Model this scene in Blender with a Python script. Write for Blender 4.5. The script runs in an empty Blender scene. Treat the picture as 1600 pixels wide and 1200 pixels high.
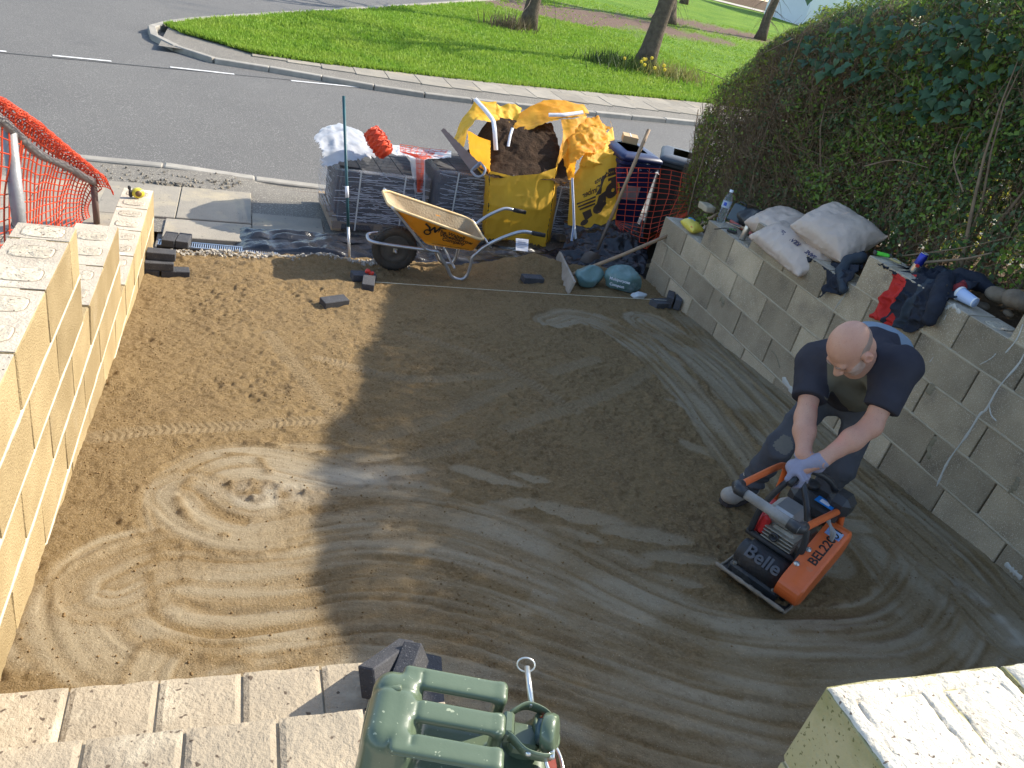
import bpy, bmesh, math, random
import numpy as np
from mathutils import Vector, Matrix, Euler

rng = np.random.default_rng(11)
random.seed(11)
S = bpy.context.scene
COL = S.collection
R = math.radians

# ------------------------------------------------------------------ camera
CAM = np.array([0.0, 0.0, 2.45])
C_R = np.array([0.93799977, -0.27517584, 0.21079538])
C_U = np.array([-0.03711017, 0.52490414, 0.85035197])
C_F = np.array([0.34464368, 0.80545261, -0.48214814])
FPX = 1210.5
cam_d = bpy.data.cameras.new('camera')
cam_d.sensor_fit = 'HORIZONTAL'
cam_d.sensor_width = 36.0
cam_d.lens = FPX * 36.0 / 1600.0
cam_d.clip_start = 0.05
cam_d.clip_end = 2000.0
cam = bpy.data.objects.new('camera', cam_d)
COL.objects.link(cam)
cam.matrix_world = Matrix(((C_R[0], C_U[0], -C_F[0], CAM[0]), (C_R[1], C_U[1], -C_F[1], CAM[1]),
                           (C_R[2], C_U[2], -C_F[2], CAM[2]), (0, 0, 0, 1)))
S.camera = cam

# ------------------------------------------------------------------ sky, sun, exposure
SUN_EL, SUN_AZ = 37.0, 10.0
w = bpy.data.worlds.new('World')
S.world = w
w.use_nodes = True
nt = w.node_tree
bg = nt.nodes['Background']
sky = nt.nodes.new('ShaderNodeTexSky')
sky.sky_type = 'NISHITA'
sky.sun_disc = False
sky.sun_elevation = R(SUN_EL)
sky.sun_rotation = R(90 - SUN_AZ)
sky.air_density = 1.0
sky.dust_density = 1.0
sky.ozone_density = 1.0
nt.links.new(sky.outputs[0], bg.inputs[0])
bg.inputs[1].default_value = 0.15
sd = bpy.data.lights.new('sun', 'SUN')
sd.energy = 3.9
sd.angle = R(0.53)
sd.color = (1.0, 0.93, 0.80)
sun = bpy.data.objects.new('sun', sd)
COL.objects.link(sun)
SUNV = Vector((math.cos(R(SUN_EL)) * math.cos(R(SUN_AZ)), math.cos(R(SUN_EL)) * math.sin(R(SUN_AZ)), math.sin(R(SUN_EL))))
sun.rotation_euler = (-SUNV).to_track_quat('-Z', 'Y').to_euler()
sun.location = (20, 4, 18)
S.view_settings.view_transform = 'Standard'
S.view_settings.look = 'None'
S.view_settings.exposure = 1.17
S.view_settings.gamma = 1.0
S.view_settings.use_curve_mapping = False

# ------------------------------------------------------------------ picture ray helpers (real depth is always given)
def ray(px, py):
    return (px - 800) / FPX * C_R - (py - 600) / FPX * C_U + C_F
def onz(px, py, z):
    d = ray(px, py)
    return CAM + d * ((z - CAM[2]) / d[2])
def onx(px, py, x):
    d = ray(px, py)
    return CAM + d * (x / d[0])
def ony(px, py, y):
    d = ray(px, py)
    return CAM + d * (y / d[1])
def gz(x, y):
    s = .115 - .04 * (np.clip(x, -.615, 3.856) + .615) / 4.47
    return .22 - s * (y - 2)
def hitg(px, py, dz=0.0):
    z = .1
    for _ in range(15):
        P = onz(px, py, z + dz)
        z = float(gz(P[0], P[1]))
    return P
def roadz(x, y=0):
    return -.40 + .03 * np.clip(x, -8, 30)
def pavz(x, y=0):
    return roadz(x) + .10
def parkz(x, y):
    return roadz(x) + .11 + .028 * np.maximum(0, y - 18.5)
def hitp(px, py, fn):
    z = -.3
    for _ in range(40):
        P = onz(px, py, z)
        z = .5 * z + .5 * float(fn(P[0], P[1]))
    return P

# ------------------------------------------------------------------ noise
_T = rng.random((256, 256))
def vn2(x, y, sc=1.0, seed=0):
    x = np.asarray(x, float) / sc + seed * 17.31
    y = np.asarray(y, float) / sc + seed * 7.77
    xi = np.floor(x).astype(int); yi = np.floor(y).astype(int)
    fx = x - xi; fy = y - yi
    fx = fx * fx * (3 - 2 * fx); fy = fy * fy * (3 - 2 * fy)
    a = _T[xi & 255, yi & 255]; b = _T[(xi + 1) & 255, yi & 255]
    c = _T[xi & 255, (yi + 1) & 255]; d = _T[(xi + 1) & 255, (yi + 1) & 255]
    return (a * (1 - fx) + b * fx) * (1 - fy) + (c * (1 - fx) + d * fx) * fy - .5
def vn3(P, sc=1.0, seed=0):
    x = P[..., 0] / sc; y = P[..., 1] / sc; z = P[..., 2] / sc
    zi = np.floor(z).astype(int); fz = z - zi; fz = fz * fz * (3 - 2 * fz)
    def layer(k):
        xi = np.floor(x).astype(int); yi = np.floor(y).astype(int)
        fx = x - xi; fy = y - yi
        fx = fx * fx * (3 - 2 * fx); fy = fy * fy * (3 - 2 * fy)
        ox = k * 37 + seed * 11; oy = k * 71 + seed * 29
        a = _T[(xi + ox) & 255, (yi + oy) & 255]; b = _T[(xi + 1 + ox) & 255, (yi + oy) & 255]
        c = _T[(xi + ox) & 255, (yi + 1 + oy) & 255]; d = _T[(xi + 1 + ox) & 255, (yi + 1 + oy) & 255]
        return (a * (1 - fx) + b * fx) * (1 - fy) + (c * (1 - fx) + d * fx) * fy
    return layer(zi) * (1 - fz) + layer(zi + 1) * fz - .5
def sstep(a, b, x):
    t = np.clip((x - a) / (b - a), 0, 1)
    return t * t * (3 - 2 * t)

# ------------------------------------------------------------------ mesh builder
OFF = {}
def frames(path, closed=False):
    P = [Vector(p) for p in path]
    n = len(P); out = []
    t0 = None; nrm = None
    for i in range(n):
        if closed:
            t = P[(i + 1) % n] - P[i - 1]
        else:
            t = P[min(i + 1, n - 1)] - P[max(i - 1, 0)]
        if t.length < 1e-9: t = Vector((0, 0, 1))
        t.normalize()
        if nrm is None:
            a = Vector((0, 0, 1)) if abs(t.z) < .9 else Vector((1, 0, 0))
            nrm = (a - t * a.dot(t)).normalized()
        else:
            nrm = (nrm - t * nrm.dot(t))
            nrm = nrm.normalized() if nrm.length > 1e-6 else t.orthogonal().normalized()
        out.append((P[i], nrm.copy(), t.cross(nrm)))
    return out
class MB:
    def __init__(s):
        s.v = []; s.f = []; s.m = []
    def add(s, v, f, mi=0):
        o = len(s.v)
        s.v.extend([tuple(map(float, p)) for p in v])
        s.f.extend([tuple(i + o for i in q) for q in f])
        s.m.extend([mi] * len(f))
        return s
    def box(s, c, d, M=None, b=0.0, mi=0):
        c = Vector(c); hx, hy, hz = d[0] / 2, d[1] / 2, d[2] / 2
        if b <= 0:
            v = [Vector((x * hx, y * hy, z * hz)) for z in (-1, 1) for y in (-1, 1) for x in (-1, 1)]
            f = [(0, 2, 3, 1), (4, 5, 7, 6), (0, 1, 5, 4), (2, 6, 7, 3), (0, 4, 6, 2), (1, 3, 7, 5)]
        else:
            v = []; idx = {}
            for x in (-1, 1):
                for y in (-1, 1):
                    for z in (-1, 1):
                        idx[x, y, z] = len(v)
                        v += [Vector((x * hx, y * (hy - b), z * (hz - b))), Vector((x * (hx - b), y * hy, z * (hz - b))), Vector((x * (hx - b), y * (hy - b), z * hz))]
            f = []
            I = lambda x, y, z, k: idx[x, y, z] + k
            for x in (-1, 1):
                q = [I(x, -1, -1, 0), I(x, 1, -1, 0), I(x, 1, 1, 0), I(x, -1, 1, 0)]; f.append(q if x > 0 else q[::-1])
            for y in (-1, 1):
                q = [I(-1, y, -1, 1), I(1, y, -1, 1), I(1, y, 1, 1), I(-1, y, 1, 1)]; f.append(q[::-1] if y > 0 else q)
            for z in (-1, 1):
                q = [I(-1, -1, z, 2), I(1, -1, z, 2), I(1, 1, z, 2), I(-1, 1, z, 2)]; f.append(q if z > 0 else q[::-1])
            for x in (-1, 1):
                for y in (-1, 1):
                    q = [I(x, y, -1, 0), I(x, y, -1, 1), I(x, y, 1, 1), I(x, y, 1, 0)]; f.append(q if x * y > 0 else q[::-1])
                for z in (-1, 1):
                    q = [I(x, -1, z, 0), I(x, -1, z, 2), I(x, 1, z, 2), I(x, 1, z, 0)]; f.append(q[::-1] if x * z > 0 else q)
            for y in (-1, 1):
                for z in (-1, 1):
                    q = [I(-1, y, z, 1), I(-1, y, z, 2), I(1, y, z, 2), I(1, y, z, 1)]; f.append(q if y * z > 0 else q[::-1])
            for x in (-1, 1):
                for y in (-1, 1):
                    for z in (-1, 1):
                        q = [I(x, y, z, 0), I(x, y, z, 1), I(x, y, z, 2)]; f.append(q if x * y * z > 0 else q[::-1])
        if M is not None: v = [M @ p for p in v]
        return s.add([p + c for p in v], f, mi)
    def tube(s, path, r, n=8, closed=False, mi=0, sq=None):
        fr = frames(path, closed); m = len(fr)
        rr = r if hasattr(r, '__len__') else [r] * m
        v = []
        for (p, a, b), q in zip(fr, rr):
            for k in range(n):
                t = 2 * math.pi * k / n
                v.append(p + a * (math.cos(t) * q) + b * (math.sin(t) * q * (sq or 1)))
        f = []
        for i in range(m if closed else m - 1):
            j = (i + 1) % m
            for k in range(n):
                l = (k + 1) % n
                f.append((i * n + k, i * n + l, j * n + l, j * n + k))
        if not closed:
            f.append(tuple(range(n))[::-1]); f.append(tuple((m - 1) * n + k for k in range(n)))
        return s.add(v, f, mi)
    def lathe(s, prof, n=24, M=None, mi=0, cap=True):
        v = []; f = []
        for r, z in prof:
            for k in range(n):
                t = 2 * math.pi * k / n
                v.append(Vector((r * math.cos(t), r * math.sin(t), z)))
        m = len(prof)
        for i in range(m - 1):
            for k in range(n):
                l = (k + 1) % n
                f.append((i * n + k, i * n + l, (i + 1) * n + l, (i + 1) * n + k))
        if cap:
            f.append(tuple(range(n))[::-1]); f.append(tuple((m - 1) * n + k for k in range(n)))
        if M is not None: v = [M @ p for p in v]
        return s.add(v, f, mi)
    def prism(s, poly, z0, z1, M=None, mi=0):
        n = len(poly)
        v = [Vector((x, y, z0)) for x, y in poly] + [Vector((x, y, z1)) for x, y in poly]
        f = [tuple(range(n))[::-1], tuple(range(n, 2 * n))] + [(i, (i + 1) % n, n + (i + 1) % n, n + i) for i in range(n)]
        if M is not None: v = [M @ p for p in v]
        return s.add(v, f, mi)
    def grid(s, A, cu=False, cv=False, mi=0):
        A = np.asarray(A); nu, nv = A.shape[:2]
        f = []
        for i in range(nu if cu else nu - 1):
            for j in range(nv if cv else nv - 1):
                a, b = i, (i + 1) % nu; c, d = j, (j + 1) % nv
                f.append((a * nv + c, b * nv + c, b * nv + d, a * nv + d))
        return s.add(A.reshape(-1, 3), f, mi)
    def mesh(s, name, smooth=False):
        me = bpy.data.meshes.new(name)
        me.from_pydata(s.v, [], s.f)
        if smooth: me.polygons.foreach_set('use_smooth', [True] * len(me.polygons))
        if any(s.m): me.polygons.foreach_set('material_index', s.m)
        me.update()
        return me
    def build(s, name, mat, parent=None, smooth=False, **tags):
        v = np.array(s.v, float).reshape(-1, 3)
        if parent is None:
            o = np.array([(v[:, 0].min() + v[:, 0].max()) / 2, (v[:, 1].min() + v[:, 1].max()) / 2, v[:, 2].min()])
        else:
            o = OFF.get(parent.name, np.zeros(3))
        s.v = [tuple(p) for p in (v - o)]
        ob = link(name, s.mesh(name, smooth), mat, parent)
        if parent is None:
            ob.location = o
        OFF[ob.name] = o if parent is None or parent.name in OFF else np.zeros(3)
        if tags: tag(ob, **tags)
        return ob
def link(name, me, mat, parent=None, loc=None, rot=None):
    for mm in (mat if isinstance(mat, (list, tuple)) else [mat]):
        if mm is not None and len(me.materials) < 8 and mm.name not in [q.name for q in me.materials if q]: me.materials.append(mm)
    ob = bpy.data.objects.new(name, me)
    COL.objects.link(ob)
    if parent is not None: ob.parent = parent
    if loc is not None: ob.location = loc
    if rot is not None: ob.rotation_euler = rot
    return ob
def tag(o, label=None, category=None, group=None, kind=None):
    for k, q in (('label', label), ('category', category), ('group', group), ('kind', kind)):
        if q: o[k] = q
    return o
def thing(name, label, category, loc=(0, 0, 0), rz=0.0, group=None, world=False, rot=None):
    o = bpy.data.objects.new(name, None)
    o.empty_display_size = .1
    COL.objects.link(o)
    o.location = loc
    o.rotation_euler = rot if rot is not None else (0, 0, rz)
    if world: OFF[o.name] = np.array(loc, float)
    return tag(o, label, category, group)
def fast_mesh(name, V, F, smooth=True):
    """numpy verts (n,3) and equal-size faces (m,k)"""
    V = np.asarray(V, np.float32); F = np.asarray(F, np.int32)
    me = bpy.data.meshes.new(name)
    k = F.shape[1]
    me.vertices.add(len(V)); me.vertices.foreach_set('co', V.ravel())
    me.loops.add(F.size); me.loops.foreach_set('vertex_index', F.ravel())
    me.polygons.add(len(F)); me.polygons.foreach_set('loop_start', np.arange(0, F.size, k, dtype=np.int32))
    try: me.polygons.foreach_set('loop_total', np.full(len(F), k, np.int32))
    except Exception: pass
    if smooth: me.polygons.foreach_set('use_smooth', np.ones(len(F), bool))
    me.update(calc_edges=True)
    me.validate()
    return me
def addfast(name, V, F, mat, parent=None, smooth=True, **tags):
    V = np.asarray(V, float)
    if parent is None:
        o = np.array([(V[:, 0].min() + V[:, 0].max()) / 2, (V[:, 1].min() + V[:, 1].max()) / 2, V[:, 2].min()])
    else:
        o = OFF.get(parent.name, np.zeros(3))
    ob = link(name, fast_mesh(name, V - o, F, smooth), mat, parent)
    if parent is None: ob.location = o
    OFF[ob.name] = o
    if tags: tag(ob, **tags)
    return ob
def gridfaces(nu, nv):
    i, j = np.meshgrid(np.arange(nu - 1), np.arange(nv - 1), indexing='ij')
    a = (i * nv + j).ravel()
    return np.stack([a, a + nv, a + nv + 1, a + 1], 1)

# ------------------------------------------------------------------ implicit surfaces (smooth blends) -> mesh
def smin(a, b, k):
    h = np.clip(.5 + .5 * (b - a) / k, 0, 1)
    return b * (1 - h) + a * h - k * h * (1 - h)
def vlen(q): return np.sqrt(np.einsum('...i,...i->...', q, q))
def s_cap(P, a, b, ra, rb):
    a = np.asarray(a, float); b = np.asarray(b, float); ab = b - a
    t = np.clip(((P - a) @ ab) / (ab @ ab), 0, 1)
    return vlen(P - a - t[..., None] * ab) - (ra + (rb - ra) * t)
def s_ell(P, c, r, M=None):
    q = P - np.asarray(c, float)
    if M is not None: q = q @ np.asarray(M)      # columns of M = local axes
    r = np.asarray(r, float)
    k0 = vlen(q / r); k1 = vlen(q / (r * r)) + 1e-9
    return k0 * (k0 - 1) / k1
def s_box(P, c, h, rr, M=None):
    q = P - np.asarray(c, float)
    if M is not None: q = q @ np.asarray(M)
    q = np.abs(q) - (np.asarray(h, float) - rr)
    return vlen(np.maximum(q, 0)) + np.minimum(q.max(-1), 0) - rr
def isomesh(fn, lo, hi, h):
    lo = np.asarray(lo, float); hi = np.asarray(hi, float)
    n = np.ceil((hi - lo) / h).astype(int) + 1
    ax = [lo[i] + h * np.arange(n[i]) for i in range(3)]
    P = np.stack(np.meshgrid(*ax, indexing='ij'), -1)
    D = fn(P)
    I = D < 0
    c = np.zeros(tuple(n - 1), int)
    acc = np.zeros(tuple(n - 1) + (3,)); cnt = np.zeros(tuple(n - 1))
    sl = lambda o: tuple(slice(o[i], n[i] - 1 + o[i]) for i in range(3))
    cor = [(x, y, z) for x in (0, 1) for y in (0, 1) for z in (0, 1)]
    for a in cor:
        for k in range(3):
            if a[k] == 0:
                b = list(a); b[k] = 1
                da = D[sl(a)]; db = D[sl(b)]
                m = (da < 0) != (db < 0)
                t = np.where(m, da / np.where(m, da - db, 1), 0)
                for q in range(3):
                    acc[..., q] += np.where(m, a[q] + (t if q == k else 0), 0)
                cnt += m
    act = cnt > 0
    idx = -np.ones(tuple(n - 1), int)
    ijk = np.argwhere(act)
    idx[act] = np.arange(len(ijk))
    V = lo + h * (ijk + acc[act] / cnt[act][:, None])
    F = []
    for k in range(3):
        o = [0, 0, 0]; o[k] = 1
        A = I[tuple(slice(0, n[i] - o[i]) for i in range(3))]
        B = I[tuple(slice(o[i], n[i]) for i in range(3))]
        e = np.argwhere(A != B)
        u, v = (k + 1) % 3, (k + 2) % 3
        ok = (e[:, u] > 0) & (e[:, v] > 0) & (e[:, u] < n[u] - 1) & (e[:, v] < n[v] - 1)
        e = e[ok]
        du = np.zeros(3, int); du[u] = 1; dv = np.zeros(3, int); dv[v] = 1
        g = lambda q: idx[q[:, 0], q[:, 1], q[:, 2]]
        q = np.stack([g(e - du - dv), g(e - dv), g(e), g(e - du)], 1)
        fl = A[e[:, 0], e[:, 1], e[:, 2]]
        q[~fl] = q[~fl][:, ::-1]
        F.append(q)
    F = np.concatenate(F)
    F = F[(F >= 0).all(1)]
    return V, F

# ------------------------------------------------------------------ materials
MATS = {}
def mat(name, col, rough=.7, metal=0.0, col2=None, nsc=6.0, namt=1.0, bump=0.0, bsc=60.0, bdet=4.0, spk=None, spk_sc=120.0, spk_lo=.62, rnd=0.0, spec=.5,
        trans=0.0, alpha=1.0, transl=0.0, stain=None, stain_sc=1.2, stain_lo=.55, coat=0.0, ior=1.45, bdist=.01, attr=None):
    """procedural material: colour noise, speckle, stains, per-object variation and fine bump in object space"""
    m = bpy.data.materials.new(name); m.use_nodes = True
    N = m.node_tree.nodes; L = m.node_tree.links
    b = N['Principled BSDF']
    tc = N.new('ShaderNodeTexCoord'); src = tc.outputs['Object']
    if rnd:
        oi = N.new('ShaderNodeObjectInfo')
        va = N.new('ShaderNodeVectorMath'); va.operation = 'ADD'
        cm = N.new('ShaderNodeVectorMath'); cm.operation = 'SCALE'; cm.inputs[0].default_value = (17, 31, 23)
        L.new(oi.outputs['Random'], cm.inputs['Scale']); L.new(src, va.inputs[0]); L.new(cm.outputs[0], va.inputs[1])
        src = va.outputs[0]
    def noise(sc, det=4.0, rough_=.55):
        n = N.new('ShaderNodeTexNoise'); n.inputs['Scale'].default_value = sc; n.inputs['Detail'].default_value = det
        n.inputs['Roughness'].default_value = rough_; L.new(src, n.inputs['Vector']); return n.outputs['Fac']
    def ramp(fac, lo, hi):
        r = N.new('ShaderNodeMapRange'); r.inputs['From Min'].default_value = lo; r.inputs['From Max'].default_value = hi
        L.new(fac, r.inputs['Value']); return r.outputs['Result']
    def mix(fac, a, c):
        x = N.new('ShaderNodeMix'); x.data_type = 'RGBA'
        if hasattr(fac, 'links'): L.new(fac, x.inputs['Factor'])
        else: x.inputs['Factor'].default_value = fac
        for sck, val in ((x.inputs['A'], a), (x.inputs['B'], c)):
            if hasattr(val, 'links'): L.new(val, sck)
            else: sck.default_value = (*val, 1)
        return x.outputs['Result']
    c = col
    if col2 is not None: c = mix(ramp(noise(nsc, 6.0), .5 - .2 / namt, .5 + .2 / namt), col, col2)
    if stain is not None: c = mix(ramp(noise(stain_sc, 5.0, .6), stain_lo, stain_lo + .16), c, stain)
    if spk is not None: c = mix(ramp(noise(spk_sc, 1.0), spk_lo, spk_lo + .05), c, spk)
    if rnd:
        hs = N.new('ShaderNodeHueSaturation')
        r1 = N.new('ShaderNodeMapRange'); r1.inputs['To Min'].default_value = 1 - rnd; r1.inputs['To Max'].default_value = 1 + rnd
        L.new(oi.outputs['Random'], r1.inputs['Value']); L.new(r1.outputs[0], hs.inputs['Value'])
        if hasattr(c, 'links'): L.new(c, hs.inputs['Color'])
        else: hs.inputs['Color'].default_value = (*c, 1)
        c = hs.outputs[0]
    if hasattr(c, 'links'): L.new(c, b.inputs['Base Color'])
    else: b.inputs['Base Color'].default_value = (*c, 1)
    b.inputs['Roughness'].default_value = rough
    b.inputs['Metallic'].default_value = metal
    b.inputs['Specular IOR Level'].default_value = spec
    b.inputs['IOR'].default_value = ior
    b.inputs['Transmission Weight'].default_value = trans
    b.inputs['Alpha'].default_value = alpha
    if coat: b.inputs['Coat Weight'].default_value = coat
    if bump:
        bp = N.new('ShaderNodeBump'); bp.inputs['Strength'].default_value = bump; bp.inputs['Distance'].default_value = bdist
        L.new(noise(bsc, bdet, .65), bp.inputs['Height']); L.new(bp.outputs[0], b.inputs['Normal'])
    if transl:
        tr = N.new('ShaderNodeBsdfTranslucent'); ms = N.new('ShaderNodeMixShader'); ms.inputs[0].default_value = transl
        if hasattr(c, 'links'): L.new(c, tr.inputs['Color'])
        else: tr.inputs['Color'].default_value = (*c, 1)
        out = N['Material Output']
        L.new(b.outputs[0], ms.inputs[1]); L.new(tr.outputs[0], ms.inputs[2]); L.new(ms.outputs[0], out.inputs['Surface'])
    MATS[name] = m
    return m
def text_mesh(txt, size, depth=.0006, align='LEFT', bold=0.0, spacing=1.0):
    cu = bpy.data.curves.new('lettering', 'FONT')
    cu.body = txt; cu.size = size; cu.extrude = depth; cu.align_x = align; cu.offset = bold; cu.space_character = spacing
    ob = bpy.data.objects.new('lettering', cu); COL.objects.link(ob)
    dg = bpy.context.evaluated_depsgraph_get()
    me = bpy.data.meshes.new_from_object(ob.evaluated_get(dg))
    bpy.data.objects.remove(ob); bpy.data.curves.remove(cu)
    me.materials.clear()
    return me
def put_text(name, txt, size, M, m, parent, **k):
    me = text_mesh(txt, size, **k)
    V = np.array([M @ v.co for v in me.vertices])
    o = OFF.get(parent.name, np.zeros(3)) if parent else np.zeros(3)
    for i, v in enumerate(me.vertices): v.co = V[i] - o
    return link(name, me, m, parent)
def basis(xa, ya, o):
    xa = Vector(xa).normalized(); ya = Vector(ya); ya = (ya - xa * ya.dot(xa)).normalized(); za = xa.cross(ya)
    return Matrix(((xa.x, ya.x, za.x, o[0]), (xa.y, ya.y, za.y, o[1]), (xa.z, ya.z, za.z, o[2]), (0, 0, 0, 1)))
def smooth_path(pts, n=60):
    P = np.asarray(pts, float); k = len(P)
    Q = np.vstack([2 * P[0] - P[1], P, 2 * P[-1] - P[-2]])
    out = []
    for t in np.linspace(0, k - 1 - 1e-9, n):
        i = int(t); u = t - i
        a, b, c, d = Q[i:i + 4]
        out.append(.5 * (2 * b + (c - a) * u + (2 * a - 5 * b + 4 * c - d) * u * u + (3 * b - a - 3 * c + d) * u ** 3))
    return np.array(out)

# ================================================================== driveway bedding sand
XL, XR = -.615, 3.856
def polydist(X, Y, pts):
    """signed lateral distance and along-track distance to a polyline"""
    best = np.full(X.shape, 1e9); sd_ = np.zeros(X.shape); al = np.zeros(X.shape); s0 = 0
    for a, b in zip(pts[:-1], pts[1:]):
        d = b - a; L_ = np.hypot(*d) + 1e-9; d = d / L_
        px = X - a[0]; py = Y - a[1]
        t = np.clip(px * d[0] + py * d[1], 0, L_)
        qx = px - t * d[0]; qy = py - t * d[1]
        dd = np.hypot(qx, qy)
        m = dd < best
        best = np.where(m, dd, best)
        sd_ = np.where(m, np.sign(d[0] * qy - d[1] * qx) * dd, sd_)
        al = np.where(m, s0 + t, al)
        s0 += L_
    return sd_, al
def window(P, pad):
    i0, i1 = np.searchsorted(GXS, [P[:, 0].min() - pad, P[:, 0].max() + pad]); j0, j1 = np.searchsorted(GYS, [P[:, 1].min() - pad, P[:, 1].max() + pad])
    return (slice(i0, max(i1, i0 + 2)), slice(j0, max(j1, j0 + 2)))
def track(pxs, n=70):
    return smooth_path([hitg(*q)[:2] for q in pxs], n)
def build_sand():
    h = .0085
    xs = np.arange(XL - .01, XR + .012, h); ys = np.arange(.80, 6.86, h)
    global GXS, GYS
    GXS, GYS = xs, ys
    XX, YY = np.meshgrid(xs, ys, indexing='ij'); X, Y = XX, YY
    base = gz(X, Y)
    # loose raked sand
    far = sstep(5.2, 6.2, Y)
    cl = vn2(X, Y, .045, 1) + .6 * vn2(X, Y, .024, 2)
    pit = np.maximum(0, vn2(X, Y, .032, 11) + .05) + .7 * np.maximum(0, vn2(X, Y, .019, 12)) + .8 * np.maximum(0, vn2(X, Y, .060, 13) - .1)
    H = .020 * vn2(X, Y, .55, 3) + .016 * vn2(X, Y, .19, 4) + .010 * vn2(X, Y, .085, 5) + .010 * cl + .006 * vn2(X, Y, .016, 6) - .017 * pit * (.5 + sstep(-.3, .3, vn2(X, Y, .35, 14)))
    H += far * (.030 * vn2(X, Y, .16, 7) + .016 * vn2(X, Y, .07, 8))
    # rake combing in the loose part
    rk = vn2(X + .25 * Y + .3 * vn2(X, Y, .8, 9), Y * .12, .03, 10)
    H += .004 * rk
    comp = np.zeros_like(H); pale = np.zeros_like(H)
    # wheelbarrow tyre and scuff tracks
    for k, (pts, wd) in enumerate([([(150, 682), (230, 672), (320, 668), (420, 660), (500, 655)], .05), ([(640, 712), (740, 690), (830, 655), (960, 610), (1040, 560)], .05),
                                   ([(560, 690), (680, 655), (800, 600), (930, 560)], .05), ([(500, 560), (640, 590), (780, 585)], .045), ([(420, 520), (520, 640), (600, 700)], .045),
                                   ([(640, 520), (760, 560), (900, 640)], .04)]):
        P = track(pts, 24); w_ = window(P, wd + .05)
        d, s = polydist(XX[w_], YY[w_], P)
        m = sstep(wd + .02, wd - .01, np.abs(d)) * (vn2(s, d * 0, .35, 20 + k) > -.32)
        tick = np.sin(2 * math.pi * (s / .034 + np.abs(d) * 12))
        H[w_] = H[w_] * (1 - .6 * m) + m * (-.004 + .0045 * tick)
        comp[w_] = np.maximum(comp[w_], .25 * m)
    # smooth scuffed patches left by boots and the plate
    for (px, py, L_, W_, ang) in [(760, 742, .22, .05, -30), (790, 790, .20, .06, 10), (600, 735, .2, .06, 5), (905, 802, .24, .07, -25), (1010, 835, .22, .06, -15), (700, 800, .2, .07, 0), (640, 760, .2, .06, -10),
                                  (830, 745, .12, .04, -30), (1080, 640, .18, .05, -55), (1050, 560, .18, .06, -40), (960, 870, .2, .06, -20), (1060, 870, .18, .05, -10), (540, 715, .26, .06, 5), (1105, 705, .2, .05, -50),
                                  (880, 830, .2, .05, -25), (1030, 905, .2, .05, -15), (470, 700, .2, .05, 0)]:
        c = hitg(px, py); a = R(ang)
        u = (X - c[0]) * math.cos(a) + (Y - c[1]) * math.sin(a); v = -(X - c[0]) * math.sin(a) + (Y - c[1]) * math.cos(a)
        r = np.hypot(u / L_, v / W_) + .5 * vn2(X, Y, .07, 41)
        m = sstep(1.15, .8, r)
        H = H * (1 - .85 * m) - .006 * m + .006 * np.exp(-((r - 1.1) / .12) ** 2)
        comp = np.maximum(comp, .55 * m)
    # plate compactor passes, oldest first: (centre line in the drive, half width)
    T = [([(500, 1010), (380, 1010), (280, 985), (190, 1000), (110, 990), (60, 960)], .20),
         ([(700, 1010), (560, 985), (430, 1000), (320, 1030), (230, 1040), (160, 1010), (130, 940), (165, 880), (230, 860)], .17),
         ([(1090, 492), (1180, 575), (1290, 670), (1400, 770), (1500, 860), (1580, 945)], .30),
         ([(1010, 500), (1100, 560), (1190, 650), (1290, 760), (1380, 850), (1440, 930)], .22),
         ([(860, 500), (905, 492), (985, 525), (1060, 592), (1140, 690), (1215, 790), (1290, 870)], .17),
         ([(560, 752), (480, 735), (400, 720), (330, 728), (280, 765), (290, 815), (350, 850), (440, 865), (560, 860)], .16),
         ([(1330, 1170), (1150, 1150), (1000, 1110), (850, 1060), (700, 1025), (560, 1010), (420, 1030), (330, 1050)], .24),
         ([(1560, 1000), (1460, 1090), (1250, 1110), (1080, 1075), (900, 1020), (750, 965), (600, 940), (460, 955), (360, 965), (280, 950), (250, 910), (270, 875)], .19),
         ([(1460, 880), (1490, 960), (1420, 1030), (1250, 1045), (1080, 1010), (930, 955), (800, 905), (680, 870), (560, 862), (450, 880), (350, 885), (255, 880), (180, 910)], .19),
         ([(1300, 800), (1400, 820), (1455, 890), (1400, 970), (1270, 985), (1130, 975), (1000, 930), (870, 865), (740, 815), (620, 795), (500, 800), (400, 820), (330, 805), (290, 770)], .17),
         ([(1590, 1000), (1520, 930), (1430, 850), (1340, 770), (1290, 730)], .15)]
    for k, (pts, wd) in enumerate(T):
        P = track(pts, 60); w_ = window(P, wd + .12); X, Y, cw = XX[w_], YY[w_], cl[w_]; pw = pit[w_]
        d, s = polydist(X, Y, P)
        wob = wd + .035 * vn2(s, d * 0 + k, .22, 50 + k) + .02 * vn2(X, Y, .05, 51)
        m = sstep(wob + .012, wob - .03, np.abs(d))
        dd = d + .016 * vn2(s, d * 0, .5, 60 + k)
        fs = vn2(dd, s * .05, .022, 75 + k)
        st = .0095 * vn2(dd, s * .05, .036, 70 + k) + .0085 * fs + .0045 * vn2(dd, s * .07, .010, 78 + k) + .005 * vn2(dd, s * .03, .085, 90 + k)
        lin = np.maximum(0, vn2(dd, s * .04, .05, 85 + k) - .22) * 3.2 * (vn2(s, d * 0, .3, 87 + k) > -.25)
        br = sstep(-.1, .3, vn2(X, Y, .25, 100 + k))
        h2 = -.010 + st - .010 * lin * (.6 + pw) + .0024 * cw * (1 + 2.4 * br) - .007 * pw * br
        H[w_] = H[w_] * (1 - m) + h2 * m
        edge = np.exp(-((np.abs(d) - wob - .012) / .018) ** 2)
        H[w_] += edge * (.006 + .014 * np.maximum(0, vn2(s, d * 0, .12, 110 + k) + .15)) * (.4 + cw)
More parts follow.
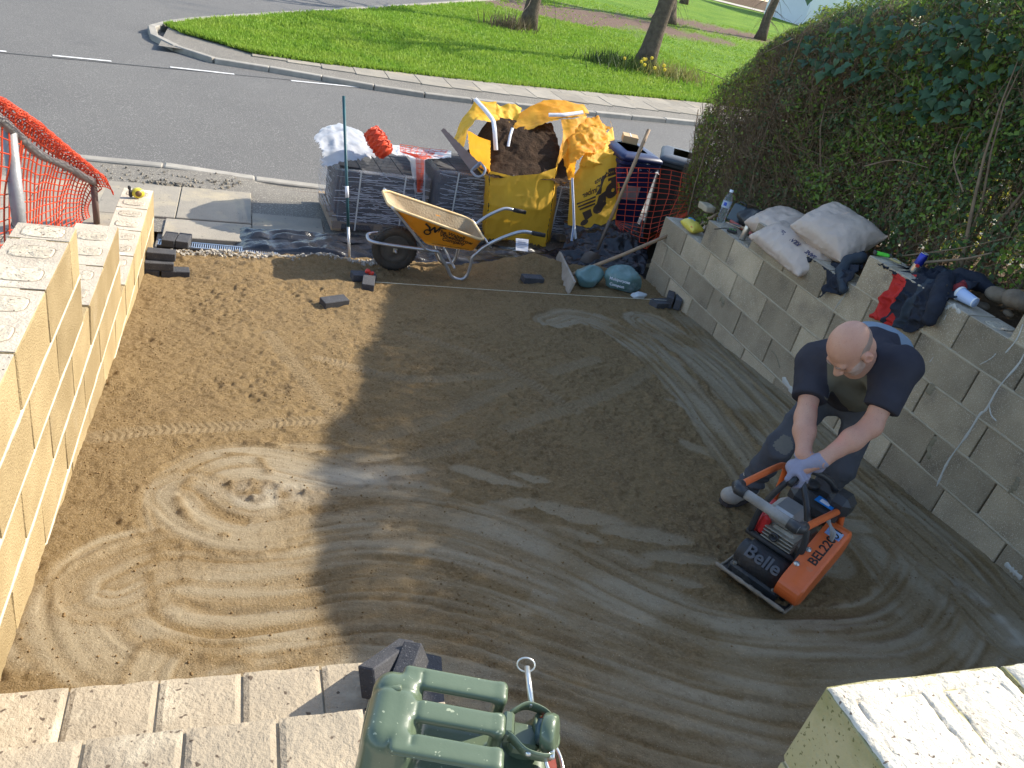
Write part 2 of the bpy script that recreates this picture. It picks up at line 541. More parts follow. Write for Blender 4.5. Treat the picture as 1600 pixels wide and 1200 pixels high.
        comp[w_] = comp[w_] * (1 - m) + m * np.clip(.80 - .40 * br - 40 * np.maximum(0, -st) - .6 * lin - .9 * np.maximum(0, -fs), .0, 1)  # ridge troughs darkened in colour: loose crumbs plus painted occlusion shade
        # crumbs along the pass edges
        comp[w_] = comp[w_] * (1 - .5 * edge)
    X, Y = XX, YY
    # pushed-up crescents of loose sand
    for pts, amp in [([(300, 745), (278, 775), (300, 815), (350, 835)], .024), ([(245, 1000), (300, 1018), (390, 1035)], .022), ([(250, 850), (235, 900), (245, 960)], .012), ([(480, 768), (560, 778), (640, 786)], .016),
                     ([(250, 915), (290, 905)], .008), ([(350, 708), (400, 712), (420, 735)], .018), ([(640, 905), (760, 930), (900, 985), (1050, 1030)], .007), ([(1240, 985), (1330, 985), (1400, 960)], .006)]:
        P = track(pts, 20); w_ = window(P, .09)
        d, s = polydist(XX[w_], YY[w_], P)
        e = np.exp(-(d / .022) ** 2) * np.clip(.6 + 1.2 * vn2(s, d * 0, .05, 130), 0, 1.3)
        H[w_] += .62 * amp * e * (.85 + .5 * cl[w_]); comp[w_] *= (1 - .8 * e)
    # boot prints with tread
    for (px, py, ang) in [(262, 930, 115), (300, 890, 100), (455, 772, 80), (462, 815, 85), (405, 660, 60), (880, 560, 120), (915, 565, 120), (330, 640, 140), (560, 560, 70)]:
        c = hitg(px, py); a = R(ang)
        u = (X - c[0]) * math.cos(a) + (Y - c[1]) * math.sin(a); v = -(X - c[0]) * math.sin(a) + (Y - c[1]) * math.cos(a)
        m = sstep(1.1, .85, np.hypot(u / .13, v / .05))
        H = H * (1 - m) + m * (-.009 + .0045 * np.maximum(np.sin(u / .0115 * 1.2), 0) * (np.sin(v / .010) > -.3))
    # heaps by the threshold
    for (x, y, a, sx, sy) in [(2.72, 6.62, .13, .36, .20), (.75, 6.4, .05, .35, .12), (3.4, 6.5, .05, .3, .2), (.1, 6.2, .03, .3, .15)]:
        H += a * np.exp(-((X - x) / sx) ** 2 - ((Y - y) / sy) ** 2) * (1 + .5 * vn2(X, Y, .12, 140))
    pale += .9 * np.exp(-((X - hitg(420, 770)[0]) / .22) ** 2 - ((Y - hitg(420, 770)[1]) / .10) ** 2) * np.clip(.5 + 1.6 * vn2(X, Y, .06, 141), 0, 1)
    pale += .7 * np.exp(-((X - hitg(560, 742)[0]) / .3) ** 2 - ((Y - hitg(560, 742)[1]) / .10) ** 2)
    dW, sW = polydist(X, Y, track([(1480, 900), (1560, 960), (1600, 1010)], 20))
    pale += .8 * np.exp(-(dW / .05) ** 2) * np.clip(.5 + 2 * vn2(X, Y, .05, 142), 0, 1)
    # the surface drops away under the step and at the threshold
    Z = base + H
    Z -= .05 * sstep(6.55, 6.8, Y + .08 * vn2(X, Y, .3, 143))
    V = np.stack([X, Y, Z], -1).reshape(-1, 3)
    ob = addfast('driveway_sand', V, gridfaces(len(xs), len(ys)), M_sand, None, True, kind='structure')
    me = ob.data
    for nm, A in (('comp', comp), ('pale', np.clip(pale, 0, 1))):
        at = me.attributes.new(nm, 'FLOAT', 'POINT'); at.data.foreach_set('value', A.ravel().astype(np.float32))
    return xs, ys, Z, comp
def sand_material():
    m = bpy.data.materials.new('bedding_sand'); m.use_nodes = True
    N = m.node_tree.nodes; L = m.node_tree.links; b = N['Principled BSDF']
    tc = N.new('ShaderNodeTexCoord')
    def noise(sc, det=5, ro=.6):
        n = N.new('ShaderNodeTexNoise'); n.inputs['Scale'].default_value = sc; n.inputs['Detail'].default_value = det; n.inputs['Roughness'].default_value = ro
        L.new(tc.outputs['Object'], n.inputs['Vector']); return n.outputs['Fac']
    def mr(f, a, c, x=0, y=1):
        r = N.new('ShaderNodeMapRange'); r.inputs['From Min'].default_value = a; r.inputs['From Max'].default_value = c
        r.inputs['To Min'].default_value = x; r.inputs['To Max'].default_value = y; L.new(f, r.inputs['Value']); return r.outputs[0]
    def mix(f, a, c):
        x = N.new('ShaderNodeMix'); x.data_type = 'RGBA'; L.new(f, x.inputs['Factor'])
        for sk, q in ((x.inputs['A'], a), (x.inputs['B'], c)):
            if hasattr(q, 'links'): L.new(q, sk)
            else: sk.default_value = (*q, 1)
        return x.outputs['Result']
    def attr(n):
        a = N.new('ShaderNodeAttribute'); a.attribute_name = n; return a.outputs['Fac']
    loose = mix(mr(noise(3.0), .35, .65), (.268, .180, .080), (.205, .134, .060))
    loose = mix(mr(noise(70, 3), .40, .62), loose, (.30, .205, .10))
    firm = mix(mr(noise(2.2), .35, .65), (.315, .262, .176), (.268, .220, .145))
    firm = mix(mr(noise(26, 6, .7), .52, .7), firm, (.205, .160, .105))
    c = mix(attr('comp'), loose, firm)
    c = mix(mr(attr('pale'), 0, 1, 0, .75), c, (.46, .41, .32))
    c = mix(mr(noise(240, 1), .70, .74), c, (.50, .42, .30))      # pale grit
    c = mix(mr(noise(190, 1.5), .69, .73), c, (.13, .085, .045))    # dark grit
    L.new(c, b.inputs['Base Color'])
    b.inputs['Roughness'].default_value = .95; b.inputs['Specular IOR Level'].default_value = .2
    bp = N.new('ShaderNodeBump'); bp.inputs['Distance'].default_value = .022
    L.new(mr(attr('comp'), 0, 1, 1.0, .45), bp.inputs['Strength'])
    L.new(noise(105, 5, .72), bp.inputs['Height']); L.new(bp.outputs[0], b.inputs['Normal'])
    return m
M_sand = sand_material()
SX, SY, SZ, SC = build_sand()
def sz(x, y):
    i = int(np.clip(round((x - SX[0]) / (SX[1] - SX[0])), 1, len(SX) - 2)); j = int(np.clip(round((y - SY[0]) / (SY[1] - SY[0])), 1, len(SY) - 2))
    return float(SZ[i, j])
def hits(px, py):
    z = .0
    for _ in range(15):
        P = onz(px, py, z); z = sz(P[0], P[1])
    return P

# ================================================================== concrete block walls
BLOCK = (.62, .50, .335)
M_block_r = mat('grey_concrete_block', (.455, .365, .245), .93, col2=(.33, .262, .175), nsc=3.2, namt=1.5, bump=.9, bsc=130, spk=(.62, .54, .42), spk_sc=190, spk_lo=.62, rnd=.26, spec=.15, stain=(.22, .185, .14), stain_sc=3.2, stain_lo=.58)
M_block_l = mat('buff_concrete_block', (.43, .325, .175), .93, col2=(.35, .26, .135), nsc=4, namt=1.4, bump=.9, bsc=130, spk=(.28, .19, .10), spk_sc=170, spk_lo=.64, rnd=.18, spec=.15, stain=(.50, .40, .26), stain_sc=2.6, stain_lo=.62)
M_block_t = mat('weathered_block_top', (.53, .46, .36), .95, col2=(.42, .355, .275), nsc=7, bump=.7, bsc=70, spk=(.14, .11, .08), spk_sc=85, spk_lo=.70, rnd=.10, spec=.12, stain=(.66, .59, .46), stain_sc=3.0, stain_lo=.55)
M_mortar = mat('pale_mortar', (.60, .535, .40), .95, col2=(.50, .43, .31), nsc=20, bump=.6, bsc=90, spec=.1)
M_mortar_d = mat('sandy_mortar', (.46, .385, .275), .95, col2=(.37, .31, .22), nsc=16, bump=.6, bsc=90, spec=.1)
M_infill = mat('concrete_infill', (.55, .48, .365), .95, col2=(.43, .365, .275), nsc=18, bump=.8, bsc=55, spk=(.16, .12, .09), spk_sc=60, spk_lo=.66, rnd=.1, spec=.1)

def block_mesh(L_, D, Hh, seed, name='block'):
    """one block, x = depth, y = length, origin at its centre; slightly chipped arrises"""
    rg = np.random.default_rng(seed)
    nx, ny, nz_ = 3, 6, 4
    m = MB(); b = .004
    g = bmesh.new()
    bmesh.ops.create_cube(g, size=1.0)
    for v in g.verts: v.co = Vector((v.co.x * D, v.co.y * L_, v.co.z * Hh))
    bmesh.ops.subdivide_edges(g, edges=[e for e in g.edges if abs((e.verts[0].co - e.verts[1].co).y) > .01], cuts=3)
    bmesh.ops.bevel(g, geom=[e for e in g.edges if len(e.link_faces) == 2 and e.link_faces[0].normal.dot(e.link_faces[1].normal) < .5], offset=b, segments=1, affect='EDGES')
    for v in g.verts:
        v.co += Vector(rg.normal(0, .0011, 3))
    me = bpy.data.meshes.new(name); g.to_mesh(me); g.free()
    return me
BM = {}
def get_block(L_, D, Hh, mt):
    key = (round(L_, 2), D, Hh, mt.name)
    if key not in BM:
        BM[key] = [block_mesh(round(L_, 2), D, Hh, 100 + len(BM) * 7 + k) for k in range(3)]
        for q in BM[key]: q.materials.append(mt)
    return random.choice(BM[key])
def core_top(w_, l_, name):
    """filled core of a hollow block: a rough rounded pad in a dark slot"""
    rg = np.random.default_rng(int(w_ * 1e4) + len(BM))
    n = 20; poly = []
    for k in range(n):
        t = 2 * math.pi * k / n; c, s_ = math.cos(t), math.sin(t)
        q = (abs(c) ** 4 + abs(s_) ** 4) ** -.25
        poly.append((q * c * w_ / 2, q * s_ * l_ / 2))
    m = MB()
    rings = []
    for f, z in ((1.0, -.03), (1.0, .0005), (.93, .003), (.6, .004), (.25, .0035)):
        rings.append([(x * f, y * f, z + rg.normal(0, .0013)) for x, y in poly])
    m.grid(np.array(rings), cv=True)
    m.f.append(tuple(range(4 * n, 5 * n))[::-1]); m.m.append(0)
    m.f = [q[::-1] for q in m.f]
    return m.mesh(name, False)
M_slot = mat('dark_joint_shadow_gap', (.30, .245, .18), 1.0, spec=0)
CORES = [core_top(.150, .115, 'core_infill') for _ in range(4)]
for q in CORES: q.materials.append(M_infill)
def ring_mesh():
    m = MB(); n = 20; A = []
    for f, z in ((1.0, .0004), (1.045, .0010)):
        row = []
        for k in range(n):
            t = 2 * math.pi * k / n; c, s_ = math.cos(t), math.sin(t); q = (abs(c) ** 4 + abs(s_) ** 4) ** -.25
            row.append((q * c * .150 / 2 * f, q * s_ * .115 / 2 * f, z))
        A.append(row)
    m.grid(np.array(A), cv=True); me = m.mesh('core_gap'); me.materials.append(M_slot); return me
RING = ring_mesh()
def wall(name, label, face_x, side, courses, zt, mt, mort, mt_top):
    """courses: (z_top, y_far_end, y_near_end, first joint y, cap from..to list). face at face_x, body on `side` (+1/-1)"""
    W_ = .215
    cx = face_x + side * W_ / 2
    root = thing(name, label, 'wall', (cx, 4.0, -.5), world=True)
    o = OFF[root.name]
    for ztop, yf, yn, j0, cap in courses:
        js = [yf]
        y = j0
        while y > yf - .08: y -= .45
        while y > yn + .06:
            js.append(y); y -= .45
        js.append(yn)
        for k, (a, b) in enumerate(zip(js[:-1], js[1:])):
            L_ = round(a - b - .010, 2)
            if L_ < .05: continue
            me = get_block(L_, W_, .215, mt)
            ob = link('block', me, mt, root)
            c = np.array([cx + random.uniform(-.0015, .0015), (a + b) / 2, ztop - .01 - .1075])
            ob.location = c - o
            ob.rotation_euler = (0, 0, random.uniform(-.003, .003) + (math.pi if random.random() < .5 else 0))
            if cap and (a + b) / 2 < cap[0] + .02 and (a + b) / 2 > cap[1] - .02:
                tp = MB().box((0, 0, 0), (W_ - .006, L_ - .006, .003)); t2 = link('block_top', tp.mesh('block_top'), mt_top, root)
                t2.location = c + [0, 0, .1082] - o
                for q in ((-.105, .105) if L_ > .4 else (0,)):
                    r1 = link('core_gap', RING, M_slot, root); r1.location = c + [0, q, .1097] - o
                    r2 = link('core_infill', random.choice(CORES), M_infill, root); r2.location = c + [random.uniform(-.004, .004), q, .1095 + random.uniform(0, .003)] - o
        # bed joint under the course: flush, ragged mortar on the drive side
        n = int((yf - yn) / .03)
        ys = np.linspace(yf - .004, yn + .004, n)
        xo = face_x - side * (.0015 + .004 * np.abs(vn2(ys, ys * 0 + ztop * 31, .05, 200)))
        hh = .007 + .006 * (vn2(ys, ys * 0 + ztop * 13, .09, 201) + .5)
        zc = ztop - .225 - .005 + .003 * vn2(ys, ys * 0 + ztop * 3, .2, 202)
        A = np.stack([np.stack([face_x + side * .19 + 0 * ys, ys, zc - .005], -1), np.stack([face_x + side * .004 + 0 * ys, ys, zc - hh], -1), np.stack([xo, ys, zc - hh * .6], -1), np.stack([xo, ys, zc + hh * .6], -1),
                      np.stack([face_x + side * .004 + 0 * ys, ys, zc + hh], -1), np.stack([face_x + side * .19 + 0 * ys, ys, zc + .004], -1)])
        if side < 0: A = A[::-1]
        MB().grid(A).build('mortar_bed', mort, root, True)
        # deep mortar core keeps the upright joints closed at the back
        MB().box((cx + side * .02, (yf + yn) / 2, ztop - .1075 - .01), (.09, yf - yn - .02, .2145)).build('mortar_core', mort, root)
    return root
zR = .567
J = lambda off, n=1: 5.2884 + off - .45 * n
NEAR_R = 1.05
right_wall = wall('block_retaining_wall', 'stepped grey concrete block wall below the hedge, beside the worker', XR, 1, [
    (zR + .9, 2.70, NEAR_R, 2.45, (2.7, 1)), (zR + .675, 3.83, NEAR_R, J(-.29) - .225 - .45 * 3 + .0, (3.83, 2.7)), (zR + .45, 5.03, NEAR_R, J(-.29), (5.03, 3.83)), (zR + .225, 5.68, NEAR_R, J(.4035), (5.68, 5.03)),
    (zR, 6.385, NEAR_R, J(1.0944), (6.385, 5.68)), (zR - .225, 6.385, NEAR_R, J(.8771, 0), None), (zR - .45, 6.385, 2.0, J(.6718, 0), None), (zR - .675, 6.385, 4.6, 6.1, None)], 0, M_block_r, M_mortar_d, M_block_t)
zL = 1.068
JL = lambda off, n=1: 4.276 + off - .45 * n
left_wall = wall('block_boundary_wall', 'sunlit buff concrete block wall stepping down towards the road', XL, -1, [
    (zL, 3.46, 1.2, JL(-.537), (3.46, 1.2)), (zL - .225, 3.46, 1.2, JL(-.895), None), (zL - .45, 4.65, 1.2, JL(.2535), (4.65, 3.46)), (zL - .675, 4.65, 1.2, JL(.0279), None),
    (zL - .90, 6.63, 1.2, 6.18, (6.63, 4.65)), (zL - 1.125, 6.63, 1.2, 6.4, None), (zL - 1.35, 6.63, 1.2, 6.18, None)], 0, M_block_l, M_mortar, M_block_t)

# ---- low step walls in the foreground: header blocks
def step_wall(name, label, y_front, depth, ztop, x0, x1, pitch, off, seed):
    rg = np.random.default_rng(seed)
    root = thing(name, label, 'steps', ((x0 + x1) / 2, y_front - depth / 2, ztop - .22), world=True)
    o = OFF[root.name]
    x = x0 + off; k = 0
    edges = [x0]
    while x < x1 - .05:
        edges.append(x); x += pitch
    edges.append(x1)
    for a, b in zip(edges[:-1], edges[1:]):
        wd = b - a - rg.uniform(.004, .011)
        if wd < .03: continue
        n, q = max(4, int(wd / .014)), 14
        # uneven cast top with chipped front edge
        xs = np.linspace(-wd / 2, wd / 2, n); ys = np.linspace(-depth / 2, depth / 2, q)
        Xg, Yg = np.meshgrid(xs, ys, indexing='ij')
        sd_ = rg.uniform(0, 50)
        chip = .010 * np.maximum(0, vn2(Xg + sd_, Yg * 0, .03, 3)) * (np.abs(Yg - depth / 2) < .001)
        Zt = .0035 * vn2(Xg + sd_, Yg, .05, 4) + .002 * vn2(Xg + sd_, Yg, .018, 5) - .006 * ((np.abs(Xg) > wd / 2 - .002) | (np.abs(Yg) > depth / 2 - .002))
        Yg = Yg - chip + .003 * vn2(Xg + sd_, Yg, .04, 6) * (np.abs(Yg) > depth / 2 - .001)
        top = np.stack([Xg, Yg, Zt], -1)
        m = MB().grid(top)
        bx = [(-wd / 2, -depth / 2), (wd / 2, -depth / 2), (wd / 2, depth / 2), (-wd / 2, depth / 2)]
        m.prism([(p[0] * .995, p[1] * .99) for p in bx], -.215, -.008)
        fr = np.stack([top[:, -1], top[:, -1] - [0, .002, .03]]); m.grid(fr)
        sl = np.stack([top[0, :] - [0, 0, .03], top[0, :]]); m.grid(sl); sr = np.stack([top[-1, :], top[-1, :] - [0, 0, .03]]); m.grid(sr)
        ob = link('block', m.mesh('block'), M_step, root)
        ob.location = np.array([(a + b) / 2, y_front - depth / 2, ztop + rg.uniform(-.004, .004)]) - o
        ob.rotation_euler = (0, 0, rg.uniform(-.01, .01))
    MB().box(((x0 + x1) / 2, y_front - depth / 2, ztop - .119), (x1 - x0 - .03, depth - .012, .21)).build('mortar_core', M_mortar, root)
    return root
M_step = mat('weathered_step_block', (.45, .37, .265), .95, col2=(.33, .28, .21), nsc=5, bump=.8, bsc=60, spk=(.13, .10, .075), spk_sc=42, spk_lo=.685, rnd=.10, spec=.12, stain=(.60, .52, .39), stain_sc=3.5, stain_lo=.55)
step_wall('front_step', 'lower row of weathered concrete blocks bordering the sand', 1.645, .215, .42, -.605, .64, .229, .222, 3)
step_wall('upper_step', 'upper step of sunlit pitted concrete blocks beside the jerrycan', 1.354, .30, .585, -.605, .62, .226, .31, 4)

M_moss = mat('mossy_block', (.36, .33, .175), .95, col2=(.42, .37, .22), nsc=6, bump=.6, bsc=90, spk=(.16, .15, .07), spk_sc=120, spk_lo=.66, stain=(.26, .25, .11), stain_sc=4, stain_lo=.56, spec=.1)
# ---- hollow block pier, near right
def pier():
    zt = 1.40; x0, y1 = 1.065, .705
    root = thing('block_pier', 'pale hollow concrete block pier in the near right corner', 'wall', (x0 + .44, y1 - .11, .2), world=True)
    o = OFF[root.name]
    for cidx in range(3):
        for k in range(3):
            sh = .0 if cidx % 2 == 0 else -.22
            a = max(x0, x0 + sh + k * .45); b = x0 + sh + (k + 1) * .45 - .01
            if b - a < .06: continue
            me = get_block(b - a, .215, .215, M_moss)
            ob = link('block', me, M_moss, root); ob.location = np.array([(a + b) / 2, y1 - .1075, zt - .1075 - cidx * .225]) - o; ob.rotation_euler = (0, 0, math.pi / 2)
        MB().box((x0 + .6, y1 - .1075, zt - .12 - cidx * .225), (1.1, .15, .21)).build('mortar_core', M_mortar, root)
        MB().box((x0 + .55, y1 - .1075, zt - .2205 - cidx * .225), (1.085, .208, .0095)).build('mortar_bed', M_mortar, root)
    # rough top with cast cores
    rg = np.random.default_rng(5)
    for k in range(3):
        xs = np.linspace(.002, .438, 120); ys = np.linspace(.002, .213, 60)
        X, Y = np.meshgrid(xs, ys, indexing='ij')
        Z = .006 * vn2(X + k, Y, .09, 1) + .004 * vn2(X + k, Y, .03, 2) + .003 * vn2(X + k, Y, .010, 3) + .006
        for cxx in (.115, .325):
            q = np.maximum(np.abs(X - cxx) / .078, np.abs(Y - .107) / .066) + .12 * vn2(X + k, Y, .03, 7)
            Z -= .006 * np.exp(-((q - 1) / .035) ** 2) * (.4 + (vn2(X + k, Y, .06, 8) + .5))
        ed = np.minimum(np.minimum(X, .44 - X), np.minimum(Y, .215 - Y)); Z -= .012 * np.exp(-(ed / .006)) ; Z -= .012 * np.maximum(0, vn2(X + 5 * k, Y, .02, 9)) * np.exp(-(ed / .012))
        V = np.stack([X + x0 + k * .45, y1 - .215 + Y, zt + Z], -1).reshape(-1, 3)
        addfast('block_top', V, gridfaces(120, 60), M_piertop, root)
M_piertop = mat('crusted_block_top', (.62, .55, .43), .95, col2=(.70, .64, .53), nsc=9, bump=.8, bsc=90, spk=(.20, .15, .11), spk_sc=100, spk_lo=.69, spec=.1, stain=(.50, .42, .30), stain_sc=6, stain_lo=.58)
pier()
# terrace slab the jerrycan stands on and ground under the pier (out of frame below)
M_terrace = mat('terrace_concrete', (.46, .40, .31), .95, col2=(.38, .33, .26), bump=.5, bsc=60)
MB().box((.35, .22, .4125), (2.6, 1.30, .825)).build('terrace', M_terrace, None, kind='structure')
MB().box((2.6, .20, .25), (2.3, 1.3, .50)).build('terrace_ground', M_terrace, None, kind='structure')

# lime smears, drips and a thin render line on the grey wall
def smear(pts, wd, m, seed, parent=right_wall, face=XR):
    P = smooth_path([onx(px, py, face - .004) for px, py in pts], 26); T = np.gradient(P, axis=0); T /= np.linalg.norm(T, axis=1, keepdims=True)
    N = np.cross(T, [1, 0, 0]); w_ = wd * .7 * (.45 + 1.1 * (vn2(np.arange(26) * .1, np.zeros(26), .12, seed) + .5)); w_[0] *= .2; w_[-1] *= .2
    A = np.stack([P - N * w_[:, None] + [.003, 0, 0], P - N * w_[:, None] * .6, P + N * w_[:, None] * .6, P + N * w_[:, None] + [.003, 0, 0]])
    MB().grid(A).build('mortar_smear', m, parent, True)
M_lime = mat('lime_smear', (.52, .49, .43), .9, col2=(.50, .48, .43), nsc=30, bump=.4)
M_damp = mat('damp_mortar_patch', (.20, .17, .105), .95, col2=(.26, .22, .15), nsc=20)
for k, (pts, wd, m_) in enumerate([([(1600, 552), (1590, 570), (1560, 605), (1540, 640), (1530, 648), (1510, 680), (1480, 722), (1463, 760)], .009, M_lime), ([(1598, 506), (1588, 530), (1570, 552)], .005, M_lime), ([(1545, 632), (1548, 648), (1556, 658)], .006, M_lime),
        ([(1326, 448), (1318, 464), (1300, 488)], .0025, M_lime), ([(1320, 458), (1305, 480)], .002, M_lime), ([(1478, 492), (1474, 500)], .003, M_lime), ([(1458, 558), (1452, 566)], .003, M_lime), ([(1448, 615), (1455, 606), (1458, 600)], .028, M_damp), ([(1462, 682), (1452, 700), (1450, 718)], .018, M_damp),
        ([(1125, 466), (1130, 474), (1126, 478)], .03, M_damp), ([(1205, 548), (1212, 556), (1218, 575)], .006, M_damp), ([(1222, 590), (1240, 615), (1252, 625)], .03, M_lime), ([(1530, 570), (1548, 560), (1556, 552)], .004, M_lime), ([(1575, 770), (1585, 760), (1590, 745)], .02, M_damp), ([(1475, 482), (1488, 478), (1500, 490)], .016, M_lime), ([(1570, 880), (1582, 892), (1596, 905)], .02, M_lime)]):
    smear(pts, wd, m_, k)
# crumbs of sand lying loose on the surface
def crumbs(n=15000):
    rg = np.random.default_rng(91)
    x = rg.uniform(XL + .02, XR - .02, n); y = 1.7 + 4.75 * rg.random(n)
    i = np.clip(((x - SX[0]) / (SX[1] - SX[0])).astype(int), 0, len(SX) - 1); j = np.clip(((y - SY[0]) / (SY[1] - SY[0])).astype(int), 0, len(SY) - 1)
    cp = SC[i, j]; keep = rg.random(n) > cp * .93
    x, y, i, j = x[keep], y[keep], i[keep], j[keep]; n = len(x)
    s_ = .0018 + .0045 * rg.random(n) ** 4
    z = SZ[i, j] + s_ * .3
    O = np.array([(1, 0, 0), (-1, 0, 0), (0, 1, 0), (0, -1, 0), (0, 0, 1), (0, 0, -1)], float)
    F0 = np.array([(0, 2, 4), (2, 1, 4), (1, 3, 4), (3, 0, 4), (2, 0, 5), (1, 2, 5), (3, 1, 5), (0, 3, 5)])
    V = np.stack([x, y, z], -1)[:, None] + O[None] * s_[:, None, None] * rg.uniform(.6, 1.4, (n, 6, 1))
    F = (np.arange(n) * 6)[:, None, None] + F0[None]
    return V.reshape(-1, 3), F.reshape(-1, 3)
V, F = crumbs()
addfast('sand_crumbs', V, F, mat('sand_crumb', (.25, .165, .08), .95, col2=(.18, .115, .055), nsc=40, spec=.1), None, False, kind='stuff')

# ================================================================== street and park
def asphalt(name, c1, c2, sc=.35, line=None):
    m = mat(name, c1, .92, col2=c2, nsc=sc, bump=.6, bsc=160, spk=(c1[0] * 1.9, c1[1] * 1.9, c1[2] * 1.85), spk_sc=75, spk_lo=.60, spec=.3, stain=(c1[0] * .72, c1[1] * .72, c1[2] * .74), stain_sc=.55, stain_lo=.60)
    return m
M_road = asphalt('worn_asphalt', (.140, .134, .124), (.115, .110, .103))
M_path = asphalt('footway_tarmac', (.20, .18, .15), (.15, .137, .115), .8)
M_earth = mat('bare_earth', (.13, .085, .05), .98, col2=(.075, .05, .03), nsc=5, bump=1, bsc=14, spec=.1, bdist=.05)
M_kerb = mat('concrete_kerb', (.36, .33, .28), .92, col2=(.27, .25, .215), nsc=7, bump=.5, bsc=60, rnd=.12, spec=.2)
M_slab = mat('paving_slab', (.31, .275, .22), .93, col2=(.245, .22, .18), nsc=3.5, bump=.5, bsc=60, rnd=.13, spec=.2, spk=(.14, .12, .10), spk_sc=28, spk_lo=.72, stain=(.42, .35, .235), stain_sc=1.6, stain_lo=.58)
M_white = mat('road_paint', (.70, .69, .66), .8, col2=(.45, .44, .42), nsc=25, spec=.3)
def sheet(name, x0, x1, y0, y1, fn, m, nx=40, ny=30, **k):
    X, Y = np.meshgrid(np.linspace(x0, x1, nx), np.linspace(y0, y1, ny), indexing='ij')
    V = np.stack([X, Y, fn(X, Y)], -1).reshape(-1, 3)
    return addfast(name, V, gridfaces(nx, ny), m, None, True, **k)
# one sheet under everything, out to the horizon
def ground_fn(X, Y):
    z = np.where(Y < 9, pavz(X) - .06, roadz(X) - .06) + .028 * np.maximum(0, np.minimum(Y, 120) - 18.5) - .1 * (Y < 3)
    return z - .25 * ((X > -.75) & (X < 4.6) & (Y < 7.2))
gxs = np.concatenate([[-400, -120, -40, -15], np.linspace(-9, -.8, 9), [-.74], np.linspace(-.2, 4.5, 8), [4.62], np.linspace(5.5, 16, 12), [22, 35, 60, 120, 400]])
gys = np.concatenate([[-200, -40, -10], np.linspace(-4, 2.9, 4), np.linspace(3.1, 7.1, 8), [7.25, 8, 8.6, 9.0, 9.6], np.linspace(11, 18.5, 7), [22, 30, 45, 70, 120, 600]])
GX, GY = np.meshgrid(gxs, gys, indexing='ij')
addfast('ground', np.stack([GX, GY, ground_fn(GX, GY)], -1).reshape(-1, 3), gridfaces(len(gxs), len(gys)), M_earth, None, True, kind='structure')
sheet('road', -40, 60, 8.93, 17.2, lambda X, Y: roadz(X) + .03 * (1 - np.abs(Y - 12.6) / 3.7).clip(0) + .004 * vn2(X, Y, 1.5, 3), M_road, 160, 60, kind='structure')
# side road climbing past the green
sheet('side_road', -40, 40, 17.2, 75, lambda X, Y: roadz(X) - .02 + .028 * np.maximum(0, Y - 18.5) - .012, M_road, 60, 50, kind='structure')
# centre dashes
for k, (a, b) in enumerate([((-60, 74), (10, 80)), ((82, 86), (174, 95)), ((266, 104), (366, 115)), ((455, 125), (560, 135)), ((650, 143), (750, 152)), ((980, 172), (1060, 180))]):
    A = hitp(*a, lambda x, y: roadz(x) + .03); B = hitp(*b, lambda x, y: roadz(x) + .03)
    d = (B - A) / np.linalg.norm(B - A); n = np.array([-d[1], d[0], 0]) * .045
    q = [A - n, B - n, B + n, A + n]
    V = [np.array([p[0], p[1], roadz(p[0]) + .03 * max(0, 1 - abs(p[1] - 12.6) / 3.7) + .008]) for p in q]
    MB().add(V, [(0, 1, 2, 3)]).build('lane_marking', M_white, None, kind='structure')
# long overbanding seam along the crown
sm = [hitp(px, 78 + (px + 20) * .0935, lambda x, y: roadz(x) + .03) for px in np.linspace(-60, 620, 60)]
seam = MB()
V = []
for i, p in enumerate(sm):
    for sgn in (-1, 1):
        V.append((p[0], p[1] + sgn * (.018 + .010 * vn2(p[0], 0, .15, 9)) - .075, roadz(p[0]) + .03 * max(0, 1 - abs(p[1] - 12.6) / 3.7) + .006))
seam.add(V, [(2 * i, 2 * i + 2, 2 * i + 3, 2 * i + 1) for i in range(len(sm) - 1)])
seam.build('road_seam', mat('bitumen_seam', (.05, .05, .05), .8), None, kind='structure')

# ---- kerbs: one stone after another
def kerb_run(name, pts, up, wd=.14, lean=0, top=None):
    root = bpy.data.objects.new(name, None); COL.objects.link(root); root.empty_display_size = .1
    root['kind'] = 'structure'
    pts = np.asarray(pts, float)
    seg = np.concatenate([[0], np.cumsum(np.hypot(*np.diff(pts[:, :2], axis=0).T))])
    L_ = seg[-1]; step = .92
    s = 0; k = 0
    root.location = (*pts[0][:2], roadz(pts[0][0]) - .15)
    OFF[root.name] = np.array(root.location)
    while s < L_ - .2:
        e = min(s + step, L_)
        a = np.array([np.interp(s + .006, seg, pts[:, i]) for i in range(len(pts[0]))]); b = np.array([np.interp(e - .006, seg, pts[:, i]) for i in range(len(pts[0]))])
        d = (b - a)[:2]; ln = np.hypot(*d); d /= ln
        c = (a + b) / 2
        h = c[2] if len(c) > 2 else up
        za = roadz(a[0]) + (a[2] if len(a) > 2 else up); zb = roadz(b[0]) + (b[2] if len(b) > 2 else up)
        ang = math.atan2(d[1], d[0]); pit = math.atan2(zb - za, ln)
        Mx = Matrix.Rotation(ang, 4, 'Z') @ Matrix.Rotation(-pit, 4, 'Y')
        ob = link('kerb_stone', MB().box((0, 0, 0), (ln, wd, .25), b=.012).mesh('kerb_stone'), M_kerb, root)
        ob.matrix_local = Matrix.Translation(Vector((c[0], c[1], (za + zb) / 2 - .125 + random.uniform(-.004, .004))) - root.location) @ Mx
        s = e
    return root
near_y = 8.86
kerb_run('near_kerb', [(-9, near_y, .115), (-.22, near_y, .115), (.45, near_y, .03), (3.2, near_y, .028), (3.9, near_y, .11), (18, near_y, .11)], .11)
farpts = []
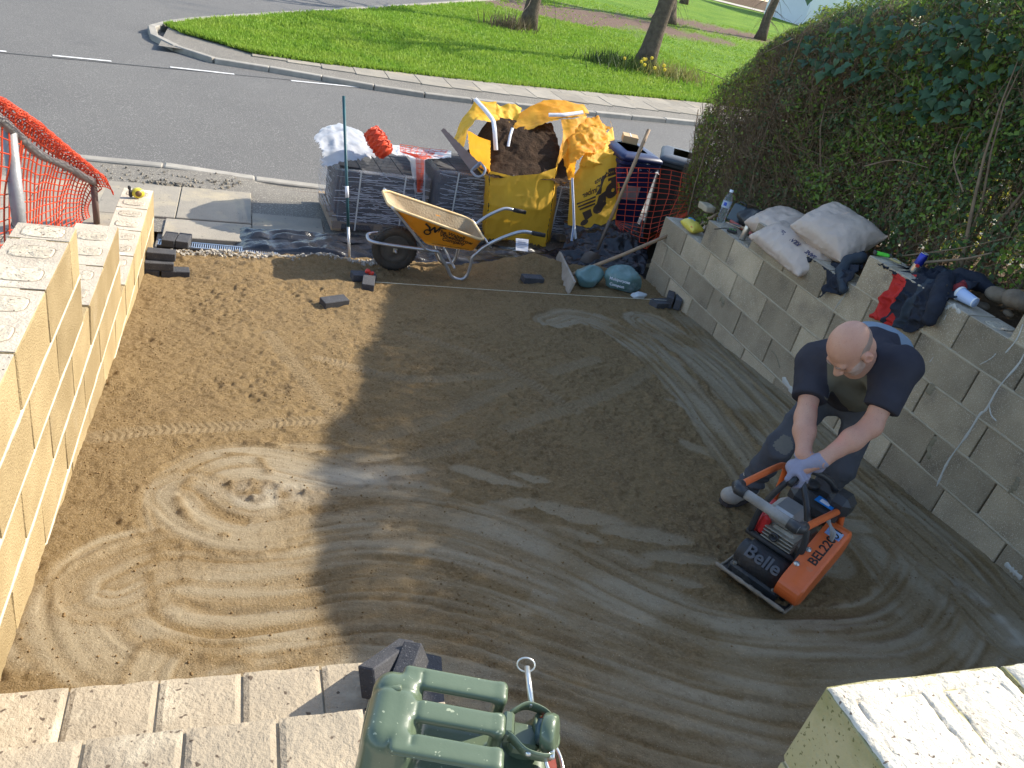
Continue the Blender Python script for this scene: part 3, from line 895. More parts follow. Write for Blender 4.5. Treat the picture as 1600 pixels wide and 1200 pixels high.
for q in [(1240, 208), (1090, 189.5), (900, 171), (700, 149), (560, 128), (450, 108), (345, 92), (300, 78), (262, 66), (243, 55), (235, 46), (240, 38), (262, 33), (330, 26), (450, 18), (600, 9), (740, 0), (900, -9)]:
    P = hitp(*q, lambda x, y: roadz(x) + .028 * np.maximum(0, y - 18.5) + .1)
    farpts.append((P[0], P[1], .10 + .028 * max(0, P[1] - 18.5)))
kerb_run('far_kerb', smooth_path(farpts, 70), .11)

# ---- near footway: slabs by the wall, tarmac crossover
sheet('near_footway', -9, 18, 7.0, near_y - .05, lambda X, Y: pavz(X) - .012 - .075 * sstep(8.2, 8.86, Y) * sstep(-.15, .5, X) * sstep(3.9, 3.2, X) + .006 * vn2(X, Y, .4, 3), M_path, 140, 24, kind='structure')
sheet('side_footway', -9, -.86, 2.5, 7.02, lambda X, Y: pavz(X) - .012 + .003 * vn2(X, Y, .4, 3), M_path, 30, 24, kind='structure')
sheet('threshold_ground', -.62, 4.4, 6.45, 7.1, lambda X, Y: pavz(X) - .035 + .012 * vn2(X, Y, .15, 3), M_path, 80, 20, kind='structure')
slab_root = bpy.data.objects.new('near_paving', None); COL.objects.link(slab_root); slab_root['kind'] = 'structure'; slab_root.location = (-2, 7.5, -.35)
SLABM = {}
def slab(root, x0, x1, y0, y1, zf, th=.05, gap=.008, m=None, jit=.004):
    key = (round(x1 - x0, 2), round(y1 - y0, 2), (m or M_slab).name)
    if key not in SLABM:
        SLABM[key] = MB().box((0, 0, 0), (key[0] - gap, key[1] - gap, th), b=.005).mesh('slab')
    ob = link('slab', SLABM[key], m or M_slab, root)
    cx, cy = (x0 + x1) / 2, (y0 + y1) / 2
    ob.location = Vector((cx, cy, float(zf(cx, cy)) - th / 2 + random.uniform(-jit, jit))) - root.location
    ob.rotation_euler = (random.uniform(-.004, .004), -math.atan(.03) + random.uniform(-.003, .003), 0)
    return ob
for j, (y0, y1) in enumerate([(4.2, 5.1), (5.1, 6.0), (6.0, 6.9), (6.9, 7.5), (7.5, 8.1)]):
    x = -4.1 + (.3 if j % 2 else 0)
    while x < -.9:
        x1 = min(x + .6, -.86) if y0 < 6.6 else x + .6
        if x1 - x > .2: slab(slab_root, x, x1, y0, y1, pavz)
        x += .6
for (x0, x1, y0, y1) in [(-.5, .16, 7.32, 8.2), (-1.16, -.5, 7.32, 8.2), (.16, .82, 7.0, 7.6), (-.58, .16, 6.86, 7.3)]:
    slab(slab_root, x0, x1, y0, y1, lambda x, y: pavz(x) + .006)
for x in np.arange(.17, 4.0, .9):
    slab(slab_root, x, x + .9, 7.0, 7.14, lambda x, y: pavz(x) + .012, m=M_kerb)
# broken tarmac rubble along the kerb
rb = MB(); rg = np.random.default_rng(8)
for k in range(200):
    x = rg.uniform(-1.6, .1); y = 8.45 + rg.normal(0, .12); s_ = rg.uniform(.006, .022)
    if rg.random() < .3: x = rg.normal(-.6, .12); y = 8.28 + rg.normal(0, .035); s_ *= 1.5
    rb.box((x, y, pavz(x) + s_ * .2 - .01), (s_ * rg.uniform(.8, 1.8), s_, s_ * .7), Euler(rg.uniform(0, 6, 3)).to_matrix())
rb.build('loose_rubble', mat('rubble', (.26, .225, .17), .95, col2=(.13, .115, .095), nsc=25, bump=.5), None, kind='stuff')

# ---- far footway slabs
def far_line(t):   # kerb position by x
    return np.interp(t, [p[0] for p in farpts[:8]][::-1], [p[1] for p in farpts[:8]][::-1])
fw = [(p[0], p[1]) for p in farpts]
FX, FT = np.meshgrid(np.linspace(-1.35, 22, 70), np.linspace(.03, 2.9, 14), indexing='ij')
FY = far_line(FX) + FT
addfast('far_footway', np.stack([FX, FY, roadz(FX) + .088 + .028 * np.maximum(0, FY - 18.5)], -1).reshape(-1, 3), gridfaces(70, 14), M_path, None, True, kind='structure')
far_root = bpy.data.objects.new('far_paving', None); COL.objects.link(far_root); far_root['kind'] = 'structure'; far_root.location = (6, 17, 0)
xs_ = np.arange(.2, 17.5, .62)
for x in xs_:
    ky = float(far_line(x + .3))
    for j in range(2):
        y0 = ky + .75 + j * .9
        ob = slab(far_root, x + .3 * j, x + .3 * j + .62, y0, y0 + .9, lambda x, y: roadz(x) + .108 + .028 * max(0, y - 18.5), th=.04)

# ---- the green: sloping grass, worn earth under the trees
grass_edge = [hitp(*q, parkz)[:2] for q in [(262, 38), (290, 52), (340, 66), (400, 84), (500, 98), (620, 112), (760, 128), (900, 141), (1110, 161), (1240, 178)]]
far_edge = [hitp(*q, parkz)[:2] for q in [(262, 36), (330, 29), (450, 21), (600, 12), (740, 3), (900, -6)]]
GEx = np.array([p[0] for p in grass_edge]); GEy = np.array([p[1] for p in grass_edge])
FEx = np.array([p[0] for p in far_edge]); FEy = np.array([p[1] for p in far_edge])
def grass_lim(x):
    lo = np.interp(x, GEx, GEy); lo = np.where(x > GEx[-1], GEy[-1] + (x - GEx[-1]) * .12, lo)
    hi = np.interp(x, FEx, FEy); hi = np.where(x > FEx[-1], FEy[-1] + (x - FEx[-1]) * 2.2, hi)
    return lo, np.minimum(hi, 74)
gx = np.concatenate([np.linspace(GEx[0] + .02, 14, 90), np.linspace(14.3, 75, 60)])
tv = np.linspace(0, 1, 80) ** 1.6
lo, hi = grass_lim(gx)
PX = np.repeat(gx[:, None], 80, 1); PY = lo[:, None] + (hi - lo)[:, None] * tv[None]
PZ = parkz(PX, PY) + .03 * vn2(PX, PY, 1.3, 4) + .02 * vn2(PX, PY, .5, 5)
def grass_ground():
    m = bpy.data.materials.new('lawn'); m.use_nodes = True
    N = m.node_tree.nodes; L = m.node_tree.links; b = N['Principled BSDF']
    tc = N.new('ShaderNodeTexCoord')
    def noise(sc, d=5):
        n = N.new('ShaderNodeTexNoise'); n.inputs['Scale'].default_value = sc; n.inputs['Detail'].default_value = d; L.new(tc.outputs['Object'], n.inputs['Vector']); return n.outputs['Fac']
    def mr(f, a, c):
        r = N.new('ShaderNodeMapRange'); r.inputs['From Min'].default_value = a; r.inputs['From Max'].default_value = c; L.new(f, r.inputs['Value']); return r.outputs[0]
    def mix(f, a, c):
        x = N.new('ShaderNodeMix'); x.data_type = 'RGBA'; L.new(f, x.inputs['Factor'])
        for sk, q in ((x.inputs['A'], a), (x.inputs['B'], c)):
            if hasattr(q, 'links'): L.new(q, sk)
            else: sk.default_value = (*q, 1)
        return x.outputs['Result']
    c = mix(mr(noise(.6), .35, .65), (.11, .21, .02), (.18, .28, .03))
    c = mix(mr(noise(9), .45, .7), c, (.07, .14, .015))
    a = N.new('ShaderNodeAttribute'); a.attribute_name = 'bare'
    c = mix(a.outputs['Fac'], c, (.17, .115, .085))
    L.new(c, b.inputs['Base Color']); b.inputs['Roughness'].default_value = .9; b.inputs['Specular IOR Level'].default_value = .1
    bp = N.new('ShaderNodeBump'); bp.inputs['Strength'].default_value = 1; bp.inputs['Distance'].default_value = .06
    L.new(noise(22, 6), bp.inputs['Height']); L.new(bp.outputs[0], b.inputs['Normal'])
    return m
M_lawn = grass_ground()
lawn = addfast('lawn', np.stack([PX, PY, PZ], -1).reshape(-1, 3), gridfaces(len(gx), 80), M_lawn, None, True, kind='structure')
bc = [(hitp(985, 34, parkz), 4.2, 3.0), (hitp(1110, 44, parkz), 4.5, 2.6), (hitp(880, 22, parkz), 4.5, 3.2), (hitp(1060, 52, parkz), 3.4, 1.6), (hitp(262, 33, parkz), .5, .5)]
def bare(X, Y):
    r = np.zeros_like(X)
    for c, sx, sy in bc:
        r = np.maximum(r, np.exp(-((X - c[0]) / sx) ** 2 - ((Y - c[1]) / sy) ** 2))
    return np.clip(sstep(.35, .65, r + .35 * vn2(X, Y, .9, 6) + .2 * vn2(X, Y, .3, 7)), 0, 1)
B_ = bare(PX, PY)
at = lawn.data.attributes.new('bare', 'FLOAT', 'POINT'); at.data.foreach_set('value', B_.ravel().astype(np.float32))
def grass_blades(n=46000):
    rg = np.random.default_rng(21)
    x = rg.uniform(GEx[0], 30, n * 3) ; x = np.where(rg.random(n * 3) < .55, rg.uniform(GEx[0], 14, n * 3), x)
    lo, hi = grass_lim(x); hi = np.minimum(hi, lo + 22)
    y = lo + (hi - lo) * rg.random(n * 3) ** 1.7
    keep = rg.random(n * 3) > bare(x, y) * .93
    x, y = x[keep][:n], y[keep][:n]
    n = len(x)
    z = parkz(x, y) + .03 * vn2(x, y, 1.3, 4) + .02 * vn2(x, y, .5, 5) - .005
    hgt = (.05 + .05 * rg.random(n)) * (1 + .8 * np.clip(vn2(x, y, .6, 8), 0, 1)); V = []
    P0 = np.stack([x, y, z], -1)
    for k in range(3):
        a = rg.uniform(0, 6.28, n); wd = .012 + .012 * rg.random(n); ln = rg.normal(0, .035, (n, 2))
        o = rg.normal(0, .03, (n, 2))
        A = P0 + np.stack([o[:, 0] + np.cos(a) * wd, o[:, 1] + np.sin(a) * wd, 0 * a], -1)
        B = P0 + np.stack([o[:, 0] - np.cos(a) * wd, o[:, 1] - np.sin(a) * wd, 0 * a], -1)
        T = P0 + np.stack([o[:, 0] + ln[:, 0], o[:, 1] + ln[:, 1], hgt * rg.uniform(.6, 1.1, n)], -1)
        V.append(np.stack([A, B, T], 1))
    V = np.concatenate(V).reshape(-1, 3)
    return V, np.arange(len(V)).reshape(-1, 3)
M_blade = mat('grass_blade', (.19, .33, .03), .6, col2=(.28, .38, .05), nsc=.9, transl=.35, spec=.3)
V, F = grass_blades()
addfast('grass', V, F, M_blade, None, False, label='short bright green grass covering the roadside green', category='grass', kind='stuff')
sheet('park_path', 20, 70, 68, 72, lambda X, Y: parkz(X, Y) + .05, mat('pale_path', (.42, .37, .31), .9, col2=(.36, .32, .27)), 20, 8, kind='structure')

# ---- bare trees
M_bark = mat('grey_brown_bark', (.145, .115, .085), .95, col2=(.085, .065, .05), nsc=9, bump=1, bsc=22, bdist=.03, spec=.1)
M_twig = mat('bare_twig', (.17, .13, .10), .9, col2=(.11, .085, .065), nsc=6)
def limb(m, p, d, r, L_, lev, rg, maxlev, twigs):
    n = 6; pts = [Vector(p)]; rad = [r]
    d = Vector(d).normalized()
    for i in range(n):
        d = (d + Vector(rg.normal(0, .13 + .03 * lev, 3)) + Vector((0, 0, .05))).normalized()
        pts.append(pts[-1] + d * (L_ / n)); rad.append(r * (1 - .62 * (i + 1) / n))
    (m if lev < 2 else twigs).tube(pts, rad, 8 if lev == 0 else (5 if lev < 2 else 3))
    if lev < maxlev:
        for k in range([5, 5, 4, 3][lev]):
            t = rg.uniform(.35, 1.0); i = min(n - 1, int(t * n))
            q = pts[i].lerp(pts[i + 1], t * n - i) if i < n else pts[-1]
            a = rg.uniform(0, 6.28); side = d.orthogonal().normalized(); side = Matrix.Rotation(a, 3, d) @ side
            limb(m, q, d * .75 + side * rg.uniform(.6, 1.1) + Vector((0, 0, .1)), rad[i] * rg.uniform(.45, .65), L_ * rg.uniform(.45, .7), lev + 1, rg, maxlev, twigs)
def tree(px, py, dia, Hh, lean, label, seed, droop=0):
    rg = np.random.default_rng(seed)
    P = hitp(px, py, parkz); P[2] -= .05
    root = thing('bare_tree', label, 'tree', tuple(P), world=True, group='bare trees on the green')
    m = MB(); tw = MB()
    # trunk with root flare
    top = Vector((P[0] + lean[0] * Hh * .5, P[1] + lean[1] * Hh * .5, P[2] + Hh * .5))
    pts = [Vector(P).lerp(top, t) + Vector((*(rg.normal(0, .02, 2) * (t > 0)), 0)) for t in np.linspace(0, 1, 9)]
    r0 = dia / 2
    m.tube(pts, [r0 * 1.5, r0 * 1.12] + [r0 * (1 - .35 * t) for t in np.linspace(.1, 1, 7)], 14)
    d = (top - Vector(P)).normalized()
    for k in range(5):
        a = k * 1.3 + rg.uniform(0, .6); i = rg.integers(5, 9)
        limb(m, pts[i], d + Vector((math.cos(a), math.sin(a), .25)) * .8, r0 * rg.uniform(.4, .6), Hh * rg.uniform(.28, .42), 1, rg, 3, tw)
    for k in range(int(droop)):
        a = rg.uniform(0, 6.28); q = pts[rg.integers(2, 5)]
        dd = Vector((math.cos(a), math.sin(a), rg.uniform(-.3, .5)))
        pp = [q]; 
        for j in range(6):
            dd = (dd + Vector((0, 0, -.25)) + Vector(rg.normal(0, .15, 3))).normalized(); pp.append(pp[-1] + dd * .3)
        tw.tube(pp, [.014 * (1 - .8 * j / 6) for j in range(7)], 3)
    m.build('trunk', M_bark, root, True); tw.build('crown', M_twig, root, False)
    return P
T1 = tree(1004, 106, .50, 9, (.075, -.02), 'leaning bare tree on the green with flowering weeds at its foot', 31)
T2 = tree(824, 46, .46, 9, (.02, 0), 'bare tree trunk near the top centre of the green', 32, droop=6)
T3 = tree(1187, 62, .46, 8, (.05, 0), 'dark bare tree on the green just left of the hedge', 33, droop=26)
T4 = tree(1037, 34, .9, 8, (-.12, 0), 'stubby bushy trunk behind the leaning tree', 34, droop=20)
T5 = tree(1068, 6, .45, 8, (.03, 0), 'farthest small tree trunk at the top edge of the green', 35)
# weeds and daffodils round the leaning tree
def tuft(name, label, cat, c, n, h, spread, m, rg, m2=None, parent=None, wd=.02, fl=None):
    V = []; root = parent
    x = c[0] + rg.normal(0, spread, n); y = c[1] + rg.normal(0, spread * .8, n); z = parkz(x, y)
    a = rg.uniform(0, 6.28, n); l = rg.uniform(.3, 1, n) * h
    A = np.stack([x + np.cos(a) * wd, y + np.sin(a) * wd, z], -1); B = np.stack([x - np.cos(a) * wd, y - np.sin(a) * wd, z], -1)
    T = np.stack([x + rg.normal(0, .4, n) * l, y + rg.normal(0, .4, n) * l, z + l], -1)
    V = np.stack([A, B, T], 1).reshape(-1, 3)
    return V, np.arange(len(V)).reshape(-1, 3)
rg = np.random.default_rng(4)
for (px, py, n, h, sp, lab, mcol) in [(1040, 118, 500, .45, .55, 'straggly pale weeds in front of the leaning tree', (.28, .26, .08)), (965, 104, 500, .5, .5, 'dark green weeds left of the leaning tree', (.06, .10, .02)), (795, 44, 300, .6, .4, 'dry twiggy shoots beside the centre tree', (.16, .13, .07))]:
    P = hitp(px, py, parkz); V, F = tuft('', '', '', P, n, h, sp, None, rg)
    addfast('weeds', V, F, mat('weed_leaf_%d' % px, mcol, .7, col2=tuple(q * .6 for q in mcol), nsc=8, transl=.3), None, False, label=lab, category='weeds')
M_dst = mat('daffodil_stem', (.1, .2, .03)); M_dpt = mat('daffodil_petal', (.8, .55, .03), .5)
P = hitp(1000, 112, parkz)
for k in range(9):
    x = P[0] + rg.normal(0, .5); y = P[1] - .3 + rg.normal(0, .3); h = rg.uniform(.22, .4); z = float(parkz(x, y))
    df = thing('daffodil', 'yellow daffodil flowering at the foot of the leaning tree', 'flower', (x, y, z), group='daffodils by the leaning tree')
    MB().tube([(0, 0, -.02), (0, 0, h)], .006, 3).build('stem', M_dst, df)
    MB().lathe([(.001, 0), (.05, .01), (.02, .04), (.03, .07)], 8, Matrix.Translation((0, 0, h)) @ Matrix.Rotation(1.2, 4, 'X')).build('bloom', M_dpt, df)
# far pale house behind the hedge top
def house():
    c = ony(1352, -20, 60)
    x0 = c[0]; z0 = float(parkz(x0, 62)) - .5
    root = thing('white_house', 'pale rendered house just visible over the top of the hedge', 'house', (x0, 63, z0), world=True)
    MB().box((x0, 63, z0 + 3.2), (9, 6, 6.4)).build('wall', mat('white_render', (.72, .74, .78), .9, col2=(.66, .68, .72), nsc=1), root)
    m = MB().prism([(-4.9, 0), (4.9, 0), (0, 2.6)], -3.3, 3.3, Matrix.Translation((x0, 63, z0 + 6.42)) @ Matrix.Rotation(math.pi / 2, 4, 'X')); m.build('roof', mat('roof_tile', (.16, .09, .07), .9), root)
    for dx in (-2.6, .2, 2.8):
        for dz in (1.6, 4.4):
            wv = MB().box((x0 + dx, 59.98, z0 + dz), (1.3, .06, 1.2)).build('window', mat('window_glass', (.05, .06, .08), .1), root)
            MB().box((x0 + dx, 59.93, z0 + dz - .66), (1.5, .14, .08)).build('sill', MATS['white_render'], wv)
    MB().tube([(x0 + 1.5, 59.9, z0), (x0 + 1.5, 59.9, z0 + 6.4)], .05, 8).build('downpipe', M_kerb, root)
house()

# ================================================================== planting bed and overgrown hedge
def bedz(X, Y):
    t = np.interp(Y, [-1, 2.7, 2.72, 3.8, 3.85, 5.0, 5.05, 5.65, 5.7, 6.35, 6.9, 7.6, 8.3], [1.42, 1.36, 1.17, 1.14, .95, .92, .73, .70, .50, .46, .20, -.12, -.2])
    return t + .06 * np.clip((X - 4.1) / 1.2, 0, 1) - .9 * sstep(6.3, 7.4, X)
sheet('planting_bed', 4.055, 9.5, 1.0, 8.2, lambda X, Y: bedz(X, Y) + .05 * vn2(X, Y, .22, 5) + .03 * vn2(X, Y, .08, 6), M_earth, 90, 130, kind='structure')
HY = [0.6, 2.4, 3.3, 4.1, 4.7, 5.4, 6.0, 6.5, 6.8, 7.0, 7.2, 7.4]
HT = [3.70, 3.62, 3.50, 3.36, 3.08, 2.86, 2.72, 2.50, 2.25, 2.0, 1.65, 1.1]
def hedge_top(y): return np.interp(y, HY, HT)
def hedge_front(y, z): # nearest x of the foliage
    return 4.30 + .16 * vn2(y, z, .5, 3) + .10 * vn2(y, z, .2, 4) + .45 * sstep(.55, 0, hedge_top(y) - z) ** 2 + .25 * sstep(6.9, 7.4, y)
def leaf_geo(P, Nn, size, rg, fold=.25, asp=.55):
    """rhombic folded leaves: 4 verts, quad each"""
    n = len(P)
    Nn = Nn / np.linalg.norm(Nn, axis=1, keepdims=True)
    t = rg.normal(0, 1, (n, 3)); t -= (t * Nn).sum(1, keepdims=True) * Nn; t /= np.linalg.norm(t, axis=1, keepdims=True)
    b = np.cross(Nn, t)
    s_ = size[:, None]
    V = np.stack([P - t * s_ * .5, P + b * s_ * asp * .5 + Nn * s_ * fold * .3 - t * s_ * .05, P + t * s_ * .5, P - b * s_ * asp * .5 + Nn * s_ * fold * .3 - t * s_ * .05], 1).reshape(-1, 3)
    return V, np.arange(len(V)).reshape(-1, 4)
hedge = thing('overgrown_hedge', 'tall overgrown privet hedge with ivy above the grey block wall', 'hedge', (5.0, 4.5, .6), world=True)
def browny(y, z):  # how bare a part of the hedge face is
    b = np.exp(-((y - 6.2) / .70) ** 2 - ((z - 1.40) / .66) ** 2)
    b = np.maximum(b, .55 * sstep(.75, .25, z - bedz(5.0 + 0 * y, y)))
    return b
def hedge_leaves():
    rg = np.random.default_rng(77)
    out = {0: [], 1: [], 2: []}
    n = 215000
    y = rg.uniform(.6, 7.42, n); top = hedge_top(y) + .10 * vn2(y, y * 0, .35, 8) + .06 * vn2(y, y * 0, .12, 9)
    z0 = bedz(np.full(n, 5.0), y) + .05
    q = rg.random(n)
    z = np.where(rg.random(n) < .30, top - np.abs(rg.normal(0, .12, n)), z0 + (top - z0) * q)
    fx = hedge_front(y, z)
    dep = np.where(rg.random(n) < .62, np.abs(rg.normal(0, .10, n)), rg.uniform(0, 1.8, n))
    x = fx + dep
    x = np.where(rg.random(n) < .12, fx + 1.5 - np.abs(rg.normal(0, .1, n)), x)
    istop = top - z < .16
    x = np.where(istop, fx + rg.random(n) * 1.4, x)
    # clumps and gaps
    P = np.stack([x, y, z], -1)
    cl = vn3(P, .22, 1) + .6 * vn3(P, .10, 2)
    br = browny(y, z)
    keep = (rg.random(n) < (1 - .86 * br) * np.clip(.72 + 1.4 * cl, .06, 1)) | (istop & (rg.random(n) < .8))
    keep &= z < top + .05
    keep &= rg.random(n) > .62 * np.exp(-((y - 4.6) / .75) ** 2 - ((z - 1.55) / .26) ** 2) * (vn3(np.stack([x * 0, y, z], -1), .16, 21) > -.08)
    P = P[keep]; m = len(P); istop = istop[keep]
    # outward normals
    Nn = np.stack([-np.ones(m), rg.normal(0, .5, m) + .9 * (P[:, 1] > 6.9), .55 + rg.normal(0, .6, m)], -1) + rg.normal(0, .55, (m, 3))
    Nn[istop, 2] += 1.2
    size = rg.uniform(.022, .045, m) * (1 + .5 * (rg.random(m) < .15))
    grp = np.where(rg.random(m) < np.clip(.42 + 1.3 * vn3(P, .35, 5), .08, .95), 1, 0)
    grp = np.where(istop & (rg.random(m) < .6), 2, grp)  # top and far-end leaves: young green with sunlight put into the tone
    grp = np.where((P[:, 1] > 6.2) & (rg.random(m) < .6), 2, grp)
    for g in (0, 1, 2):
        k = grp == g
        out[g] = leaf_geo(P[k], Nn[k], size[k], rg)
    return out
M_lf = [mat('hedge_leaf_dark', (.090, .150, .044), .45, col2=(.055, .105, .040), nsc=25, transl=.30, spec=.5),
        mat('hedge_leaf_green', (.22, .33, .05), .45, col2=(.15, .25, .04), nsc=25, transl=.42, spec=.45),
        mat('hedge_leaf_young_sunlit', (.30, .36, .05), .5, col2=(.20, .28, .04), nsc=25, transl=.42, spec=.4)]
LV = hedge_leaves()
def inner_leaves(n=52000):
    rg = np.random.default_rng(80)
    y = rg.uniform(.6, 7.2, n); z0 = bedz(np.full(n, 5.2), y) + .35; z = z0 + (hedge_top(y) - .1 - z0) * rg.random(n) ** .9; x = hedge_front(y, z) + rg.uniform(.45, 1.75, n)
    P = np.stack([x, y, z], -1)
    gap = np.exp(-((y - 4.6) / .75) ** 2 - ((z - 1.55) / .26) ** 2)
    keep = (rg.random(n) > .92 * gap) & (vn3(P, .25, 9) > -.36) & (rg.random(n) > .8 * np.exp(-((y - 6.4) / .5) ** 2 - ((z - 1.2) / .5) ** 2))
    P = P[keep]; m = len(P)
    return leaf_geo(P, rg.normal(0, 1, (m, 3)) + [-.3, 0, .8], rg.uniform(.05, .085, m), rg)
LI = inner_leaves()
for g, nm in ((0, 'dark_foliage'), (1, 'green_foliage'), (2, 'young_sunlit_foliage')):
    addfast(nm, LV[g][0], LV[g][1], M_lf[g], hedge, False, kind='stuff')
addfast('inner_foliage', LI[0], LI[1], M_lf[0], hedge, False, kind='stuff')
M_stem = mat('hedge_stem', (.26, .19, .12), .9, col2=(.15, .105, .07), nsc=14, bump=.4, bsc=60)
M_twg = mat('hedge_twig', (.23, .165, .095), .9, col2=(.14, .095, .058), nsc=12)
def sticks(A, B, ra, rb, bend, rg, n=3, seg=3):
    """many thin tapered sticks with a bend; numpy tubes of `n` sides"""
    m = len(A); ts = np.linspace(0, 1, seg + 1)
    D = B - A; L_ = np.linalg.norm(D, axis=1, keepdims=True); D = D / L_
    u = np.cross(D, rg.normal(0, 1, (m, 3))); u /= np.linalg.norm(u, axis=1, keepdims=True); v = np.cross(D, u)
    rings = []
    for t in ts:
        c = A + (B - A) * t + u * bend[:, None] * math.sin(math.pi * t) + v * (bend * .5)[:, None] * math.sin(2 * math.pi * t)
        r = (ra + (rb - ra) * t)[:, None]
        rings.append(np.stack([c + u * r * math.cos(2 * math.pi * k / n) + v * r * math.sin(2 * math.pi * k / n) for k in range(n)], 1))
    V = np.stack(rings, 1)  # m, seg+1, n, 3
    base = np.arange(m)[:, None] * (seg + 1) * n
    F = []
    for i in range(seg):
        for k in range(n):
            l = (k + 1) % n
            F.append(base + np.array([[i * n + k, i * n + l, (i + 1) * n + l, (i + 1) * n + k]]))
    return V.reshape(-1, 3), np.concatenate(F)
def hedge_wood():
    rg = np.random.default_rng(78)
    n = 300
    y = rg.uniform(1.2, 7.2, n); x = rg.uniform(4.4, 5.7, n); z = bedz(x, y) - .05
    A = np.stack([x, y, z], -1); tp = hedge_top(y) - rg.uniform(.28, 1.0, n)
    B = np.stack([x + rg.normal(0, .18, n), y + rg.normal(0, .22, n), np.maximum(tp, z + .4)], -1)
    V, F = sticks(A, B, rg.uniform(.006, .018, n), rg.uniform(.002, .005, n), rg.normal(0, .07, n), rg, 5, 5)
    addfast('stems', V, F, M_stem, hedge, True, kind='stuff')
    n = 22000
    y = np.where(rg.random(n) < .55, rg.normal(6.1, .7, n), rg.uniform(1.5, 7.3, n)); y = np.clip(y, 1.2, 7.35)
    z0 = bedz(np.full(n, 5.0), y); tp = hedge_top(y)
    z = z0 + .1 + (tp - z0 - .42) * rg.random(n)
    x = hedge_front(y, z) + np.where(rg.random(n) < .6, np.abs(rg.normal(0.02, .18, n)), rg.uniform(.1, 1.4, n))
    d = np.stack([rg.normal(-.35, .5, n), rg.normal(0, .6, n), rg.normal(.45, .5, n)], -1); d /= np.linalg.norm(d, axis=1, keepdims=True)
    L_ = rg.uniform(.08, .34, n)[:, None]
    A = np.stack([x, y, z], -1); B = A + d * L_
    lim = hedge_front(B[:, 1], B[:, 2]) - .05
    B[:, 0] = np.maximum(B[:, 0], lim)
    V, F = sticks(A, B, rg.uniform(.0015, .0035, n), np.full(n, .0008), rg.normal(0, .025, n), rg, 3, 2)
    addfast('twigs', V, F, M_twg, hedge, False, kind='stuff')
    # long stray shoots sticking out of the face and the far end
    for pts in [[(1118, 225), (1140, 165), (1165, 118)], [(1145, 215), (1150, 175), (1128, 150)], [(1195, 145), (1150, 132), (1118, 118), (1090, 108)], [(1240, 60), (1210, 75), (1170, 95)], [(1505, 300), (1490, 250), (1505, 205)], [(1350, 260), (1400, 250), (1450, 262)],
                [(1262, 330), (1268, 250), (1285, 180), (1330, 150)], [(1224, 330), (1226, 240), (1235, 190)], [(1175, 290), (1215, 250), (1240, 215)], [(1410, 400), (1500, 388), (1580, 370)]]:
        P = [ony(px, py, 6.9 if px < 1200 else (6.1 if px < 1300 else 4.7)) for px, py in pts]
        if pts[0][0] >= 1300: P = [onx(px, py, 4.22) for px, py in pts]
        MB().tube(smooth_path(P, 10), list(np.linspace(.006, .0022, 10)), 5).build('shoot', M_stem, hedge, True)
hedge_wood()
# ivy: large lobed leaves hanging over the front, each one its own piece
def ivy_mesh(k):
    rg = np.random.default_rng(k)
    out = [(0, 0), (.30, -.22), (.52, .05), (.42, .35), (.26, .52), (0, 1.0), (-.26, .52), (-.42, .35), (-.52, .05), (-.30, -.22)]
    V = [(0, .25, .03)] + [(x * rg.uniform(.9, 1.1), y * rg.uniform(.92, 1.08), -.10 * abs(x) - .18 * y * y + rg.normal(0, .01)) for x, y in out]
    m = MB().add(V, [(0, i + 1, (i + 1) % 10 + 1) for i in range(10)])
    me = m.mesh('leaf', True); me.materials.append(M_ivy); return me
M_ivy = mat('ivy_leaf', (.045, .10, .042), .48, col2=(.05, .10, .05), nsc=3, rnd=.35, spec=.35, transl=.2)
ivy = thing('ivy', 'dark glossy ivy trailing over the upper face of the hedge', 'ivy', (4.3, 4.6, 1.9), world=True)
IV = [ivy_mesh(k) for k in range(4)]
rg = np.random.default_rng(9)
k = 0
while k < 290:
    r_ = rg.random()
    if r_ < .5: px, py = rg.normal(1465, 80), rg.normal(58, 26)
    elif r_ < .72: px, py = rg.normal(1310, 42), rg.normal(82, 24)
    elif r_ < .9: px, py = rg.normal(1462, 28), rg.normal(140, 24)
    else: px, py = rg.uniform(1330, 1590), rg.uniform(20, 220)
    if not (1215 < px < 1640): continue
    P = onx(px, py, 4.4)
    if P[2] > hedge_top(P[1]) + .05: continue
    P[0] = hedge_front(P[1], P[2]) - rg.uniform(.02, .09); P = onx(px, py, P[0])
    ob = link('leaf', IV[rg.integers(4)], M_ivy, ivy)
    d = Vector((-.62 + rg.normal(0, .25), -.45 + rg.normal(0, .35), .62 + rg.normal(0, .3))).normalized()
    q = d.to_track_quat('Z', 'Y').to_matrix()
    dn = Vector((0, 0, -1)) - d * (-d.z); dn.normalize()
    xa = dn.cross(d); Mx = Matrix((xa, dn, d)).transposed() @ Matrix.Rotation(rg.normal(0, .5), 3, 'Z')
    sc = rg.uniform(.040, .075)
    ob.matrix_local = Matrix.Translation(Vector(P) - Vector(ivy.location)) @ Mx.to_4x4() @ Matrix.Scale(sc, 4)
    k += 1
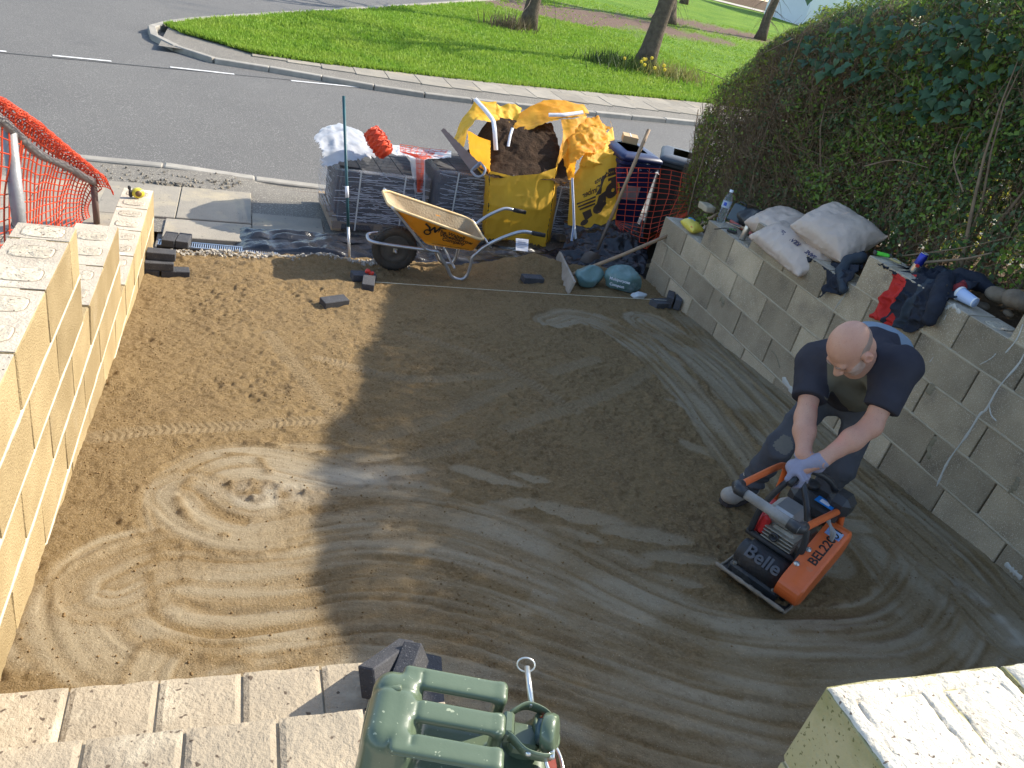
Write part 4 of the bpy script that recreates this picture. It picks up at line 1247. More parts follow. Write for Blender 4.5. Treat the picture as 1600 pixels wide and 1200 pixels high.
# bright shrubs in the neighbouring garden, seen through the gaps
def far_shrub(c, r, n, lab, col, seed):
    rg = np.random.default_rng(seed)
    root = thing('garden_shrub', lab, 'shrub', tuple(c), world=True, group='sunlit shrubs behind the hedge')
    u = rg.normal(0, 1, (n, 3)); u /= np.linalg.norm(u, axis=1, keepdims=True)
    P = np.array(c) + [0, 0, r[2] * .9] + u * np.array(r) * (rg.random(n) ** .33)[:, None] * (1 + .35 * vn3(u, .5, seed))[:, None]
    V, F = leaf_geo(P, u + rg.normal(0, .6, (n, 3)), rg.uniform(.05, .10, n), rg)
    addfast('crown', V, F, mat('shrub_leaf_%d' % seed, col, .5, col2=tuple(q * .7 for q in col), nsc=12, transl=.45), root, False, kind='stuff')
    MB().tube([np.array(c) - [0, 0, .1], np.array(c) + [0, 0, r[2]]], [.03, .015], 6).build('trunk', M_stem, root, True)
far_shrub((8.6, 7.2, .1), (1.3, 1.2, .9), 5000, 'yellow-green sunlit shrub glimpsed through the middle of the hedge', (.42, .40, .04), 5)
far_shrub((8.2, 9.5, -.1), (1.0, 1.0, .8), 3500, 'pale green shrub behind the far end of the hedge', (.30, .34, .05), 6)
far_shrub((7.4, 8.6, .9), (.8, .7, .75), 3000, 'bright yellow-green bush rising beyond the hedge top', (.38, .40, .04), 7)
far_shrub((9.5, 5.2, .2), (1.2, 1.2, 1.0), 4500, 'lime sunlit shrub glimpsed low through the hedge by the cement bags', (.36, .36, .05), 8)

# ================================================================== helpers for cloth, film and nets
def resamp(P, n):
    P = np.asarray(P, float); s = np.concatenate([[0], np.cumsum(np.linalg.norm(np.diff(P, axis=0), axis=1))]); s /= s[-1]
    t = np.linspace(0, 1, n); return np.stack([np.interp(t, s, P[:, i]) for i in range(3)], 1)
def loft(rows, nu, nv, amp=.02, sc=.12, seed=0, fine=.3, rag=0.0):
    """cloth through several 3D polylines, creased with ridged noise along its normal"""
    rows = [resamp(r, nu) for r in rows]
    k = len(rows); A = np.zeros((nu, nv, 3))
    t = np.linspace(0, k - 1, nv)
    for j, q in enumerate(t):
        i = min(int(q), k - 2); u = q - i
        A[:, j] = rows[i] * (1 - u) + rows[i + 1] * u
    if rag:
        g = rag * vn2(np.arange(nv) * .13, np.arange(nv) * 0, .1, seed); A[0] += (A[0] - A[1]) * g[:, None] * 3; A[-1] += (A[-1] - A[-2]) * g[::-1, None] * 3
        g = rag * vn2(np.arange(nu) * .13, np.arange(nu) * 0, .1, seed + 1); A[:, -1] += (A[:, -1] - A[:, -2]) * g[:, None] * 4
    du = np.gradient(A, axis=0); dv = np.gradient(A, axis=1); N = np.cross(du, dv); N /= np.linalg.norm(N, axis=-1, keepdims=True) + 1e-9
    d = amp * (2.2 * np.abs(vn3(A, sc, seed)) - .45 + fine * (2.2 * np.abs(vn3(A, sc * .4, seed + 1)) - .45))
    return A + N * d[..., None]
def YP(*pts):
    return [ony(*q) for q in pts]
def netmesh(A, wu=.004, wv=.004, nsides=4, step_u=1, step_v=1):
    m = MB(); nu, nv = A.shape[:2]
    for i in range(0, nu, step_u): m.tube([A[i, j] for j in range(nv)], wu, nsides)
    for j in range(0, nv, step_v): m.tube([A[i, j] for i in range(nu)], wv, nsides)
    return m
M_paver = mat('charcoal_paver', (.085, .084, .088), .9, col2=(.06, .06, .064), nsc=14, bump=.5, bsc=120, spk=(.17, .165, .16), spk_sc=160, spk_lo=.66, rnd=.18, spec=.25)
M_film = mat('stretch_film', (.30, .31, .36), .12, alpha=.26, bump=.9, bsc=16, bdist=.02, spec=.8)
M_glint = mat('film_crease', (.72, .75, .82), .25, alpha=.55, spec=.8)  # pale ribbons paint the highlights that run along the film creases
M_filmw = mat('milky_film', (.85, .86, .88), .3, alpha=.55, bump=.6, bsc=30, spec=.5)
M_sheet = mat('white_polythene', (.62, .64, .67), .28, col2=(.50, .52, .56), nsc=8, bump=.5, bsc=26, transl=.3, spec=.5, alpha=.82)
M_orange = mat('orange_net_plastic', (.78, .115, .045), .5, col2=(.62, .07, .03), nsc=9, spec=.4, transl=.25)
M_wood = mat('pallet_wood', (.36, .26, .15), .9, col2=(.25, .17, .10), nsc=12, bump=.5, bsc=40)
M_black = mat('black_polythene', (.012, .013, .016), .22, col2=(.03, .03, .034), nsc=5, bump=.45, bsc=22, bdist=.02, spec=.6, stain=(.16, .13, .10), stain_sc=3.5, stain_lo=.66)
PAVER = MB().box((0, 0, 0), (.2, .1, .06), b=.004).mesh('paver')
PAVER.materials.append(M_paver)
PAVER2 = MB().box((0, 0, 0), (.198, .098, .059), b=.004).mesh('paver'); PAVER2.materials.append(M_paver)

# ---- pallets of wrapped paving blocks
def pallet(label, fl, wd, dp, zt, yaw, seed, left_face=True):
    rg = np.random.default_rng(seed)
    z0 = float(pavz(fl[0])) + .012
    root = thing('paver_pallet', label, 'pallet', (fl[0], fl[1], z0), yaw, group='wrapped pallets of paving blocks')
    nl = int((zt - z0 - .10) / .0605); hz = .10 + nl * .0605
    wood = MB()
    for k in range(3): MB().box((wd * (.06 + .44 * k), dp / 2, .04), (.09, dp, .075)).build('bearer', M_wood, root)
    for k in range(6): MB().box((wd / 2, dp * (.05 + .18 * k), .088), (wd, .09, .018)).build('board', M_wood, root)
    MB().box((wd / 2, dp / 2 + .06, .10 + (hz - .10) / 2 - .004), (wd - .2, dp - .3, hz - .11)).build('inner_stack', M_paver, root)
    nx = int(wd / .2005); ox = (wd - nx * .2005) / 2
    for l in range(nl):
        z = .10 + .0605 * l + .03
        for k in range(nx):
            ob = link('paver', PAVER2, M_paver, root, (ox + .1 + k * .2005 + rg.normal(0, .0015), .051 + rg.normal(0, .002), z)); ob.rotation_euler = (0, 0, rg.normal(0, .006))
        if left_face:
            for k in range(1, int(dp / .2005)):
                ob = link('paver', PAVER2, M_paver, root, (ox + .049 + rg.normal(0, .002), .1 + k * .2005, z)); ob.rotation_euler = (0, 0, math.pi / 2)
    for kx in range(nx):
        for ky in range(1, int(dp / .1005)):
            if ky < 1: continue
            link('paver', PAVER2, M_paver, root, (ox + .1 + kx * .2005, .05 + ky * .1005 + .004, .10 + .0605 * (nl - 1) + .03 + .0008)) if not (left_face and kx == 0) else None
    # stretch film: front, sides and a turned-over top edge, creased across
    pts = [(-.008, dp), (-.008, .5 * dp), (-.008, .02), (.02, -.008), (wd * .5, -.010), (wd - .02, -.008), (wd + .008, .02), (wd + .008, dp)]
    rows = []
    for z in np.linspace(.03, hz + .012, 7): rows.append([(x, y, z) for x, y in pts])
    rows.append([(np.clip(x, .05, wd - .05), np.clip(y, .06, dp - .06), hz + .016) for x, y in pts])
    A = loft(rows, 70, 90, .006, .09, seed)
    zz = A[..., 2]; A[..., 1] -= .004 * np.abs(vn2(zz + .02 * vn2(A[..., 0], zz, .3, seed), A[..., 0] * .06, .016, seed + 3))
    MB().grid(A).build('stretch_film', M_film, root, True)
    cr = MB()
    for k in range(130):
        z = rg.uniform(.1, hz); xa = rg.uniform(0, wd * .7); xb = min(wd, xa + rg.exponential(.16) + .05); n_ = 7
        P = np.array([(xa + (xb - xa) * t, -.0155 - rg.uniform(0, .002), z + .010 * math.sin(t * 3 + k) + rg.normal(0, .0012)) for t in np.linspace(0, 1, n_)])
        hh = rg.uniform(.0008, .003)
        cr.grid(np.stack([P - [0, 0, hh], P + [0, .0, hh]]))
    if left_face:
        for k in range(80):
            z = rg.uniform(.08, hz); ya = rg.uniform(0, dp * .7); yb = min(dp, ya + rg.exponential(.2) + .05)
            P = np.array([(-.0145, ya + (yb - ya) * t, z + .012 * math.sin(t * 3 + k)) for t in np.linspace(0, 1, 6)]); hh = rg.uniform(.001, .004)
            cr.grid(np.stack([P - [0, 0, hh], P + [0, 0, hh]]))
    cr.build('crease_glints', M_glint, root, kind='stuff')
    # strapping bands
    for t in (.25, .72):
        MB().box((wd * t, -.0145, hz / 2 + .02), (.014, .002, hz)).build('strap', M_strap, root)
    return root, hz, z0
M_strap = mat('strap_band', (.55, .55, .52), .5)
c1 = onz(513, 365, -.28); c1b = ony(650, 370, 7.38)
pallet('wrapped pallet of charcoal paving blocks at the left end of the row', (.875, 7.28), .92, .86, ony(513, 260, 7.28)[2], R(4), 51)
pallet('wrapped pallet of charcoal paving blocks between the orange roll and the full yellow bag', (1.83, 7.36), .92, .86, ony(700, 262, 7.40)[2], R(4), 52, False)
pallet('wrapped pallet of charcoal paving blocks behind the two yellow bags', (3.02, 7.45), .72, .8, .44, R(4), 53, False)

# white polythene flung over the first pallet
top1 = .60
rows = [YP((490, 218, 7.55), (505, 198, 7.8), (530, 194, 8.05), (560, 205, 8.2)), YP((497, 226, 7.45), (515, 212, 7.6), (545, 205, 7.8), (585, 220, 8.0)), YP((503, 240, 7.34), (520, 232, 7.4), (560, 228, 7.6), (600, 232, 7.8)), YP((503, 262, 7.26), (530, 254, 7.27), (570, 247, 7.35), (612, 240, 7.6))]
MB().grid(loft(rows, 44, 40, .035, .10, 3, rag=1)).build('polythene_sheet', M_sheet, None, True, label='crumpled white polythene heaped on the left pallet', category='plastic sheet')
rows = [YP((612, 226, 8.0), (650, 232, 8.0), (705, 236, 8.0)), YP((608, 240, 7.5), (650, 245, 7.5), (705, 247, 7.5)), YP((640, 246, 7.34), (652, 250, 7.33), (664, 250, 7.33)), YP((650, 320, 7.34), (656, 322, 7.35), (664, 318, 7.36))]
MB().grid(loft(rows, 30, 40, .022, .08, 5)).build('torn_film', M_filmw, None, True, label='torn clear film hanging between the two left pallets', category='plastic film')
rows = [YP((625, 226, 7.95), (660, 232, 7.95), (700, 236, 7.95)), YP((625, 238, 7.55), (660, 243, 7.55), (690, 246, 7.55)), YP((650, 247, 7.32), (656, 248, 7.31), (662, 249, 7.32)), YP((652, 300, 7.31), (656, 300, 7.32), (660, 300, 7.33))]
netmesh(loft(rows, 9, 22, .015, .1, 6), .0028, .0028, 3).build('net_scrap', M_orange, None, label='scrap of orange barrier net tangled on top of the two left pallets', category='net')
# orange roll of barrier net
a, b = ony(581, 207, 7.42), ony(602, 238, 7.30)
ax = (b - a) / np.linalg.norm(b - a)
roll = MB(); n = 26; L_ = np.linalg.norm(b - a) + .04
for k in range(n):
    pass
pth = [a + ax * (L_ * t - .02) for t in np.linspace(0, 1, 30)]
rr = [.085 * (1 - .25 * abs(2 * t - 1) ** 4) * (1 + .10 * math.sin(t * 40) + .08 * vn2(t, 0, .07, 4)) for t in np.linspace(0, 1, 30)]
core = MB().tube(pth, rr, 16)
nr = thing('net_roll', 'rolled-up orange barrier net lying on the left pallet', 'net roll', tuple(a), world=True)
core.build('rolled_core', M_orange, nr, True)
sp = MB()
fr = frames(pth)
for s_ in range(10):
    q = []
    for k, (p, u, v) in enumerate(fr):
        t = 2 * math.pi * (s_ / 10 + (.9 if s_ % 2 else -.9) * k / 30); r_ = rr[k] + .005
        q.append(p + u * math.cos(t) * r_ + v * math.sin(t) * r_)
    sp.tube(q, .0045, 4)
sp.build('net_strands', M_orange, nr)

# ---- full bulk bag of building sand
M_bag = mat('yellow_bulk_bag', (.82, .475, .04), .6, col2=(.72, .40, .035), nsc=5, bump=.35, bsc=240, transl=.22, spec=.35)
M_bagin = mat('backlit_bag_orange', (.92, .37, .02), .55, col2=(.86, .47, .05), nsc=4, bump=.35, bsc=240, transl=.42, spec=.35)  # inner side of the cloth: orange of light shining through put into colour
M_bsand = mat('damp_dark_sand', (.060, .036, .022), .95, col2=(.032, .02, .012), nsc=7, bump=1, bsc=50, spec=.15, bdist=.02)
M_web = mat('white_webbing', (.74, .74, .76), .7, col2=(.62, .63, .66), nsc=30, bump=.4, bsc=300)
M_webb = mat('blue_webbing', (.10, .19, .42), .7)
bag = thing('bulk_bag', 'full yellow bulk bag with open flaps and dark sand inside', 'bulk bag', (2.75, 7.6, -.29), world=True)
def patch(name, rows, m, nu=36, nv=30, amp=.02, sc=.14, seed=1, rag=.6):
    return MB().grid(loft(rows, nu, nv, amp, sc, seed, rag=rag)).build(name, m, bag, True)
patch('front_panel', [YP((766, 267, 7.25), (800, 275, 7.2), (840, 272, 7.2), (868, 262, 7.26)), YP((764, 320, 7.17), (800, 325, 7.13), (835, 325, 7.13), (862, 322, 7.18)), YP((756, 373, 7.2), (790, 374, 7.17), (830, 380, 7.16), (852, 386, 7.2))], M_bag, 60, 50, .014, .16, 11)
patch('side_panel', [YP((868, 262, 7.26), (885, 225, 7.95)), YP((862, 322, 7.2), (880, 300, 7.95)), YP((852, 384, 7.2), (872, 360, 7.95))], M_bag, 20, 30, .015, .15, 12)
patch('side_panel', [YP((735, 212, 8.0), (766, 267, 7.25)), YP((735, 280, 8.0), (764, 320, 7.2)), YP((735, 330, 8.0), (760, 373, 7.2))], M_bag, 20, 30, .015, .15, 13)
patch('flap', [YP((708, 219, 7.9), (722, 186, 8.05), (742, 157, 8.2), (775, 160, 8.2)), YP((716, 228, 7.75), (730, 200, 7.85), (750, 180, 8.0), (775, 180, 8.05)), YP((724, 246, 7.6), (731, 205, 7.7), (745, 189, 7.85), (774, 193, 7.9))], M_bag, 40, 34, .030, .13, 14)
patch('flap', [YP((731, 204, 7.62), (748, 214, 7.45), (767, 220, 7.3)), YP((733, 228, 7.6), (750, 240, 7.42), (767, 244, 7.27)), YP((737, 252, 7.58), (752, 263, 7.4), (766, 270, 7.25))], M_bagin, 30, 26, .014, .12, 15)
patch('flap', [YP((742, 157, 8.2), (770, 165, 8.25), (795, 163, 8.3), (815, 168, 8.3)), YP((757, 175, 8.05), (775, 180, 8.1), (795, 180, 8.15), (812, 180, 8.15)), YP((774, 193, 7.95), (785, 195, 7.95), (795, 196, 7.97), (806, 196, 8.0))], M_bag, 40, 30, .040, .12, 16)
patch('flap', [YP((813, 176, 8.15), (849, 156, 8.25), (880, 158, 8.25), (912, 164, 8.2), (921, 178, 8.1)), YP((806, 190, 8.0), (840, 176, 8.05), (875, 170, 8.05), (915, 178, 8.0)), YP((801, 202, 7.85), (829, 203, 7.8), (855, 192, 7.8), (877, 186, 7.85), (916, 182, 7.95))], M_bagin, 46, 32, .024, .15, 17)
patch('flap', [YP((877, 186, 7.85), (897, 186, 7.85), (917, 181, 7.95)), YP((880, 202, 7.75), (896, 202, 7.75), (914, 194, 7.85)), YP((879, 216, 7.6), (884, 226, 7.55), (894, 220, 7.6)), YP((869, 260, 7.28), (871, 258, 7.28), (874, 255, 7.3))], M_bagin, 26, 40, .018, .10, 18)
for nm, pts, wd, mm in [('strap', [(742, 156, 8.18), (757, 172, 8.0), (771, 190, 7.86), (773, 205, 7.7), (775, 236, 7.6)], .022, M_web), ('strap', [(801, 201, 7.82), (797, 214, 7.7), (794, 230, 7.6)], .014, M_web), ('strap', [(857, 181, 7.9), (880, 181, 7.88), (911, 177, 7.95)], .020, M_web)]:
    P = resamp(YP(*pts), 14); T = np.gradient(P, axis=0); N = np.cross(T, C_F); N /= np.linalg.norm(N, axis=1, keepdims=True)
    P = P - C_F * .03
    MB().grid(np.stack([P - N * wd, P + N * wd, P + N * wd + C_F * .004, P - N * wd + C_F * .004])[:, :, :], cu=True).build(nm, mm, bag, True)
X, Y = np.meshgrid(np.linspace(2.28, 3.16, 60), np.linspace(7.20, 8.05, 60), indexing='ij')
Z = .49 + .08 * np.exp(-((X - 2.9) / .3) ** 2 - ((Y - 7.75) / .25) ** 2) + .44 * (Y - 7.2) * sstep(2.26, 2.5, X) + .05 * vn2(X, Y, .16, 3) + .03 * vn2(X, Y, .06, 4) + .015 * vn2(X, Y, .025, 5) + .05 * (X - 2.4)
addfast('sand_fill', np.stack([X, Y, Z], -1).reshape(-1, 3), gridfaces(60, 60), M_bsand, bag)
# ---- emptied bulk bag with print, draped over the pallet
bag2 = thing('empty_bulk_bag', 'emptied crumpled yellow bulk bag with dark upside-down print', 'bulk bag', (3.4, 7.35, -.25), world=True)
bag = bag2
front_rows = [YP((890, 284, 7.36), (908, 258, 7.40), (930, 257, 7.40), (955, 242, 7.42), (974, 246, 7.42)), YP((890, 310, 7.30), (915, 300, 7.27), (945, 290, 7.27), (968, 285, 7.32)), YP((887, 345, 7.25), (910, 340, 7.22), (940, 332, 7.22), (966, 320, 7.26)), YP((889, 381, 7.20), (905, 367, 7.18), (940, 352, 7.18), (961, 342, 7.2))]
FA = loft(front_rows, 60, 60, .016, .15, 21)
MB().grid(FA).build('front_panel', M_bag, bag2, True)
patch('crumpled_top', [YP((876, 282, 7.4), (880, 250, 7.5), (884, 215, 7.7), (905, 190, 7.9), (935, 183, 8.0), (954, 200, 7.95)), YP((884, 286, 7.33), (892, 250, 7.35), (900, 225, 7.45), (920, 205, 7.65), (945, 205, 7.8)), YP((896, 280, 7.32), (902, 250, 7.28), (915, 240, 7.35), (930, 240, 7.45), (948, 225, 7.6))], M_bagin, 60, 46, .055, .10, 22, 1)
patch('crumpled_top', [YP((905, 258, 7.36), (915, 235, 7.45), (935, 225, 7.6), (955, 200, 7.9), (951, 190, 8.0)), YP((925, 262, 7.36), (935, 245, 7.42), (950, 235, 7.55), (962, 222, 7.8)), YP((940, 258, 7.4), (958, 242, 7.42), (968, 232, 7.6), (975, 243, 7.7))], M_bag, 50, 40, .04, .11, 23, 1)
# print on the panel, following the cloth
M_print = mat('brown_print', (.055, .032, .018), .7)
def on_panel(u, v, d=.004):
    i = np.clip(u * 59, 0, 58.999); j = np.clip(v * 59, 0, 58.999); a, b = int(i), int(j); fu, fv = i - a, j - b
    p = (FA[a, b] * (1 - fu) + FA[a + 1, b] * fu) * (1 - fv) + (FA[a, b + 1] * (1 - fu) + FA[a + 1, b + 1] * fu) * fv
    return p - C_F * d
def panel_mesh(name, me, fn):
    for v in me.vertices: v.co = Vector(on_panel(*fn(v.co.x, v.co.y)) - OFF[bag2.name])
    link(name, me, M_print, bag2)
def panel_poly(name, poly, seg=10):
    # polygon in panel coords, densified as a fan grid
    c = np.mean(poly, 0); n = len(poly); P = []
    for r_ in np.linspace(0, 1, 6): P.append([c + (np.array(q) - c) * r_ for q in poly])
    A = np.array([[on_panel(*q) for q in row] for row in P])
    MB().grid(A, cv=True).build(name, M_print, bag2, True)
def circ(cx, cy, rx, ry, n=18): return [(cx + rx * math.cos(2 * math.pi * k / n), cy + ry * math.sin(2 * math.pi * k / n)) for k in range(n)]
# upside-down lettering: rotated by half a turn on the cloth
panel_mesh('lettering', text_mesh('Timber', .2, 0, bold=.004), lambda x, y: (.60 - x * .60, .40 - y * .55 - .10 * (.6 - x) * .4))
panel_mesh('lettering', text_mesh('Merchants', .17, 0, bold=.004), lambda x, y: (.93 - x * .62, .20 - y * .55 + .10 * x))
for k in range(3):
    panel_poly('print_bar', [(.14 + .03 * k, .445 + .045 * k), (.50, .425 + .045 * k), (.50, .450 + .045 * k), (.15 + .03 * k, .470 + .045 * k)])
    panel_poly('print_bar', [(.74, .15 + .055 * k), (.985, .12 + .055 * k), (.985, .155 + .055 * k), (.74, .185 + .055 * k)])
panel_poly('print_disc', circ(.83, .42, .145, .105)); panel_poly('print_arm', [(.80, .28), (.96, .26), (.95, .36), (.82, .38)])
panel_poly('print_leg', [(.56, .44), (.70, .40), (.72, .58), (.62, .64), (.50, .60)]); panel_poly('print_foot', circ(.565, .60, .10, .07))
panel_poly('print_leg', [(.26, .60), (.42, .58), (.46, .68), (.34, .76)]); panel_poly('print_foot', circ(.32, .78, .075, .06)); panel_poly('print_stripe', [(.50, .42), (.62, .22), (.72, .18), (.60, .42)])
sv = bag2; bag = bag2
mdot = MB().grid(np.array([[on_panel(.85 + .035 * r_ * math.cos(t), .42 + .026 * r_ * math.sin(t), .0055) for t in np.linspace(0, 6.283, 12)[:-1]] for r_ in (0, 1)]), cv=True); mdot.build('print_dot', M_bag, bag2)
# hanging lifting loop
P = resamp(YP((894, 278, 7.22), (896, 320, 7.12), (897, 350, 7.08), (893, 378, 7.05), (890, 395, 7.05), (896, 402, 7.05), (902, 395, 7.05), (900, 375, 7.06), (897, 352, 7.09)), 40)
T = np.gradient(P, axis=0); N = np.cross(T, C_F); N /= np.linalg.norm(N, axis=1, keepdims=True)
MB().grid(np.stack([P - N * .013, P + N * .013, P + N * .013 + C_F * .003, P - N * .013 + C_F * .003]), cu=True).build('lifting_loop', M_web, bag2, True)
MB().grid(np.stack([P[:22] - N[:22] * .004 - C_F * .003, P[:22] + N[:22] * .004 - C_F * .003])).build('loop_stripe', M_webb, bag2, True)

# ---- wheeled bins
def bin_(label, loc, rz, col, lid):
    root = thing('wheeled_bin', label, 'bin', loc, rz, group='wheeled bins at the end of the pallets')
    m1 = mat('bin_plastic_' + label.split()[0], col, .45, col2=tuple(q * .75 for q in col), nsc=4, bump=.2, bsc=120, stain=tuple(q * 1.6 + .02 for q in col), stain_sc=2, stain_lo=.62)
    rows = []
    for z, w_, d0, d1 in ((.06, .38, -.20, .20), (.12, .40, -.21, .21), (.55, .44, -.24, .24), (.93, .47, -.265, .265), (.955, .50, -.285, .285), (.985, .50, -.285, .285)):
        q = []
        for sx, sy in ((-1, -1), (1, -1), (1, 1), (-1, 1)):
            y = d0 if sy < 0 else d1
            for t in (0, .5, 1):
                a = {(-1, -1): 180, (1, -1): 270, (1, 1): 0, (-1, 1): 90}[(sx, sy)] + 90 * t
                q.append((sx * (w_ / 2 - .04) + .04 * math.cos(R(a)), y - sy * .04 + .04 * math.sin(R(a)), z))
        rows.append(q)
    b = MB().grid(np.array(rows), cv=True); b.f.append(tuple(range(12))[::-1]); b.m.append(0)
    b.build('body', m1, root, False)
    lidm = []
    for z, s_ in ((.99, 1.0), (1.005, 1.03), (1.03, 1.02), (1.055, .85), (1.06, .5)):
        lidm.append([(x * s_, y * s_, z + .02 * (y > 0)) for x, y, _ in rows[-1]])
    l = MB().grid(np.array(lidm), cv=True); l.f.append(tuple(range(48, 60))); l.m.append(0)
    l.build('lid', lid, root, True)
    MB().tube([(-.2, .30, .95), (-.2, .34, .97), (.2, .34, .97), (.2, .30, .95)], .014, 8).build('handle', m1, root, True)
    for sx in (-1, 1):
        wv = MB().lathe([(.03, -.02), (.10, -.02), (.10, .02), (.03, .02)], 20, Matrix.Translation((sx * .22, .2, .10)) @ Matrix.Rotation(math.pi / 2, 4, 'Y')); wv.build('wheel', M_rub, root, True)
    return root
M_rub = mat('black_rubber', (.018, .018, .018), .75, col2=(.035, .032, .03), nsc=20, bump=.3, bsc=90)
M_lidg = mat('grey_bin_lid', (.10, .11, .125), .5, col2=(.07, .075, .085), nsc=3)
bz = float(pavz(4.0))
bl = bin_('dark blue wheeled bin behind the shovel handle', (3.93, 7.58, bz), R(4), (.012, .020, .075), mat('blue_lid', (.012, .02, .07), .4))
MB().box((-.02, -.262, .66), (.20, .004, .15)).build('paper_label', mat('faded_label', (.30, .22, .20), .8, col2=(.22, .17, .16), nsc=14), bl)
bin_('black wheeled bin with grey lid half hidden by the hedge', (4.60, 7.62, bz + .01), R(-28), (.028, .029, .030), M_lidg)
cb = MB(); p0 = ony(978, 238, 7.75)
cb = thing('cardboard_box', 'small brown cardboard box lying on the blue bin', 'box', (float(p0[0]), 7.75, float(bz) + 1.09), R(-20))
M_card = mat('cardboard', (.50, .34, .18), .85, col2=(.42, .28, .15), nsc=6)
MB().box((0, 0, .035), (.16, .2, .07)).build('carton', M_card, cb); MB().box((0, 0, .0722), (.012, .2, .0022)).build('tape', M_strap, cb)
rows = [YP((985, 243, 7.7), (1005, 240, 7.75), (1026, 262, 7.6)), YP((978, 254, 7.5), (1002, 250, 7.55), (1028, 266, 7.45)), YP((972, 262, 7.32), (1000, 264, 7.33), (1030, 272, 7.32))]
MB().grid(loft(rows, 26, 20, .02, .06, 33, rag=1)).build('plastic_wrapper', M_sheet, None, True, label='crumpled white wrapper on top of the blue bin', category='wrapper')
# orange barrier net sagging in front of the bins
rows = [YP((962, 262, 7.18), (1000, 262, 7.12), (1040, 264, 7.05), (1075, 272, 7.0), (1112, 284, 6.95)), YP((964, 300, 7.14), (1000, 300, 7.10), (1040, 302, 7.0), (1075, 308, 6.95), (1105, 312, 6.92)), YP((962, 345, 7.12), (990, 348, 7.05), (1020, 350, 6.95), (1055, 338, 6.85), (1085, 330, 6.8)), YP((962, 350, 7.12), (985, 378, 7.0), (1008, 392, 6.85), (1035, 365, 6.75), (1080, 334, 6.72))]
netmesh(loft(rows, 10, 16, .035, .3, 35), .0036, .0030, 4).build('barrier_net', M_orange, None, label='orange barrier net sagging in front of the bins', category='net')

# ---- black polythene
X, Y = np.meshgrid(np.linspace(.02, 3.5, 150), np.linspace(6.58, 7.22, 44), indexing='ij')
e = np.minimum(np.minimum((X - .02) / .1, (3.5 - X) / .1), np.minimum((Y - 6.58) / .08, (7.22 - Y) / .08)).clip(0, 1)
Z = pavz(X) - .02 + e * (.035 + .05 * (2 * np.abs(vn2(X * .5, Y, .10, 3))) + .05 * np.abs(vn2(X, Y, .16, 4)) + .025 * np.abs(vn2(X, Y, .05, 5)))
Yj = Y + .05 * vn2(X, Y * 0, .25, 6) * np.sign(Y - 6.9)
addfast('black_sheeting', np.stack([X, Yj, Z], -1).reshape(-1, 3), gridfaces(150, 44), M_black, None, label='long crumpled black polythene along the foot of the pallets', category='plastic sheet')
rows = [YP((880, 345, 7.3), (915, 350, 7.25), (960, 345, 7.2), (1003, 352, 7.12)), YP((885, 375, 7.1), (920, 372, 7.05), (965, 365, 7.0), (1008, 380, 6.95)), YP((870, 405, 6.85), (915, 400, 6.85), (960, 400, 6.8), (1012, 405, 6.75)), YP((850, 416, 6.72), (905, 422, 6.66), (955, 425, 6.62), (1005, 430, 6.55))]
MB().grid(loft(rows, 70, 60, .04, .14, 37, fine=.5)).build('black_sheeting', M_black, None, True, label='black polythene heaped below the bins beside the shovel', category='plastic sheet')
rows = [YP((806, 372, 7.05), (826, 374, 7.05)), YP((806, 391, 6.99), (825, 393, 6.99))]
pl = thing('paper_notice', 'white paper notice on the black sheeting behind the wheelbarrow handles', 'notice', tuple(ony(816, 392, 7.0)), world=True)
A = loft(rows, 8, 8, .003, .05, 2); MB().grid(A).build('sheet', mat('paper', (.70, .72, .78), .8), pl)
for k in range(4):
    A2 = loft([[A[1, 1 + k] * 1, A[-2, 1 + k]], [A[1, 1 + k] + (A[1, 2] - A[1, 1]) * .35, A[-2, 1 + k] + (A[1, 2] - A[1, 1]) * .35]], 5, 2, 0) - C_F * .004
    MB().grid(A2).build('print_line', mat('grey_print_%d' % k, (.30, .33, .42), .8), pl)

# ---- drainage channel across the threshold
zd = -.285
dr = thing('drain_channel', 'black drainage channel with galvanised slotted grating', 'drain', (-.1, 6.62, zd - .12), world=True)
MB().box((-.10, 6.563, zd - .055), (.98, .018, .12)).build('channel_side', mat('channel_plastic', (.02, .02, .021), .6), dr)
MB().box((-.10, 6.707, zd - .055), (.98, .018, .12)).build('channel_side', MATS['channel_plastic'], dr)
MB().box((-.10, 6.635, zd - .11), (.98, .126, .012)).build('channel_floor', MATS['channel_plastic'], dr)
M_galv = mat('galvanised_steel', (.62, .64, .66), .38, metal=.85, col2=(.50, .52, .55), nsc=20)
for sy in (6.583, 6.687): MB().box((-.10, sy, zd + .004), (.98, .012, .012)).build('grating_rail', M_galv, dr)
bar = MB().box((0, 0, 0), (.008, .094, .008)).mesh('grating_bar')
for k in range(56):
    link('grating_bar', bar, M_galv, dr, Vector((-.58 + k * .0172, 6.635, zd + .004)) - dr.location)
# gravelly strip between channel and sand
gv = MB(); rg = np.random.default_rng(14)
for k in range(650):
    x = rg.uniform(-.58, 1.5); y = 6.46 + rg.normal(0, .045); s_ = rg.uniform(.006, .022)
    gv.box((x, y, sz(x, min(y, 6.8)) + s_ * .25), (s_ * rg.uniform(.8, 1.7), s_, s_ * .8), Euler(rg.uniform(0, 6, 3)).to_matrix())
gv.build('gravel', mat('pale_gravel', (.46, .41, .33), .9, col2=(.26, .23, .19), nsc=30), None, kind='stuff')

